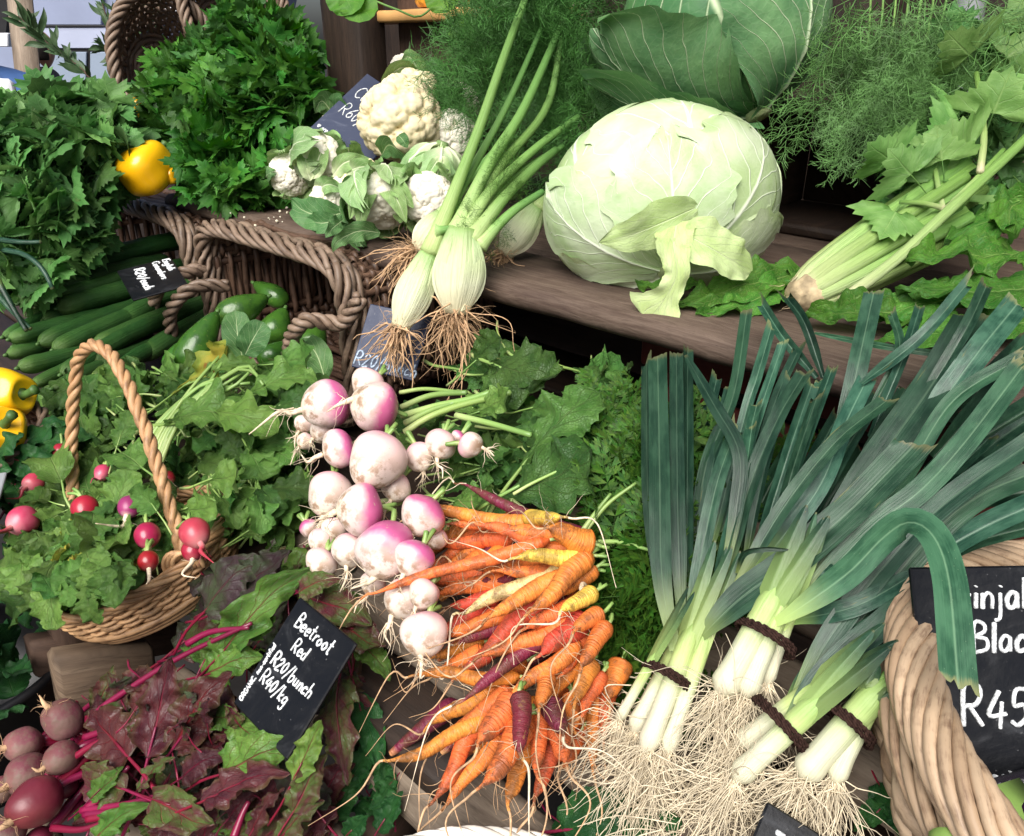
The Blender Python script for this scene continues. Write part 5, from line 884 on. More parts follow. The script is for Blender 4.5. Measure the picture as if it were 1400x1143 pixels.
# ------------------------------------------------------------------ leaf kinds for the lower display
def kind(n, prof, wid, seed, mats, smat, sr=(.028, .014), sl=.7, **kw):
    bl = leaf_tpl(n, prof, wid, seed, **kw); st = [stalk_tpl(sr[0], sr[1], sl, seed + i).mesh('stalk', M[smat]) for i in range(n)]
    return [[b.mesh('leaf', M[mm]) for b in bl for mm in [mt]] for mt in mats], st
KG = kind(8, prof_radish, .30, 1000, ['green', 'dgreen', 'yleaf'], 'stalk', nu=6, nv=30, lobe=.15, lobef=5, rip=.22, ripf=3.2, crk=.03, crf=4, curl=.8)
KR = kind(6, prof_round, .36, 1100, ['green', 'dgreen', 'yleaf'], 'stalk', nu=6, nv=26, lobe=.09, lobef=6, rip=.20, ripf=3, crk=.03, crf=4, curl=.8)
KB = kind(8, prof_beet, .27, 1200, ['beetred', 'beetmix', 'beetgreen', 'beetdark', 'chard'], 'beetstalk', (.022, .014), .8, nu=7, nv=34, lobe=.06, lobef=5, rip=.22, ripf=3, crk=.035, crf=4, curl=.5)
def put(parent, K, mi, p, q, n, wf=1.0, rr=None, stalk=True):
    i = rr.integers(len(K[1])); l = np.linalg.norm(q - p); Rm = basis(q - p, n) * l * np.array([[wf, 1, 1]])
    o = inst('leaf', K[0][mi][i], parent, np.column_stack([Rm, p]))
    if stalk: sub('stalk', K[1][i], o)
    return o
def nv_(p, rr, j=.45): return nrm(BN * .7 + nrm(EYE - p) * .6 + rr.normal(size=3) * j)
def greens(parent, K, mis, ells, L, seed, stalk=True, lift=(.0, .05), wf=1.0, P_=None):
    rr = np.random.default_rng(seed)
    for n, px, py, rx, ry, ang, sp, l0, l1 in ells:
        for k in range(n):
            while True:
                a, b = rr.uniform(-1, 1, 2)
                if a * a + b * b < 1: break
            x, y = px + a * rx, py + b * ry; h = l0 + (l1 - l0) * (1 - .7 * (a * a + b * b)) * rr.uniform(.3, 1); th = R(ang + rr.normal() * sp); l = L * rr.uniform(.6, 1.25)
            p = B(x - math.cos(th) * l * .5, y + math.sin(th) * l * .5, h); q = B(x + math.cos(th) * l * .5, y - math.sin(th) * l * .5, h + rr.uniform(-.012, .03)); lm = l / FPX * (p[1] * cP - (p[2] - H) * sP); q = p + (q - p) * min(1, 1.15 * lm / np.linalg.norm(q - p)); put(parent, K, mis[rr.integers(len(mis))], p, q, nv_(p, rr), wf * rr.uniform(.85, 1.15), rr, stalk)
def lst(parent, K, items, seed, lift=.03, stalk=True, f=lambda x, y: (x, y)):
    rr = np.random.default_rng(seed)
    for mi, x0, y0, x1, y1, wf, h0, h1 in items: p, q = B(*f(x0, y0), h0), B(*f(x1, y1), h1); put(parent, K, mi, p, q, nv_(p, rr, .25), wf, rr, stalk)
# ------------------------------------------------------------------ turnips and their tops
z5 = lambda x, y: (380 + x / 2.484, 440 + y / 2.484)
et = thing('turnip_greens', 'dark green turnip tops running back under the shelf', 'greens', B(700, 600, -.02))
greens(et, KG, [0, 1, 1], ((24, 715, 580, 70, 40, 20, 45, -.10, .0), (22, 730, 630, 80, 42, 10, 40, -.07, .02), (10, 830, 560, 40, 50, 10, 60, -.10, -.05), (16, 640, 640, 60, 40, 20, 50, -.06, .02), (10, 690, 510, 50, 25, 30, 50, -.09, -.04), (10, 590, 600, 60, 40, 0, 60, -.04, .0)), 66, 3)
lst(et, KG, [(1, 720, 610, 1075, 430, 1.0, .02, .04), (0, 830, 490, 1055, 215, .9, .02, .05), (1, 720, 140, 870, 205, 1.1, .0, .03), (1, 830, 130, 950, 200, 1, 0, .02), (0, 640, 320, 800, 270, .9, .02, .04), (1, 830, 300, 960, 270, .9, .01, .03), (0, 560, 600, 700, 640, 1, .01, .02), (1, 640, 160, 760, 60, 1, -.02, .01)], 4, f=z5)
for pts, w2 in (([(420, 290), (520, 250), (640, 240)], 13), ([(420, 320), (540, 285), (640, 265), (720, 240)], 14), ([(430, 345), (520, 300), (600, 275)], 13), ([(430, 375), (500, 330), (600, 290), (790, 240)], 14), ([(415, 240), (500, 228), (610, 238)], 9), ([(605, 318), (720, 345), (860, 385)], 13), ([(360, 640), (420, 610), (520, 600)], 14), ([(350, 610), (440, 600), (560, 590)], 10), ([(800, 585), (870, 545), (1030, 470)], 6)):
    m = MB(); m.tube(cr([B(*z5(*p), .03) for p in pts], 14), np.linspace(w2, w2 * .8, 14) / 2.484 / FPX * .9 * .95, 8); m.build('stalk', M['stalk'], et)
TUR = ((170, 280, 85, 1, .1, .075, 0, 'purple-sided turnip with dirty root end, top left of the pile'), (335, 285, 88, .9, -.35, .08, 0, 'large pinkish turnip directly under the slate-blue sign'), (310, 212, 60, .6, .5, .05, 1, 'turnip peeping out behind the top two'), (210, 430, 68, 1, .25, .065, 0, 'medium purple turnip left of the biggest white one'), (340, 465, 100, .35, .75, .09, 1, 'biggest white turnip with a long tapering tail'), (480, 455, 50, -.2, .7, .05, 1, 'small egg-shaped turnip right of the biggest'), (553, 415, 55, .2, .6, .05, 1, 'small round white turnip with a short tail, among the leaves'), (652, 418, 45, -.9, .2, .05, 1, 'small white turnip furthest right, with a wispy tail'), (612, 392, 26, .7, .6, .035, 0, 'tiny purple-topped turnip between the two small round ones'), (405, 560, 50, .3, .5, .05, 1, 'pinkish turnip tucked under the biggest on its right'), (175, 580, 76, .2, .6, .05, 1, 'dull white turnip left behind, below the medium purple one'), (280, 635, 90, .95, .0, .085, 0, 'turnip with a bright purple right side in the middle of the pile'), (495, 655, 80, .55, .75, .07, 0, 'purple-topped turnip just left of the carrot tips'), (365, 770, 98, .35, .9, .085, 0, 'large turnip with purple crown and fine dark roots'), (465, 800, 66, .6, .75, .085, 0, 'purple-crowned turnip with a gnawed hole at its tail'), (240, 770, 60, .2, .8, .06, 1, 'turnip with a brown scarred underside'), (150, 815, 54, .3, .5, .05, 1, 'small white turnip lowest on the left'), (148, 742, 46, .3, .6, .045, 1, 'small white turnip second lowest on the left'), (192, 700, 44, .3, .6, .045, 1, 'small turnip wedged above the scarred one'), (425, 940, 74, .5, .6, .06, 1, 'white turnip with bushy roots above the lowest turnip'), (500, 920, 56, .5, .6, .075, 1, 'white turnip with forked root overlapping carrots'), (500, 1050, 80, .25, .85, .07, 1, 'lowest turnip in the pile, pinkish white'), (325, 890, 46, .5, .7, .05, 1, 'small white turnip with a thick tail pointing lower left'), (105, 700, 32, -.2, .5, .03, 0, 'shaded purple turnip at the left behind the small whites'), (92, 345, 36, .5, .5, .04, 1, 'shaded turnip at the left behind the dirty purple-sided one'), (150, 372, 44, .5, .3, .045, 1, 'pale turnip with rootlets below the dirty purple-sided one'), (540, 735, 40, .4, .5, .04, 1, 'turnip mostly hidden behind carrot tips'), (95, 405, 30, .4, .2, .035, 1, 'small brownish turnip at the left rim of the pile'))
for i, (x, y, r0, cx, cy, lift, wh, lab) in enumerate(TUR):
    px, py = z5(x, y); c = B(px, py, lift); t = c[1] * cP - (c[2] - H) * sP; r_ = r0 / 2.484 / FPX * t; v = nrm(EYE - c); xx = nrm(np.cross(UP, v)); yy = np.cross(v, xx); A = nrm(xx * cx + yy * cy - v * .22); s = np.linspace(.06, 3.06, 24); rr = np.random.default_rng(i)
    fl = rr.uniform(.84, 1.06); pr = [(r_ * math.sin(q) * (1 if q > 1.57 else 1 - .14 * math.cos(q) ** 2), -r_ * fl * (1.06 if q < 1.57 else .88) * math.cos(q)) for q in s]
    m = MB(); revolve(m, pr, axis_m(c, A, 1, i), 32, .09, 5, .014, i, v=s / 3.12); o = tag(m.build('turnip', M['turnipw' if wh else 'turnip'], org=c), lab, 'turnip', 'turnips heaped on the rack')
    tb = MB(); b = c - A * r_ * 1.0; d = nrm(-A + rr.normal(size=3) * .35 + np.array([0, 0, -.25])); tl = r_ * rr.uniform(.7, 1.5); tb.tube(cr([b + A * r_ * .08, b + d * tl * .4, b + d * tl * .8 + rr.normal(size=3) * tl * .12, b + d * tl * 1.3 + rr.normal(size=3) * tl * .3], 14), r_ * np.linspace(.20, .015, 14) ** 1.25 * .95 + .0004, 8)
    strands(tb, 5 + (7 if wh else 2), b + d * tl * .25, d, r_ * 1.5, .0006, i + 5, .6, .15, .6, r_ * .14, 6, 3); tb.build('tail', M['root'], o)
    sb = MB()
    for k in range(3): dd = nrm(A + rr.normal(size=3) * .35 - v * .4); sb.tube(cr([c + A * r_ * .80, c + A * r_ * .9 + dd * .006, c + A * r_ * .9 + dd * rr.uniform(.008, .018)], 6), .0026, 6)
    sb.build('stalk_stub', M['stalk'], o)
# ------------------------------------------------------------------ carrots
z3 = lambda x, y: (480 + x / 2.186, 620 + y / 2.186)
CAR = ((430, 160, 215, 158, 50, 'or', 3, 'topmost slender orange carrot with a thread tail over the turnips'), (455, 190, 295, 210, 46, 'or', 2, 'orange carrot just below the topmost one'), (505, 215, 383, 213, 50, 'or', 4, 'short orange carrot with fine rootlets under the purple one'), (400, 240, 265, 272, 56, 'or', 0, 'shaded orange carrot behind the long ones at the upper left'), (590, 222, 470, 222, 66, 'or', 4, 'stubby orange carrot beside the bent yellow one'), (500, 148, 630, 190, 52, 'ye', 5, 'bent yellow carrot lying across the top of the bunch'), (672, 235, 590, 222, 82, 'yo', 6, 'round-shouldered apricot carrot at the cream tie'), (615, 165, 340, 92, 46, 'pu', 2, 'dark red carrot pointing up left above the bunch'), (640, 290, 487, 312, 58, 'ye', 6, 'yellow carrot with a long pale tail, upper middle'), (565, 268, 345, 335, 92, 'or', 3, 'broadest orange carrot, upper middle'), (430, 262, 75, 416, 44, 'or', 6, 'longest orange carrot stretching across the turnips'), (610, 345, 438, 350, 56, 'or', 4, 'orange carrot directly under the long-tailed yellow one'), (330, 352, 228, 386, 46, 'or', 1, 'orange carrot in shade under the longest one'), (395, 378, 264, 420, 62, 'or', 1, 'plump orange carrot under the shaded one at left'), (380, 428, 296, 456, 48, 're', 1, 'red carrot tip left of the cream one'), (540, 368, 335, 480, 56, 'cr', 4, 'cream-white carrot in the middle of the bunch'), (572, 388, 408, 492, 62, 'or', 5, 'orange carrot lying alongside the cream one'), (655, 322, 537, 470, 70, 'or', 6, 'smooth orange carrot pointing down left below the tie'), (690, 350, 625, 425, 54, 'or', 4, 'orange carrot right of the smooth one'), (690, 412, 628, 470, 56, 'ye', 6, 'yellow-green shouldered carrot on the right edge'), (715, 478, 668, 530, 58, 'or', 6, 'small ball-ended orange carrot on the right edge'), (625, 465, 525, 520, 62, 'or', 5, 'orange carrot left of the yellow-green one'), (405, 480, 275, 548, 52, 'or', 3, 'orange carrot below the cream tip at left'), (425, 520, 325, 565, 50, 'pu', 2, 'dark purple-red carrot hidden under the orange at left'), (490, 490, 320, 660, 66, 're', 3, 'long red carrot in the centre'), (575, 525, 385, 606, 62, 'or', 5, 'orange carrot crossing over the long red one'), (650, 505, 568, 600, 78, 're', 5, 'fat red carrot with pale tip right of centre'), (738, 530, 688, 640, 58, 'or', 6, 'orange carrot hanging on the right edge with a long tail'), (668, 560, 630, 660, 58, 'or', 4, 'orange carrot behind the fat red one'), (540, 580, 340, 735, 50, 'pu', 5, 'purple carrot with orange tip across the centre'), (615, 600, 478, 722, 56, 'or', 5, 'orange carrot right beside the purple centre one'), (340, 600, 262, 655, 56, 'or', 2, 'orange carrot tip at the left under the red one'), (380, 690, 195, 662, 50, 'or', 4, 'orange carrot pointing left with a long wavy tail'), (640, 620, 586, 745, 62, 'or', 3, 'orange carrot in the right centre gap'), (560, 680, 562, 760, 56, 'or', 5, 'short orange carrot under the centre'), (790, 640, 768, 735, 76, 'or', 2, 'plump orange carrot with green frond by the leek roots'), (345, 730, 232, 812, 56, 'or', 3, 'orange carrot lower left pointing at the slats'), (405, 745, 282, 852, 60, 'or', 4, 'orange carrot next to the lower left one'), (440, 755, 382, 862, 86, 'or', 6, 'rounded orange carrot with a thick root over the lower bunch'), (310, 835, 118, 918, 50, 'or', 5, 'orange carrot reaching out lowest on the left'), (350, 840, 246, 1040, 60, 'or', 4, 'long orange carrot low on the left with a trailing tail'), (385, 900, 286, 1050, 52, 'or', 3, 'reddish orange carrot right of the long low one'), (470, 835, 395, 990, 84, 'or', 6, 'fat orange carrot in the lower middle'), (495, 900, 468, 1045, 66, 'or', 3, 'orange carrot lowest in the middle'), (500, 725, 506, 900, 62, 'pu', 7, 'dark purple carrot standing upright in the lower middle'), (580, 765, 634, 830, 72, 'pu', 5, 'purple carrot with apricot end, lower right'), (545, 790, 555, 960, 58, 'or', 4, 'orange carrot hanging right of the upright purple one'), (595, 835, 640, 920, 70, 'or', 4, 'orange carrot below the apricot-ended purple one'), (725, 750, 722, 940, 52, 'or', 1, 'long orange carrot hanging by the leek roots'), (695, 640, 668, 745, 60, 'or', 4, 'orange carrot in the right gap above the hanging ones'), (725, 680, 690, 785, 48, 'or', 3, 'slim orange carrot on the right with forked tail'), (575, 900, 550, 1030, 54, 're', 2, 'dull red carrot lowest on the right'), (640, 740, 665, 830, 56, 'or', 2, 'orange carrot in shade at the lower right'), (660, 850, 640, 930, 50, 'or', 1, 'orange carrot in deep shade lowest right'), (440, 365, 380, 385, 40, 'pu', 1, 'small purple carrot in the gap above the cream one'), (760, 720, 755, 850, 56, 'or', 1, 'orange carrot behind the plump frond-topped one'), (470, 640, 400, 720, 60, 'or', 2, 'orange carrot under the purple centre one'), (610, 690, 530, 780, 56, 'or', 1, 'shaded orange carrot under the lower centre'), (330, 570, 240, 610, 44, 'or', 1, 'thin orange carrot at left near the lowest turnip'))
for i, (x0, y0, x1, y1, w2, cl, L, lab) in enumerate(CAR):
    a, b = z3(x0, y0), z3(x1, y1); lift = .008 + L * .011 + .012 * math.exp(-((a[0] - 700) / 90) ** 2); p = B(*a, lift + .004); q = B(*b, lift - .004 + (.012 if L > 4 else 0)); l = np.linalg.norm(q - p); d = (q - p) / l; rr = np.random.default_rng(i + 40); t = p[1] * cP - (p[2] - H) * sP; r_ = w2 / 2.186 / 2 / FPX * t * 1.12; ext = min(.45 * l, .045); tie_ = B(805, 745, .02); dr = nrm(nrm(p - q) + .9 * nrm(tie_ - p)); p = p + dr * ext * (1 if L < 7 else .2) - BN * .018 * (L < 7); l = np.linalg.norm(q - p)
    sd = np.cross(d, BN); tip = q + d * l * .0
    tail = [q + d * .012 + sd * rr.normal() * .004, q + d * .035 + sd * rr.normal() * .015 - UP * .006, q + d * rr.uniform(.05, .085) + sd * rr.normal() * .035 - UP * rr.uniform(.005, .03)]
    c = cr([p, p * .65 + q * .35 + sd * rr.normal() * l * .035, p * .3 + q * .7 + sd * rr.normal() * l * .03, q] + tail, 46); s = np.linspace(0, 1, 46); sl = np.concatenate([[0], np.cumsum(np.linalg.norm(np.diff(c, axis=0), axis=1))]); u = sl / l
    taper = np.where(u < 1, (1 - .50 * u ** 1.2 - .34 * sm(.78, 1.02, u)), .16); sh_ = np.sqrt(np.clip(1 - (1 - np.clip(u / .16, 0, 1)) ** 2, .02, 1))
    body = r_ * taper * sh_; th = .0013 * np.clip(1 - (u - 1) / max(.01, u[-1] - 1), .22, 1); w_ = sm(.93, 1.10, u); rad = body * (1 - w_) + th * w_
    k = int(np.argmax(u > 1.08)) or 45
    m = MB(); m.tube(c[:k + 1], rad[:k + 1] * (1 + .03 * np.sin(u[:k + 1] * 70 + i) * (1 - w_[:k + 1])), 16, v0_ if False else True, (1, 0)); V = np.vstack(m.V); m.V = [V + (wob(V, 22, i) * r_ * .05)[:, None] * BN]
    o = tag(m.build('carrot', M['c_' + cl], org=p), lab, 'carrot', 'carrots in the rainbow carrot heap')
    m = MB(); m.tube(c[k:], rad[k:], 5); 
    for j in range(5): u0 = rr.integers(12, max(13, k)); strands(m, 1, c[u0] + BN * rad[u0] * .7, BN * .5 + d + rr.normal(size=3) * .6, .035, .00045, i * 9 + j, .5, .1, .6, .001, 6, 3)
    m.build('root_tail', M['root2' if cl in ('or', 're', 'yo') else 'root'], o)
    m = MB()
    for j in range(3): m.tube(cr([p - d * r_ * .0, p - d * .004 - BN * .002, p - d * .009 + rr.normal(size=3) * .002 - BN * .004], 5), .0018, 5)
    m.build('stalk_stub', M['stalk'], o)
for k in range(26):
    rr = np.random.default_rng(k + 700); x, y = rr.uniform(560, 800), rr.uniform(700, 1030)
    if abs(x - (700 - (y - 860) * .12)) > 105: continue
    cl = ['or', 'or', 'or', 're', 'pu'][k % 5]; p = B(x + 45, y - 30, .004); q = B(x - 48, y + 42, .002); m = MB(); s = np.linspace(0, 1, 18); m.tube(cr([p, (p + q) / 2, q], 18), .0105 * np.sqrt(np.clip(1 - (1 - np.clip(s / .16, 0, 1)) ** 2, .02, 1)) * (1 - .7 * s ** 1.5), 12, True, (1, 0))
    tag(m.build('carrot', M['c_' + cl], org=p), 'carrot buried in the shadow at the bottom of the heap', 'carrot', 'buried carrots in the heap')
ec = thing('carrot_greens', 'feathery green carrot tops between the carrots and the leeks', 'greens', B(850, 700, -.03))
ct = [frond_tpl(70 + i, 17, 9, .0045, True) for i in range(4)]; m = MB(); ms = [[] for _ in ct]; rr = np.random.default_rng(9)
for n, px, py, rx, ry, ang, sp, l0, l1, L in ((44, 838, 700, 48, 64, 35, 35, -.06, .022, .115), (42, 838, 795, 38, 64, 15, 45, -.06, .02, .105), (12, 838, 650, 40, 28, 50, 45, -.07, .0, .10), (18, 885, 860, 30, 45, 0, 60, -.06, -.02, .09), (24, 930, 720, 36, 110, 50, 60, -.085, -.045, .11), (25, 820, 870, 40, 40, 0, 90, -.03, -.01, .06)):
    for k in range(n):
        a, b = nrm(rr.normal(size=2)) * math.sqrt(rr.random()); th = R(ang + rr.normal() * sp); p = B(px + a * rx, py + b * ry, rr.uniform(l0, l1)); q = B(px + a * rx + math.cos(th) * 60, py + b * ry - math.sin(th) * 60, rr.uniform(l0, l1)); ms[rr.integers(4)].append(mat34(basis(q - p, nv_(p, rr, .5)), p, L * rr.uniform(.7, 1.2)))
for tp, q in zip(ct, ms): m.stamp(tp, q)
m.build('fronds', M['ctop'], ec)
m = MB()
for i, pts in enumerate(([(800, 742), (845, 741), (895, 754)], [(797, 730), (830, 690), (870, 660)], [(795, 728), (815, 700), (835, 675)])): m.tube(cr([B(*p, .042 + .003 * i) for p in pts], 12), np.linspace(.0028, .0016, 12), 6)
m.build('stems', M['stalk'], ec)
for (x, y), lab in (((801, 742), 'cream tie around the carrot stems at the top of the bunch'), ((800, 812), 'cream tie beside the yellow-green shouldered carrot')):
    c = B(x, y, .05); a = np.linspace(0, 6.28, 22); ax = nrm(B(x + 40, y - 12, .05) - c); Mx = axis_m(c, ax); m = MB(); rope(m, c + np.outer(np.cos(a), Mx[:, 0]) * .008 + np.outer(np.sin(a), Mx[:, 1]) * .010, .0014, .0012, 3, 7, 5, 60); tag(m.build('bunch_tie', M['band']), lab, 'tie')
# ------------------------------------------------------------------ leeks
def shank(px0, py0, px1, py1, w2, lift): return B(px0, py0, lift), B(px1, py1, lift + .012), w2
z4 = lambda x, y: (780 + x / 2.198, 380 + y / 2.198)
def strap(e, pts, wpx, l0, l1, seed, fold=.75, cut=True, roll=0.0, thin=1.0, base=.5, face=False, mt=None):
    q = []; n = len(pts)
    for i, p in enumerate(pts): f = i / (n - 1); q.append(B(*z4(*p), l0 + (l1 - l0) * f + .012 * math.sin(3.14 * f)))
    rr = np.random.default_rng(seed); t = q[0][1] * cP - (q[0][2] - H) * sP; w_ = wpx / 2.198 / FPX * t * .49
    pr = (lambda s: base + (1 - base) * sm(0, .3, s)) if cut else (lambda s: (base + (1 - base) * sm(0, .3, s)) * np.sqrt(np.clip(1 - np.clip((s - .55) / .46, 0, 1) ** 2, 0, 1)))
    m = MB(); leaf(m, q, w_, nrm(EYE - q[0]) + BN + rr.normal(size=3) * .25, pr, 5, 40, fold=fold * rr.uniform(.6, 1.3), rip=.05, ripf=2, crk=.0012, crf=10, seed=seed, roll=roll, face=face)
    if cut:                                                # ragged cut end
        V = m.V[-1].reshape(41, 11, 3); d = nrm(V[-1] - V[-3]); V[-1] += d * (rr.normal(size=(11, 1)) * .0015 + np.linspace(-1, 1, 11)[:, None] * rr.normal() * .008)
    return m.build('leaf', M[mt or ('leek' if pts[0][1] > 880 else 'leekfar')], e)
LK = []
def leek(label, px0, py0, px1, py1, w2, lift, seed, rn=55, rl=.085, rdir=None, sl=1.0):
    p, q = B(px0, py0, lift), B(px1, py1, lift + .015); t = p[1] * cP - (p[2] - H) * sP; r_ = w2 * .86 / 2 / FPX * t; d = nrm(q - p); e = thing('leek', label, 'leek', p, 'leeks tied in bunches on the rack'); LK.append(e)
    m = MB(); c = cr([p, p * .5 + q * .5, q, q + d * .05], 26); s = np.linspace(0, 1, 26); m.tube(c, r_ * (.55 + .45 * sm(0, .07, s)) * (1 + .18 * np.exp(-((s - .08) / .09) ** 2)) * (1 + .12 * s) * (1 - .75 * sm(.72, 1, s)), 18); m.build('shank', M['shank'], e)
    m = MB(); strands(m, rn + 70, p, nrm(-d + np.array([0, -.25, -.35]) * .8), rl * .9, .00045, seed, .55, .2, .42, r_ * .8, 8, 4, .35); m.build('roots', M['fibre'], e)
    for k in range(2): leafb = MB(); x = np.cross(d, BN); leaf(leafb, [c[12] + BN * r_ * .3, c[20] + BN * r_ * .85 + x * (k - .5) * r_ * .6, q + d * .06 * sl + BN * r_ * .95 + x * (k - .5) * r_ * 1.3, q + d * .10 * sl + BN * r_ * .9 + x * (k - .5) * r_ * 2.0], r_ * 1.1, BN, lambda s: (.55 + .45 * sm(0, .3, s)) * np.sqrt(np.clip(1.01 - s ** 2.5, 0, 1)), 5, 24, fold=-.5, rip=.02, seed=seed + k); leafb.build('sheath', M['sheath'], e)
    return e
l1 = leek('leek with a long white shank in the left bunch, in front', 882, 1028, 930, 905, 31, .035, 1); l2 = leek('leek in the left bunch with its shank behind the front one', 866, 1000, 908, 920, 27, .022, 2); l3 = leek('short-shanked leek on the right of the left bunch', 911, 1030, 950, 915, 24, .03, 3)
l4 = leek('thickest leek of the upper bunch tied with twine', 985, 948, 1035, 858, 40, .045, 4); l5 = leek('leek beside the thickest one in the upper bunch', 1018, 952, 1050, 872, 32, .04, 5); l6 = leek('thin leek at the right of the upper bunch', 1046, 935, 1068, 872, 22, .03, 6, 40)
l7 = leek('green-shanked leek in the lower middle bunch, in front', 1005, 1065, 1075, 1000, 34, .04, 7, sl=.95); l8 = leek('leek behind the green-shanked one in the middle bunch', 1010, 1018, 1070, 975, 32, .03, 8)
l9 = leek('broad white leek lowest on the right', 1095, 1062, 1160, 990, 42, .035, 9, sl=.45); l10 = leek('slim white leek beside the broad lowest one', 1140, 1068, 1170, 1005, 28, .03, 10, sl=.4)
l11 = leek('tiny leek end lying among the carrots', 845, 985, 868, 945, 15, .03, 11, 20, .05)
S = strap
S(l1, [(315, 1120), (275, 900), (268, 600), (262, 235)], 72, .055, .06, 1, .12); S(l1, [(335, 1080), (322, 700), (318, 225)], 52, .045, .05, 2, .3); S(l2, [(345, 1060), (350, 700), (352, 215)], 50, .03, .04, 3); S(l1, [(300, 1060), (236, 700), (228, 250)], 40, .05, .05, 4, .2)
S(l1, [(350, 1080), (400, 800), (445, 600), (500, 450)], 52, .045, .06, 5, .2); S(l2, [(360, 1000), (400, 600), (490, 350), (530, 100)], 46, .01, .02, 6, .5); S(l3, [(460, 900), (500, 680), (505, 520), (430, 380), (345, 230)], 48, .05, .07, 7, .25, False); S(l3, [(420, 1040), (470, 800), (520, 620), (545, 450)], 52, .04, .05, 8)
S(l3, [(450, 960), (530, 650), (620, 430), (705, 285)], 58, .045, .05, 9, .3); S(l2, [(400, 900), (520, 430), (560, 300), (605, 145)], 40, .0, .02, 10, .5); S(l2, [(420, 900), (560, 430), (640, 190)], 36, -.01, .01, 11, .4); S(l3, [(480, 950), (600, 420), (690, 205)], 40, -.02, -.005, 12); S(l3, [(540, 900), (650, 540), (725, 320)], 54, .0, .02, 13); S(l2, [(560, 900), (680, 560), (785, 275)], 54, -.01, .01, 14); S(l4, [(560, 900), (660, 600), (765, 300)], 56, -.02, .0, 15)
S(l4, [(480, 960), (640, 690), (800, 490), (955, 365)], 54, .06, .05, 16, .3); S(l4, [(540, 900), (740, 640), (820, 450), (895, 295)], 62, .03, .03, 17, .35); S(l5, [(600, 900), (760, 640), (850, 480), (930, 350)], 50, .01, .02, 18)
S(l3, [(345, 1130), (410, 1060), (520, 955), (680, 840), (850, 690), (1035, 500)], 104, .045, .075, 19, .22, True, 0, 1, .12); S(l5, [(590, 1075), (720, 920), (880, 760), (1010, 620)], 90, .04, .05, 20, .3); S(l5, [(595, 1050), (700, 900), (800, 760), (920, 560), (1080, 330), (1215, 110)], 116, .03, .035, 21, .18); S(l6, [(640, 1040), (760, 880), (870, 750), (1000, 600), (1150, 370), (1363, 235)], 56, .045, .06, 22, .3); S(l6, [(630, 1050), (780, 880), (920, 740), (1050, 640), (1180, 500), (1363, 260)], 74, .055, .06, 23, .25)
S(l4, [(800, 560), (860, 280), (912, 40)], 62, .01, .035, 24, .15); S(l5, [(880, 440), (985, 230), (965, 105)], 30, .02, .03, 25, .4); S(l5, [(900, 480), (1000, 240), (1050, 90)], 46, .02, .03, 26); S(l6, [(860, 330), (1050, 180), (1195, 15)], 40, .03, .06, 27, .4); S(l6, [(1040, 400), (1180, 170), (1250, 25)], 46, .03, .05, 28); S(l6, [(1040, 480), (1220, 230), (1345, 75)], 84, .03, .04, 29, .2); S(l6, [(1090, 540), (1280, 330), (1400, 170)], 84, .02, .03, 30)
S(l7, [(650, 1330), (780, 1080), (1000, 800), (1160, 650), (1390, 490)], 78, .045, .055, 31, .25); S(l7, [(660, 1340), (820, 1100), (1060, 800), (1220, 660), (1400, 580)], 88, .03, .04, 32, .25); S(l8, [(640, 1310), (820, 1070), (1080, 850), (1240, 750), (1420, 670)], 84, .015, .03, 33); S(l8, [(1000, 900), (1200, 800), (1420, 740)], 80, .0, .01, 34); S(l8, [(960, 760), (1130, 560), (1400, 380)], 90, .01, .02, 35); S(l8, [(900, 860), (1100, 700), (1380, 640)], 90, -.01, .01, 36)
S(l4, [(565, 1060), (660, 1010), (830, 890), (940, 780), (1015, 735), (1085, 770), (1135, 900), (1165, 1225)], 82, .055, .15, 37, .16, True, 0, 1, .2, True, 'leekpale'); S(l7, [(660, 1030), (860, 985), (1050, 880)], 62, .05, .05, 38, .3, False); S(l7, [(640, 1372), (720, 1250), (830, 1130), (950, 1030), (1090, 900)], 84, .05, .05, 39, .25); S(l8, [(640, 1320), (720, 1200), (850, 1090), (1090, 950)], 76, .03, .04, 40); S(l9, [(828, 1350), (880, 1240), (950, 1110), (1040, 1000)], 84, .03, .03, 41); S(l10, [(857, 1370), (900, 1260), (960, 1150), (1030, 1060)], 70, .015, .02, 42); S(l9, [(700, 1290), (800, 1150), (890, 1050), (1000, 900)], 76, .0, .02, 43)
S(l3, [(500, 885), (525, 825), (580, 812), (655, 815)], 22, .07, .085, 44, .5, False); S(l4, [(760, 300), (705, 140), (650, 60)], 48, -.0, .02, 45); S(l4, [(740, 300), (640, 180), (575, 78)], 46, -.02, .0, 46); S(l6, [(1250, 240), (1000, 215), (728, 165)], 22, .0, .01, 47, .3, False); S(l6, [(720, 960), (770, 900), (800, 870)], 36, .07, .075, 48, .3)
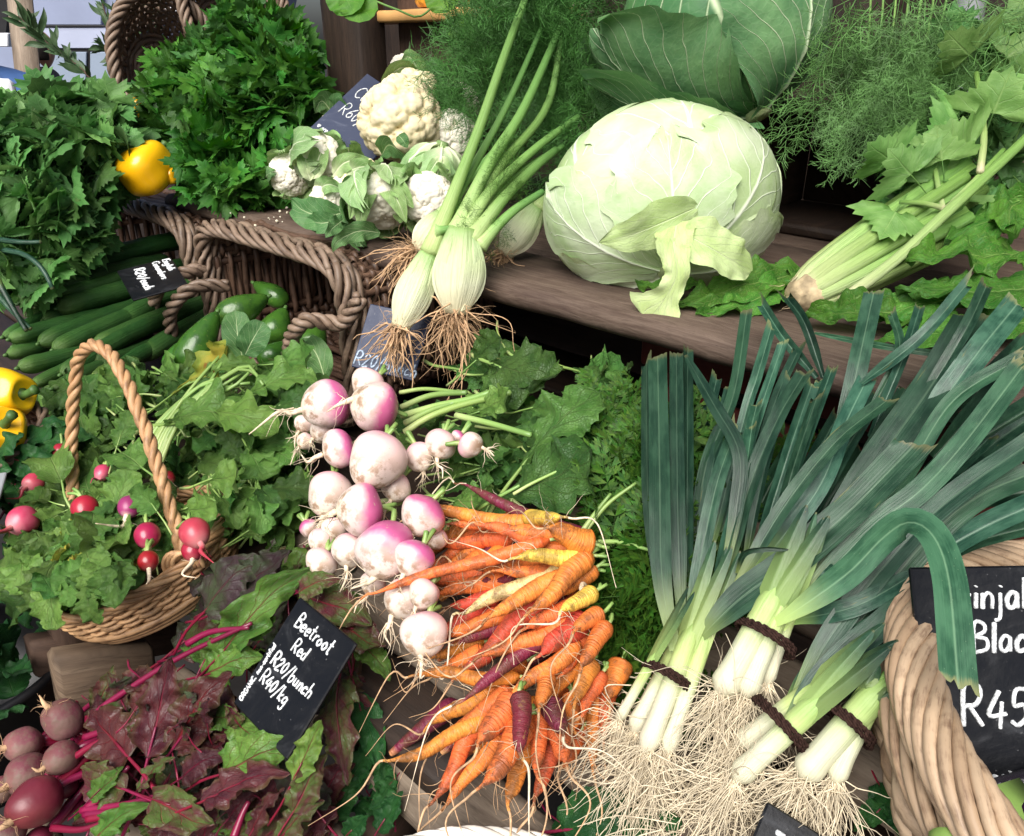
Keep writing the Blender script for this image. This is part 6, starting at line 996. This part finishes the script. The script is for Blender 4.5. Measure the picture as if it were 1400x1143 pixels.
for i, (x0, y0, x1, y1, w2) in enumerate(((420, 800, 600, 420, 60), (520, 800, 720, 420, 60), (640, 760, 800, 420, 70), (700, 820, 880, 520, 70), (800, 800, 980, 480, 80), (700, 900, 980, 700, 80), (900, 940, 1180, 780, 90), (380, 700, 440, 300, 50), (960, 500, 1130, 250, 70), (1100, 640, 1380, 420, 90), (1150, 440, 1363, 200, 80), (470, 880, 560, 380, 44), (520, 900, 660, 300, 40), (600, 860, 740, 360, 44), (560, 860, 830, 470, 46), (680, 780, 870, 420, 48), (820, 700, 1010, 330, 46), (900, 700, 1110, 280, 50), (960, 800, 1260, 480, 50), (1020, 700, 1320, 330, 50), (380, 900, 480, 330, 40))): S((l2, l3, l5, l8)[i % 4], [(x0, y0), ((x0 + x1) / 2 - 12, (y0 + y1) / 2), (x1, y1)], w2, -.035 if i < 11 else .012, -.02 if i < 11 else .02, 80 + i)
def tie(x, y, ang, rpx, lab, lift):
    c = B(x, y, lift); ax = nrm(B(x + 40 * math.cos(ang), y - 40 * math.sin(ang), lift) - c); b = nrm(BN - ax * np.dot(BN, ax)); s = np.cross(ax, b); r_ = rpx / FPX * .80; hb = .024; a = np.linspace(0, 6.28, 40); m = MB()
    for k in range(3): rope(m, c + ax * (k - 1.) * .0022 + np.outer(np.cos(a), s) * r_ + np.outer(np.sin(a + .1 * k), b) * hb, .0009, .0010, 2, 12, 5, 120, .0002, k)
    tag(m.build('twine_band', M['twine']), lab, 'twine', 'twine bands round the leeks')
tie(912, 925, 1.1, 27, 'brown twine band round the left leek bunch', .045); tie(1046, 872, 1.05, 33, 'brown twine band round the upper leek bunch', .052); tie(1066, 988, .75, 33, 'brown twine band round the middle leek bunch', .048); tie(1160, 990, .85, 27, 'brown twine band round the lowest leek bunch', .045)
# matted root fibres lying below the leeks
er = MB()
rr = np.random.default_rng(77)
for k in range(300):
    x, y = rr.normal(1000, 80), rr.normal(1085, 36)
    if rr.random() < .15: x, y = rr.normal(870, 22), rr.normal(985, 45)
    if x > 1190 or x < 790: continue
    th = R(rr.normal(200, 40)); l = rr.uniform(25, 90); b = rr.normal(0, 14); lf = rr.uniform(.0, .04); er.tube(cr([B(x, y, lf), B(x + math.cos(th) * l * .5 + b, y - math.sin(th) * l * .5 + b * .6, lf + .006), B(x + math.cos(th) * l, y - math.sin(th) * l + rr.normal(0, 8), lf - .01)], 8), .00048 * rr.uniform(.7, 1.5), 3, False)
tag(er.build('root_mat', M['fibre']), 'tangled mat of pale leek roots at the bottom', 'roots', kind='stuff')
# ------------------------------------------------------------------ radish basket
z1 = lambda x, y: (x / 2.857, 560 + y / 2.857)
bc = P(182, 752, 1.015)
ax = nrm(np.array([-.30, -.16, .94])); xd = P(312, 742, 1.03) - P(45, 830, .99)
eb = bowl('radish_basket', 'tan wicker basket with a twisted rope handle full of radishes', 'basket', bc, ax, xd, .124, .098, .062, 12, 30, .0033, M['wick_tan'], (.0050, .0034, 5), .80, seed=31)
a = np.linspace(0, 2 * np.pi, 50); x_ = nrm(xd - ax * np.dot(xd, ax)); y_ = np.cross(ax, x_); m = MB()
for k in range(3): m.tube(bc - ax * (.064 - .007 * k) + np.outer(np.cos(a), x_) * (.104 + .004 * k) + np.outer(np.sin(a), y_) * (.084 + .004 * k), .0048, 6, False)
m.build('foot_rim', M['wick_tan'], eb)
hp = [P(252, 778, .975), P(246, 740, .97), (P(222, 660, .98)), P(200, 590, .995), P(172, 520, 1.02), P(150, 484, 1.045), P(128, 472, 1.065), P(110, 485, 1.085), P(103, 520, 1.10), P(98, 600, 1.12), P(100, 690, 1.12)]
m = MB(); rope(m, hp, .0044, .0049, 3, 10, 8, 260); m.build('handle', M['wick_tan'], eb)
m = MB()
for k in range(3): q = P(246 + k * 6, 775, .965); aa = np.linspace(-.4, 3.6, 14); m.tube(q + np.outer(np.cos(aa), x_) * .016 + np.outer(np.sin(aa), ax) * .022 + (EYE - q) * .012, .0032, 6)
m.build('handle_binding', M['wick_tan'], eb)
eg = thing('radish_leaves', 'fresh green radish leaves spilling over the basket front', 'greens', B(110, 800, .03))
greens(eg, KR, [0, 0, 0, 0, 0, 0, 2], ((70, 95, 760, 72, 58, 200, 70, .05, .12), (22, 60, 750, 45, 45, 180, 60, .03, .08)), 50, 5, False); greens(eg, KR, [0, 0, 1], ((14, 135, 745, 35, 30, -60, 40, .09, .12), (20, 90, 800, 55, 26, -100, 35, .10, .145), (16, 50, 790, 40, 30, -140, 35, .09, .13), (10, 135, 800, 40, 22, -80, 30, .11, .145)), 58, 6, False); lst(eg, KR, [(2, 20, 790, 5, 815, 1, .09, .09), (0, 120, 800, 125, 850, 1, .14, .13), (0, 90, 810, 75, 845, 1, .13, .12), (0, 160, 770, 168, 822, 1, .14, .14)], 61, stalk=False)
eg2 = thing('radish_greens', 'bright green radish tops rising inside the rope handle', 'greens', B(130, 600, .0))
greens(eg2, KR, [0, 0, 1], ((46, 118, 560, 48, 66, 100, 60, .0, .06), (22, 115, 640, 42, 45, 120, 60, .02, .07), (12, 165, 530, 35, 35, 80, 50, -.02, .04)), 56, 7); greens(eg2, KR, [0, 0, 1], ((20, 165, 690, 42, 48, 100, 80, .05, .09), (10, 215, 720, 25, 40, 60, 80, .05, .085), (10, 60, 690, 35, 35, 140, 60, .05, .09)), 46, 71); lst(eg2, KR, [(0, 150, 720, 172, 640, 1.0, .10, .12), (0, 215, 700, 190, 660, 1.1, .10, .12), (0, 195, 640, 150, 610, .9, .09, .1), (0, 85, 660, 75, 605, 1.0, .09, .10), (1, 125, 720, 150, 690, .7, .11, .12), (0, 160, 610, 178, 560, .9, .09, .10), (0, 60, 555, 95, 525, .9, .05, .06)], 8)
eg3 = thing('mustard_greens', 'big heap of green radish tops behind the basket, left of the turnips', 'greens', B(330, 620, .0))
greens(eg3, KG, [0, 0, 1], ((44, 325, 545, 75, 45, 25, 50, -.03, .05), (56, 340, 620, 72, 55, -10, 60, -.03, .06), (50, 330, 695, 72, 50, -50, 60, -.04, .06), (20, 395, 565, 32, 50, 30, 60, -.03, .03), (20, 250, 545, 40, 40, 60, 50, -.02, .05), (20, 395, 690, 30, 55, -60, 50, -.05, .02), (18, 240, 620, 45, 55, 50, 50, -.03, .02)), 60, 9)
lst(eg3, KG, [(2, 235, 540, 325, 478, .55, .05, .07), (0, 225, 580, 305, 575, 1.1, .08, .09), (0, 330, 545, 415, 520, .9, .06, .06), (1, 365, 560, 430, 540, 1.1, .05, .05), (0, 275, 660, 330, 640, 1, .08, .09), (0, 240, 700, 300, 680, 1, .07, .08), (1, 360, 670, 420, 680, 1, .04, .04), (0, 350, 500, 435, 495, .7, .03, .03), (0, 270, 520, 330, 500, .8, .06, .07), (0, 290, 560, 350, 590, .9, .08, .08)], 10)
m = MB()
for k in range(11):
    rr = np.random.default_rng(k); x0 = 195 + rr.uniform(-12, 16); m.tube(cr([B(x0, 640 + k * 2, .06), B(x0 + 20 + k * 2, 590 - k * 2, .075), B(260 + k * 7, 540 - k * 3 + rr.uniform(-15, 15), .08), B(300 + k * 6, 505 + rr.uniform(-20, 30), .07)], 14), np.linspace(.0038, .0022, 14), 6)
m.build('stems', M['stalk'], eg3)
el = thing('cabbage_leaf', 'two pale blue-green cabbage leaf blades in front of the avocados', 'leaf', P(330, 480, 1.22))
for pts, w2 in (([(332, 492, 1.24), (325, 460, 1.23), (322, 425, 1.24)], 21), ([(335, 485, 1.23), (345, 465, 1.22), (360, 440, 1.23)], 20)):
    q = [P(*z) for z in pts]; m = MB(); leaf(m, q, w2 / FPX * 1.23, EYE - q[0], prof_round, 6, 20, fold=.2, rip=.12, seed=w2); m.build('blade', M['caulleafd'], el)
for i, (x, y, r0, cx, cy, lift, mt, lab) in enumerate(((235, 160, 30, .5, .8, .085, 'radish', 'red radish highest on the left, with a pink tail'), (135, 285, 42, .8, .3, .09, 'radpink', 'pink-red radish with a long tail over the grey card'), (132, 365, 42, .8, .5, .08, 'radpurp', 'dark purple radish on the left rim'), (92, 432, 60, .8, .25, .10, 'radpink', 'large pink radish lowest on the left rim'), (332, 385, 54, .0, .9, .115, 'radish', 'glossy bright red radish in the middle of the basket'), (402, 245, 34, .4, .6, .08, 'radpink', 'pink radish half behind a leaf under the handle'), (507, 378, 46, .4, .7, .11, 'radpurp', 'magenta radish beside the handle, left of it'), (655, 265, 28, -.2, .7, .05, 'radish', 'small red radish just right of the handle'), (575, 488, 52, .1, .8, .105, 'radish', 'dark red radish under the magenta one'), (578, 588, 42, .1, .8, .115, 'radish', 'small dull red radish above the basket rim'), (760, 480, 62, -.2, .7, .10, 'radpink', 'big pink radish right of the handle foot'), (752, 548, 44, .2, .8, .09, 'radish', 'shaded red radish under the big pink one'), (285, 470, 34, .1, .7, .09, 'radish', 'dark radish under the glossy red one'))):
    px, py = z1(x, y); c = B(px, py, lift - .006); t = c[1] * cP - (c[2] - H) * sP; r_ = r0 / 2.857 / FPX * t; v = nrm(EYE - c); xx = nrm(np.cross(UP, v)); yy = np.cross(v, xx); A = nrm(xx * cx + yy * cy - v * .8); s = np.linspace(.06, 3.06, 20); rr = np.random.default_rng(i + 90)
    m = MB(); revolve(m, [(r_ * .95 * math.sin(q), -r_ * (1.15 if q < 1.57 else .95) * math.cos(q)) for q in s], axis_m(c, A, 1, i), 24, .04, seed=i); o = tag(m.build('radish', M[mt], org=c), lab, 'radish', 'radishes in the rope-handled basket')
    tb = MB(); b = c - A * r_ * 1.05; tb.tube(cr([b + A * r_ * .15, b - A * r_ * .5, b - A * r_ * 1.4 + rr.normal(size=3) * .006, b - A * r_ * 2.4 + rr.normal(size=3) * .012], 12), r_ * np.linspace(.28, .02, 12) ** 1.2 + .0003, 6); strands(tb, 4, b - A * r_ * .4, -A, r_ * 1.3, .0004, i, .6, .1, .5, .001, 6, 3); tb.build('tail', M['root'] if mt != 'radpink' else M['radpink'], o)
    sb = MB()
    for k in range(5): dd = nrm(A + rr.normal(size=3) * .3); sb.tube(cr([c + A * r_ * .85, c + A * r_ * 1.1 + dd * .008, c + A * r_ + dd * .024 - UP * .008], 6), .0020, 6)
    sb.build('stalks', M['stalk'], o)
# ------------------------------------------------------------------ wooden crate corner, tub, card at lower left
e = thing('wooden_crate', 'weathered brown crate corner under the radish basket', 'crate', P(145, 960, .98))
fx = nrm(P(205, 895, 1.02) - P(85, 915, .945)); fu = nrm(UP + np.array([0, .15, 0])); fy = np.cross(fx, fu)
m = MB(); m.box(P(146, 930, .99), fx, fy, fu, (.115, .030, .095), .006, .004, 400); m.build('end_block', M['oldwood'], e)
m = MB(); m.box(P(150, 880, 1.06), fx, fy, fu, (.19, .03, .05), .004, .002, 410); m.build('side_board', M['brown'], e)
m = MB(); m.box(P(100, 905, 1.03), fu, fy, fx, (.16, .03, .04), .004, .002, 420); m.build('corner_post', M['brown'], e)
tc = P(-62, 900, 1.02); et_ = thing('black_tub', 'black plastic tub of dark kale at the left edge', 'tub', tc - UP * .16); m = MB(); revolve(m, [(.07, -.16), (.118, -.155), (.135, -.01), (.141, -.01), (.141, .0), (.134, .002), (.128, -.02), (.115, -.14), (.02, -.14)], axis_m(tc, UP), 48); m.build('tub_body', M['black'], et_)
ek = thing('kale', 'dark green kale leaves heaped in the black tub', 'kale', tc); rr = np.random.default_rng(3)
for k in range(60):
    p = tc + np.array([rr.uniform(-.08, .13), rr.uniform(-.11, .12), rr.uniform(-.02, .07)]); q = p + nrm(np.array([rr.normal() * .6, rr.normal() * .6 - .3, .5])) * rr.uniform(.05, .085); put(ek, KB, 4, p, q, nrm(np.array([0, -.6, .7]) + rr.normal(size=3) * .4), 1.2, rr, False)
ek = thing('chard_leaves', 'dark chard leaves behind the radishes at the left edge', 'chard', P(40, 640, 1.15)); 
for k in range(16): p = P(rr.uniform(-25, 60), rr.uniform(610, 690), 1.17 + rr.uniform(-.02, .03)); q = p + nrm(np.array([rr.normal() + .4, rr.normal() * .4 - .2, rr.normal() * .3 + .1])) * .085; put(ek, KB, 4, p, q, nrm(np.array([0, -.5, .8]) + rr.normal(size=3) * .3), 1.1, rr, True)
sign('price_sign', 'pale grey card cut off by the left edge, below the yellow peppers', P(-70, 655, 1.10), P(8, 645, 1.08), P(-52, 735, 1.05), [('R20', .45, .75, .22)], 'galv', r=.002)
# ------------------------------------------------------------------ beetroots and their leaves
z2 = lambda x, y: (x / 2.5, 760 + y / 2.5)
for i, (x, y, r0, cx, cy, lift, mt, lab) in enumerate(((215, 560, 66, .3, -.6, .085, 'beet', 'tall dusty beetroot topmost in the pile'), (80, 645, 58, .7, -.2, .075, 'beet', 'grey-brown beetroot at the left, below the topmost'), (210, 690, 56, .8, .1, .08, 'beet', 'small beetroot right in front of the red stalks'), (92, 745, 68, .7, .1, .075, 'beet', 'dusty beetroot behind the clean magenta one'), (120, 842, 84, .8, .2, .09, 'beetg', 'big clean magenta beetroot near the bottom left corner'), (28, 945, 58, .6, .3, .09, 'beet', 'beetroot in the very bottom left corner'), (2, 800, 44, .6, .2, .07, 'beet', 'beetroot cut off by the left edge'), (222, 790, 40, .9, .1, .05, 'beetg', 'small shaded beetroot under the red stalks'), (130, 975, 46, .8, .3, .06, 'beetg', 'beetroot cut off by the bottom edge'))):
    px, py = z2(x, y); c = B(px, py, lift); t = c[1] * cP - (c[2] - H) * sP; r_ = r0 / 2.5 / FPX * t; v = nrm(EYE - c); xx = nrm(np.cross(UP, v)); yy = np.cross(v, xx); A = nrm(xx * cx + yy * cy - v * .35); s = np.linspace(.06, 3.06, 22); rr = np.random.default_rng(i + 190)
    m = MB(); revolve(m, [(r_ * math.sin(q) * .97, -r_ * 1.08 * math.cos(q)) for q in s], axis_m(c, A, 1, i), 28, .06, seed=i); o = tag(m.build('beetroot', M[mt], org=c), lab, 'beetroot', 'beetroots in the lower left corner')
    tb = MB(); b = c - A * r_; tb.tube(cr([b + A * r_ * .15, b - A * r_ * .4, b - A * r_ * .9 + rr.normal(size=3) * .006], 9), r_ * np.linspace(.22, .03, 9), 7); strands(tb, 14, b, -A, r_ * 1.0, .0004, i, .9, .1, .6, r_ * .2, 6, 3); tb.build('tail', M['root2'], o)
    sb = MB()
    for k in range(6): dd = nrm(A + rr.normal(size=3) * .25 + xx * .3); sb.tube(cr([c + A * r_ * .85, c + A * r_ * 1.15 + dd * .012, c + A * r_ + dd * .065, c + A * r_ + dd * rr.uniform(.09, .13) - UP * .01], 9), np.linspace(.0045, .003, 9), 7)
    sb.build('stalks', M['beetstalk'], o)
e1 = thing('beet_greens', 'red and mottled beetroot leaves beside the beetroots', 'beet leaves', B(250, 1000, .02)); e2 = thing('beet_greens', 'dusky and green beetroot leaves between the radish basket and the sign', 'beet leaves', B(330, 830, .02)); e3 = thing('chard_leaves', 'dark green chard leaves on the slats left of the carrots', 'chard', B(500, 1030, -.01)); e4 = thing('beet_greens', 'green beetroot leaves with red veins at the foot of the beetroot sign', 'beet leaves', B(420, 1060, .02))
lst(e1, KB, [(0, 505, 690, 600, 345, .95, .08, .11), (0, 590, 660, 775, 420, .95, .07, .09), (0, 440, 690, 305, 525, 1.1, .08, .08), (1, 430, 800, 255, 715, 1, .08, .08), (0, 460, 760, 345, 640, .8, .06, .07), (0, 690, 840, 960, 740, .75, .085, .095), (1, 520, 830, 745, 905, .8, .08, .08), (0, 560, 660, 720, 620, .8, .06, .07), (0, 850, 960, 955, 800, .7, .07, .08), (1, 470, 800, 575, 690, .7, .07, .09), (2, 310, 830, 430, 715, .75, .08, .09), (0, 620, 760, 740, 690, 1, .07, .08), (0, 600, 900, 700, 800, .9, .05, .06), (0, 380, 880, 250, 930, .8, .06, .06), (2, 330, 960, 480, 855, .6, .08, .09), (0, 540, 930, 640, 960, .9, .06, .06), (0, 780, 900, 860, 820, .9, .05, .06)], 21, f=z2)
lst(e4, KB, [(2, 1000, 770, 1110, 560, .9, .085, .10), (2, 760, 745, 975, 675, 1.0, .08, .09), (2, 800, 560, 870, 660, 1.1, .06, .07), (0, 740, 620, 860, 570, 1.0, .05, .06), (1, 1000, 880, 1115, 700, .9, .07, .08), (1, 950, 970, 1090, 850, .9, .06, .07), (0, 680, 700, 800, 600, .9, .05, .06), (1, 1160, 420, 1130, 745, .75, .03, .05), (1, 880, 980, 990, 900, 1, .05, .06)], 22, f=z2)
lst(e2, KB, [(2, 755, 335, 1035, 45, .55, .06, .08), (2, 690, 410, 870, 365, 1.0, .05, .06), (3, 700, 190, 880, 20, 1.1, .05, .07), (3, 800, 120, 1000, -20, 1, .05, .06), (3, 760, 180, 950, 90, .9, .04, .05), (1, 1020, 125, 1135, 85, .9, .06, .07), (1, 1050, 140, 1240, 240, 1.0, .03, .04), (1, 1160, 230, 1330, 300, 1.0, .02, .03), (2, 1220, 280, 1320, 420, .9, .02, .02), (3, 690, 60, 770, 190, .9, .03, .05), (2, 860, 280, 950, 210, .9, .05, .06), (3, 880, 60, 940, -60, 1, .04, .05), (2, 560, 460, 500, 400, .7, .04, .05), (2, 640, 300, 690, 350, .6, .04, .05)], 23, f=z2)
lst(e3, KB, [(4, 1220, 480, 1280, 720, .85, .0, .01), (4, 1200, 760, 1290, 660, 1.1, -.01, 0), (4, 1150, 900, 1230, 760, 1.1, -.01, 0), (4, 1330, 820, 1290, 680, 1.1, -.02, -.01), (4, 1350, 760, 1260, 860, 1.0, -.02, 0), (4, 1290, 940, 1380, 800, 1.1, -.02, -.01), (4, 1180, 960, 1260, 880, 1.2, -.01, 0)], 24, f=z2)
e5 = thing('chard_leaves', 'dark green leaves under the leek roots at the bottom edge', 'chard', B(850, 1130, -.01)); lst(e5, KB, [(4, 770, 1135, 880, 1120, 1.2, .0, .01), (4, 830, 1150, 900, 1120, 1.3, .0, .01), (4, 930, 1140, 905, 1100, 1.0, .02, .03), (4, 1210, 1100, 1170, 1140, 1, -.01, 0), (4, 1200, 1070, 1240, 1150, 1, -.02, 0), (4, 760, 1120, 800, 1150, 1, -.02, 0)], 25)
greens(e1, KB, [0, 0, 0, 3, 1, 1, 2], ((70, 215, 1060, 130, 75, 30, 80, -.02, .07), (34, 260, 985, 75, 50, 45, 60, .02, .10), (30, 350, 1110, 90, 40, 40, 70, -.02, .07), (14, 180, 960, 50, 35, 40, 40, .04, .10)), 52, 26); greens(e2, KB, [3, 2, 2, 1], ((26, 330, 850, 60, 60, 40, 40, -.03, .03), (14, 380, 800, 50, 40, 50, 40, -.04, .02), (8, 450, 810, 40, 40, 0, 60, -.04, .0)), 66, 27); greens(e4, KB, [1, 0, 0, 3], ((18, 410, 1090, 70, 50, 40, 60, -.02, .04), (10, 470, 960, 30, 60, -60, 50, -.04, 0)), 66, 28); greens(e3, KB, [4], ((16, 510, 1030, 35, 80, -60, 60, -.05, -.02),), 62, 29)
m = MB()
for k, pts in enumerate(([(300, 570), (360, 510), (600, 355), (860, 230)], [(290, 620), (380, 590), (470, 560)], [(250, 690), (330, 640), (420, 600)], [(280, 870), (420, 850), (560, 815)], [(290, 885), (400, 870), (520, 830)], [(300, 900), (420, 880), (500, 860)], [(180, 930), (280, 935), (380, 900)], [(640, 300), (720, 260), (850, 245)], [(800, 960), (830, 880), (850, 840)], [(300, 860), (380, 800), (440, 720)])): m.tube(cr([B(*z2(*p), .075) for p in pts], 16), np.linspace(.0040, .0022, 16), 7)
m.build('stalks', M['beetstalk'], e1)
sign('price_sign', 'black beetroot sign with white handwriting leaning among beet leaves', B(409, 816, .10), B(487, 880, .10), B(325, 968, .085), [('Beetroot', .16, .205, .125), ('Red', .30, .37, .115), ('R20/bunch', .15, .56, .115), ('R40/kg', .15, .725, .115)], r=.0011, side=('ORGANIC, non-certified', .095, .94, .046), sr=.0008)
# ------------------------------------------------------------------ brinjal basket and sign, bottom sign, white tray
eb = thing('brinjal_basket', 'pale wicker basket with a thick braided rim at the lower right', 'basket', P(1430, 1150, .62))
rim = [EYE + (q_ - EYE) * .93 for q_ in [P(1405, 768, .74), P(1352, 772, .72), P(1300, 778, .70), P(1262, 800, .67), P(1248, 850, .635), P(1248, 905, .60), P(1262, 965, .565), P(1288, 1030, .53), P(1332, 1105, .495), P(1395, 1180, .47), P(1520, 1230, .46), P(1660, 1180, .49), P(1720, 1030, .56), P(1680, 880, .64), P(1560, 790, .71), P(1405, 768, .74)]]
m = MB(); rope(m, rim, .0145, .0041, 11, 4, 8, 320, .00008, 3); m.build('rim', M['wick_pale'], eb)
cen = np.mean(np.array(rim), axis=0); rc = cr(rim, 161)
def SB(u, v):
    i = np.interp(u, np.linspace(0, 1, 161), np.arange(161)); p = np.stack([np.interp(i, np.arange(161), rc[:, k]) for k in range(3)], -1); d = p - cen; d[:, 2] = 0; n = nrm(d)
    return p * 1.0 - n * (.004 + .035 * v)[:, None] + np.outer(-.006 - .20 * v, UP) + n * (.018 * np.sin(np.pi * np.minimum(1, v * 2)))[:, None], n
w1, s1 = MB(), MB(); weave(w1, SB, 24, 20, .0062, .006, 6, s1, .006, 5); w1.build('woven_wall', M['wick_pale'], eb); s1.build('stakes', M['wick_pale'], eb)
m = MB(); rope(m, [SB(np.array([u]), np.array([.11]))[0][0] for u in np.linspace(0, 1, 40)], .0125, .0038, 9, 3.5, 7, 320, .00008, 8); m.build('lower_braid', M['wick_pale'], eb)
sign('price_sign', 'large black brinjal sign standing in the pale wicker basket', P(1245, 776, .572), P(1475, 772, .572), P(1330, 1110, .545), [('Brinjals', .16, .18, .125), ('Black', .31, .36, .125), ('R45', .20, .66, .16), ('*organic', .13, .90, .07)], th=.005, r=.0016)
def brin(label, px, py, t, ax, seed):
    c = P(px, py, t); A = nrm(np.array(ax, float)); o = MB(); revolve(o, [(.004, -.10), (.03, -.095), (.045, -.06), (.046, -.02), (.036, .04), (.026, .07), (.012, .078)], axis_m(c, A), 28); o = tag(o.build('brinjal', M['brinjal'], org=c), label, 'brinjal', 'brinjals in the pale basket'); m = MB(); revolve(m, [(.034, .045), (.030, .068), (.016, .080), (.008, .09), (.009, .115), (.004, .116)], axis_m(c, A), 15, 0, 5, .15); m.build('green_cap', M['brincap'], o)
M['brinjal'] = vegmat('brinjal_skin', [(0, (.018, .006, .022)), (1, (.012, .004, .016))], rough=.14, bump=.02, coat=.5); M['brincap'] = plain('brinjal_cap', (.16, .26, .06), .5)
brin('dark brinjal at the bottom right corner with a green cap', 1432, 1150, .515, (-.5, -.2, .25), 1); brin('dark brinjal deeper in the pale basket', 1520, 1080, .56, (.3, .5, .3), 2)
sign('price_sign', 'black price sign corner at the bottom edge below the leek roots', P(1050, 1096, .555), P(1150, 1158, .545), P(985, 1200, .535), [('T', .20, .42, .18)], r=.002)
tc = P(650, 1312, .60); bowl('white_tray', 'round white woven tray at the bottom edge', 'tray', tc, nrm(np.array([0, -.42, .9])), (1, 0, 0), .135, .11, .03, 5, 40, .0032, M['wick_white'], (.005, .0035, 5), .62, seed=41)
m = MB(); m.box(np.array([*cen[:2], cen[2] - .32]), (1, 0, 0), (0, 1, 0), UP, (.34, .34, .20), .006, .002, 500); tag(m.build('wooden_block', M['dark']), 'dark wooden block supporting the pale brinjal basket', 'block')
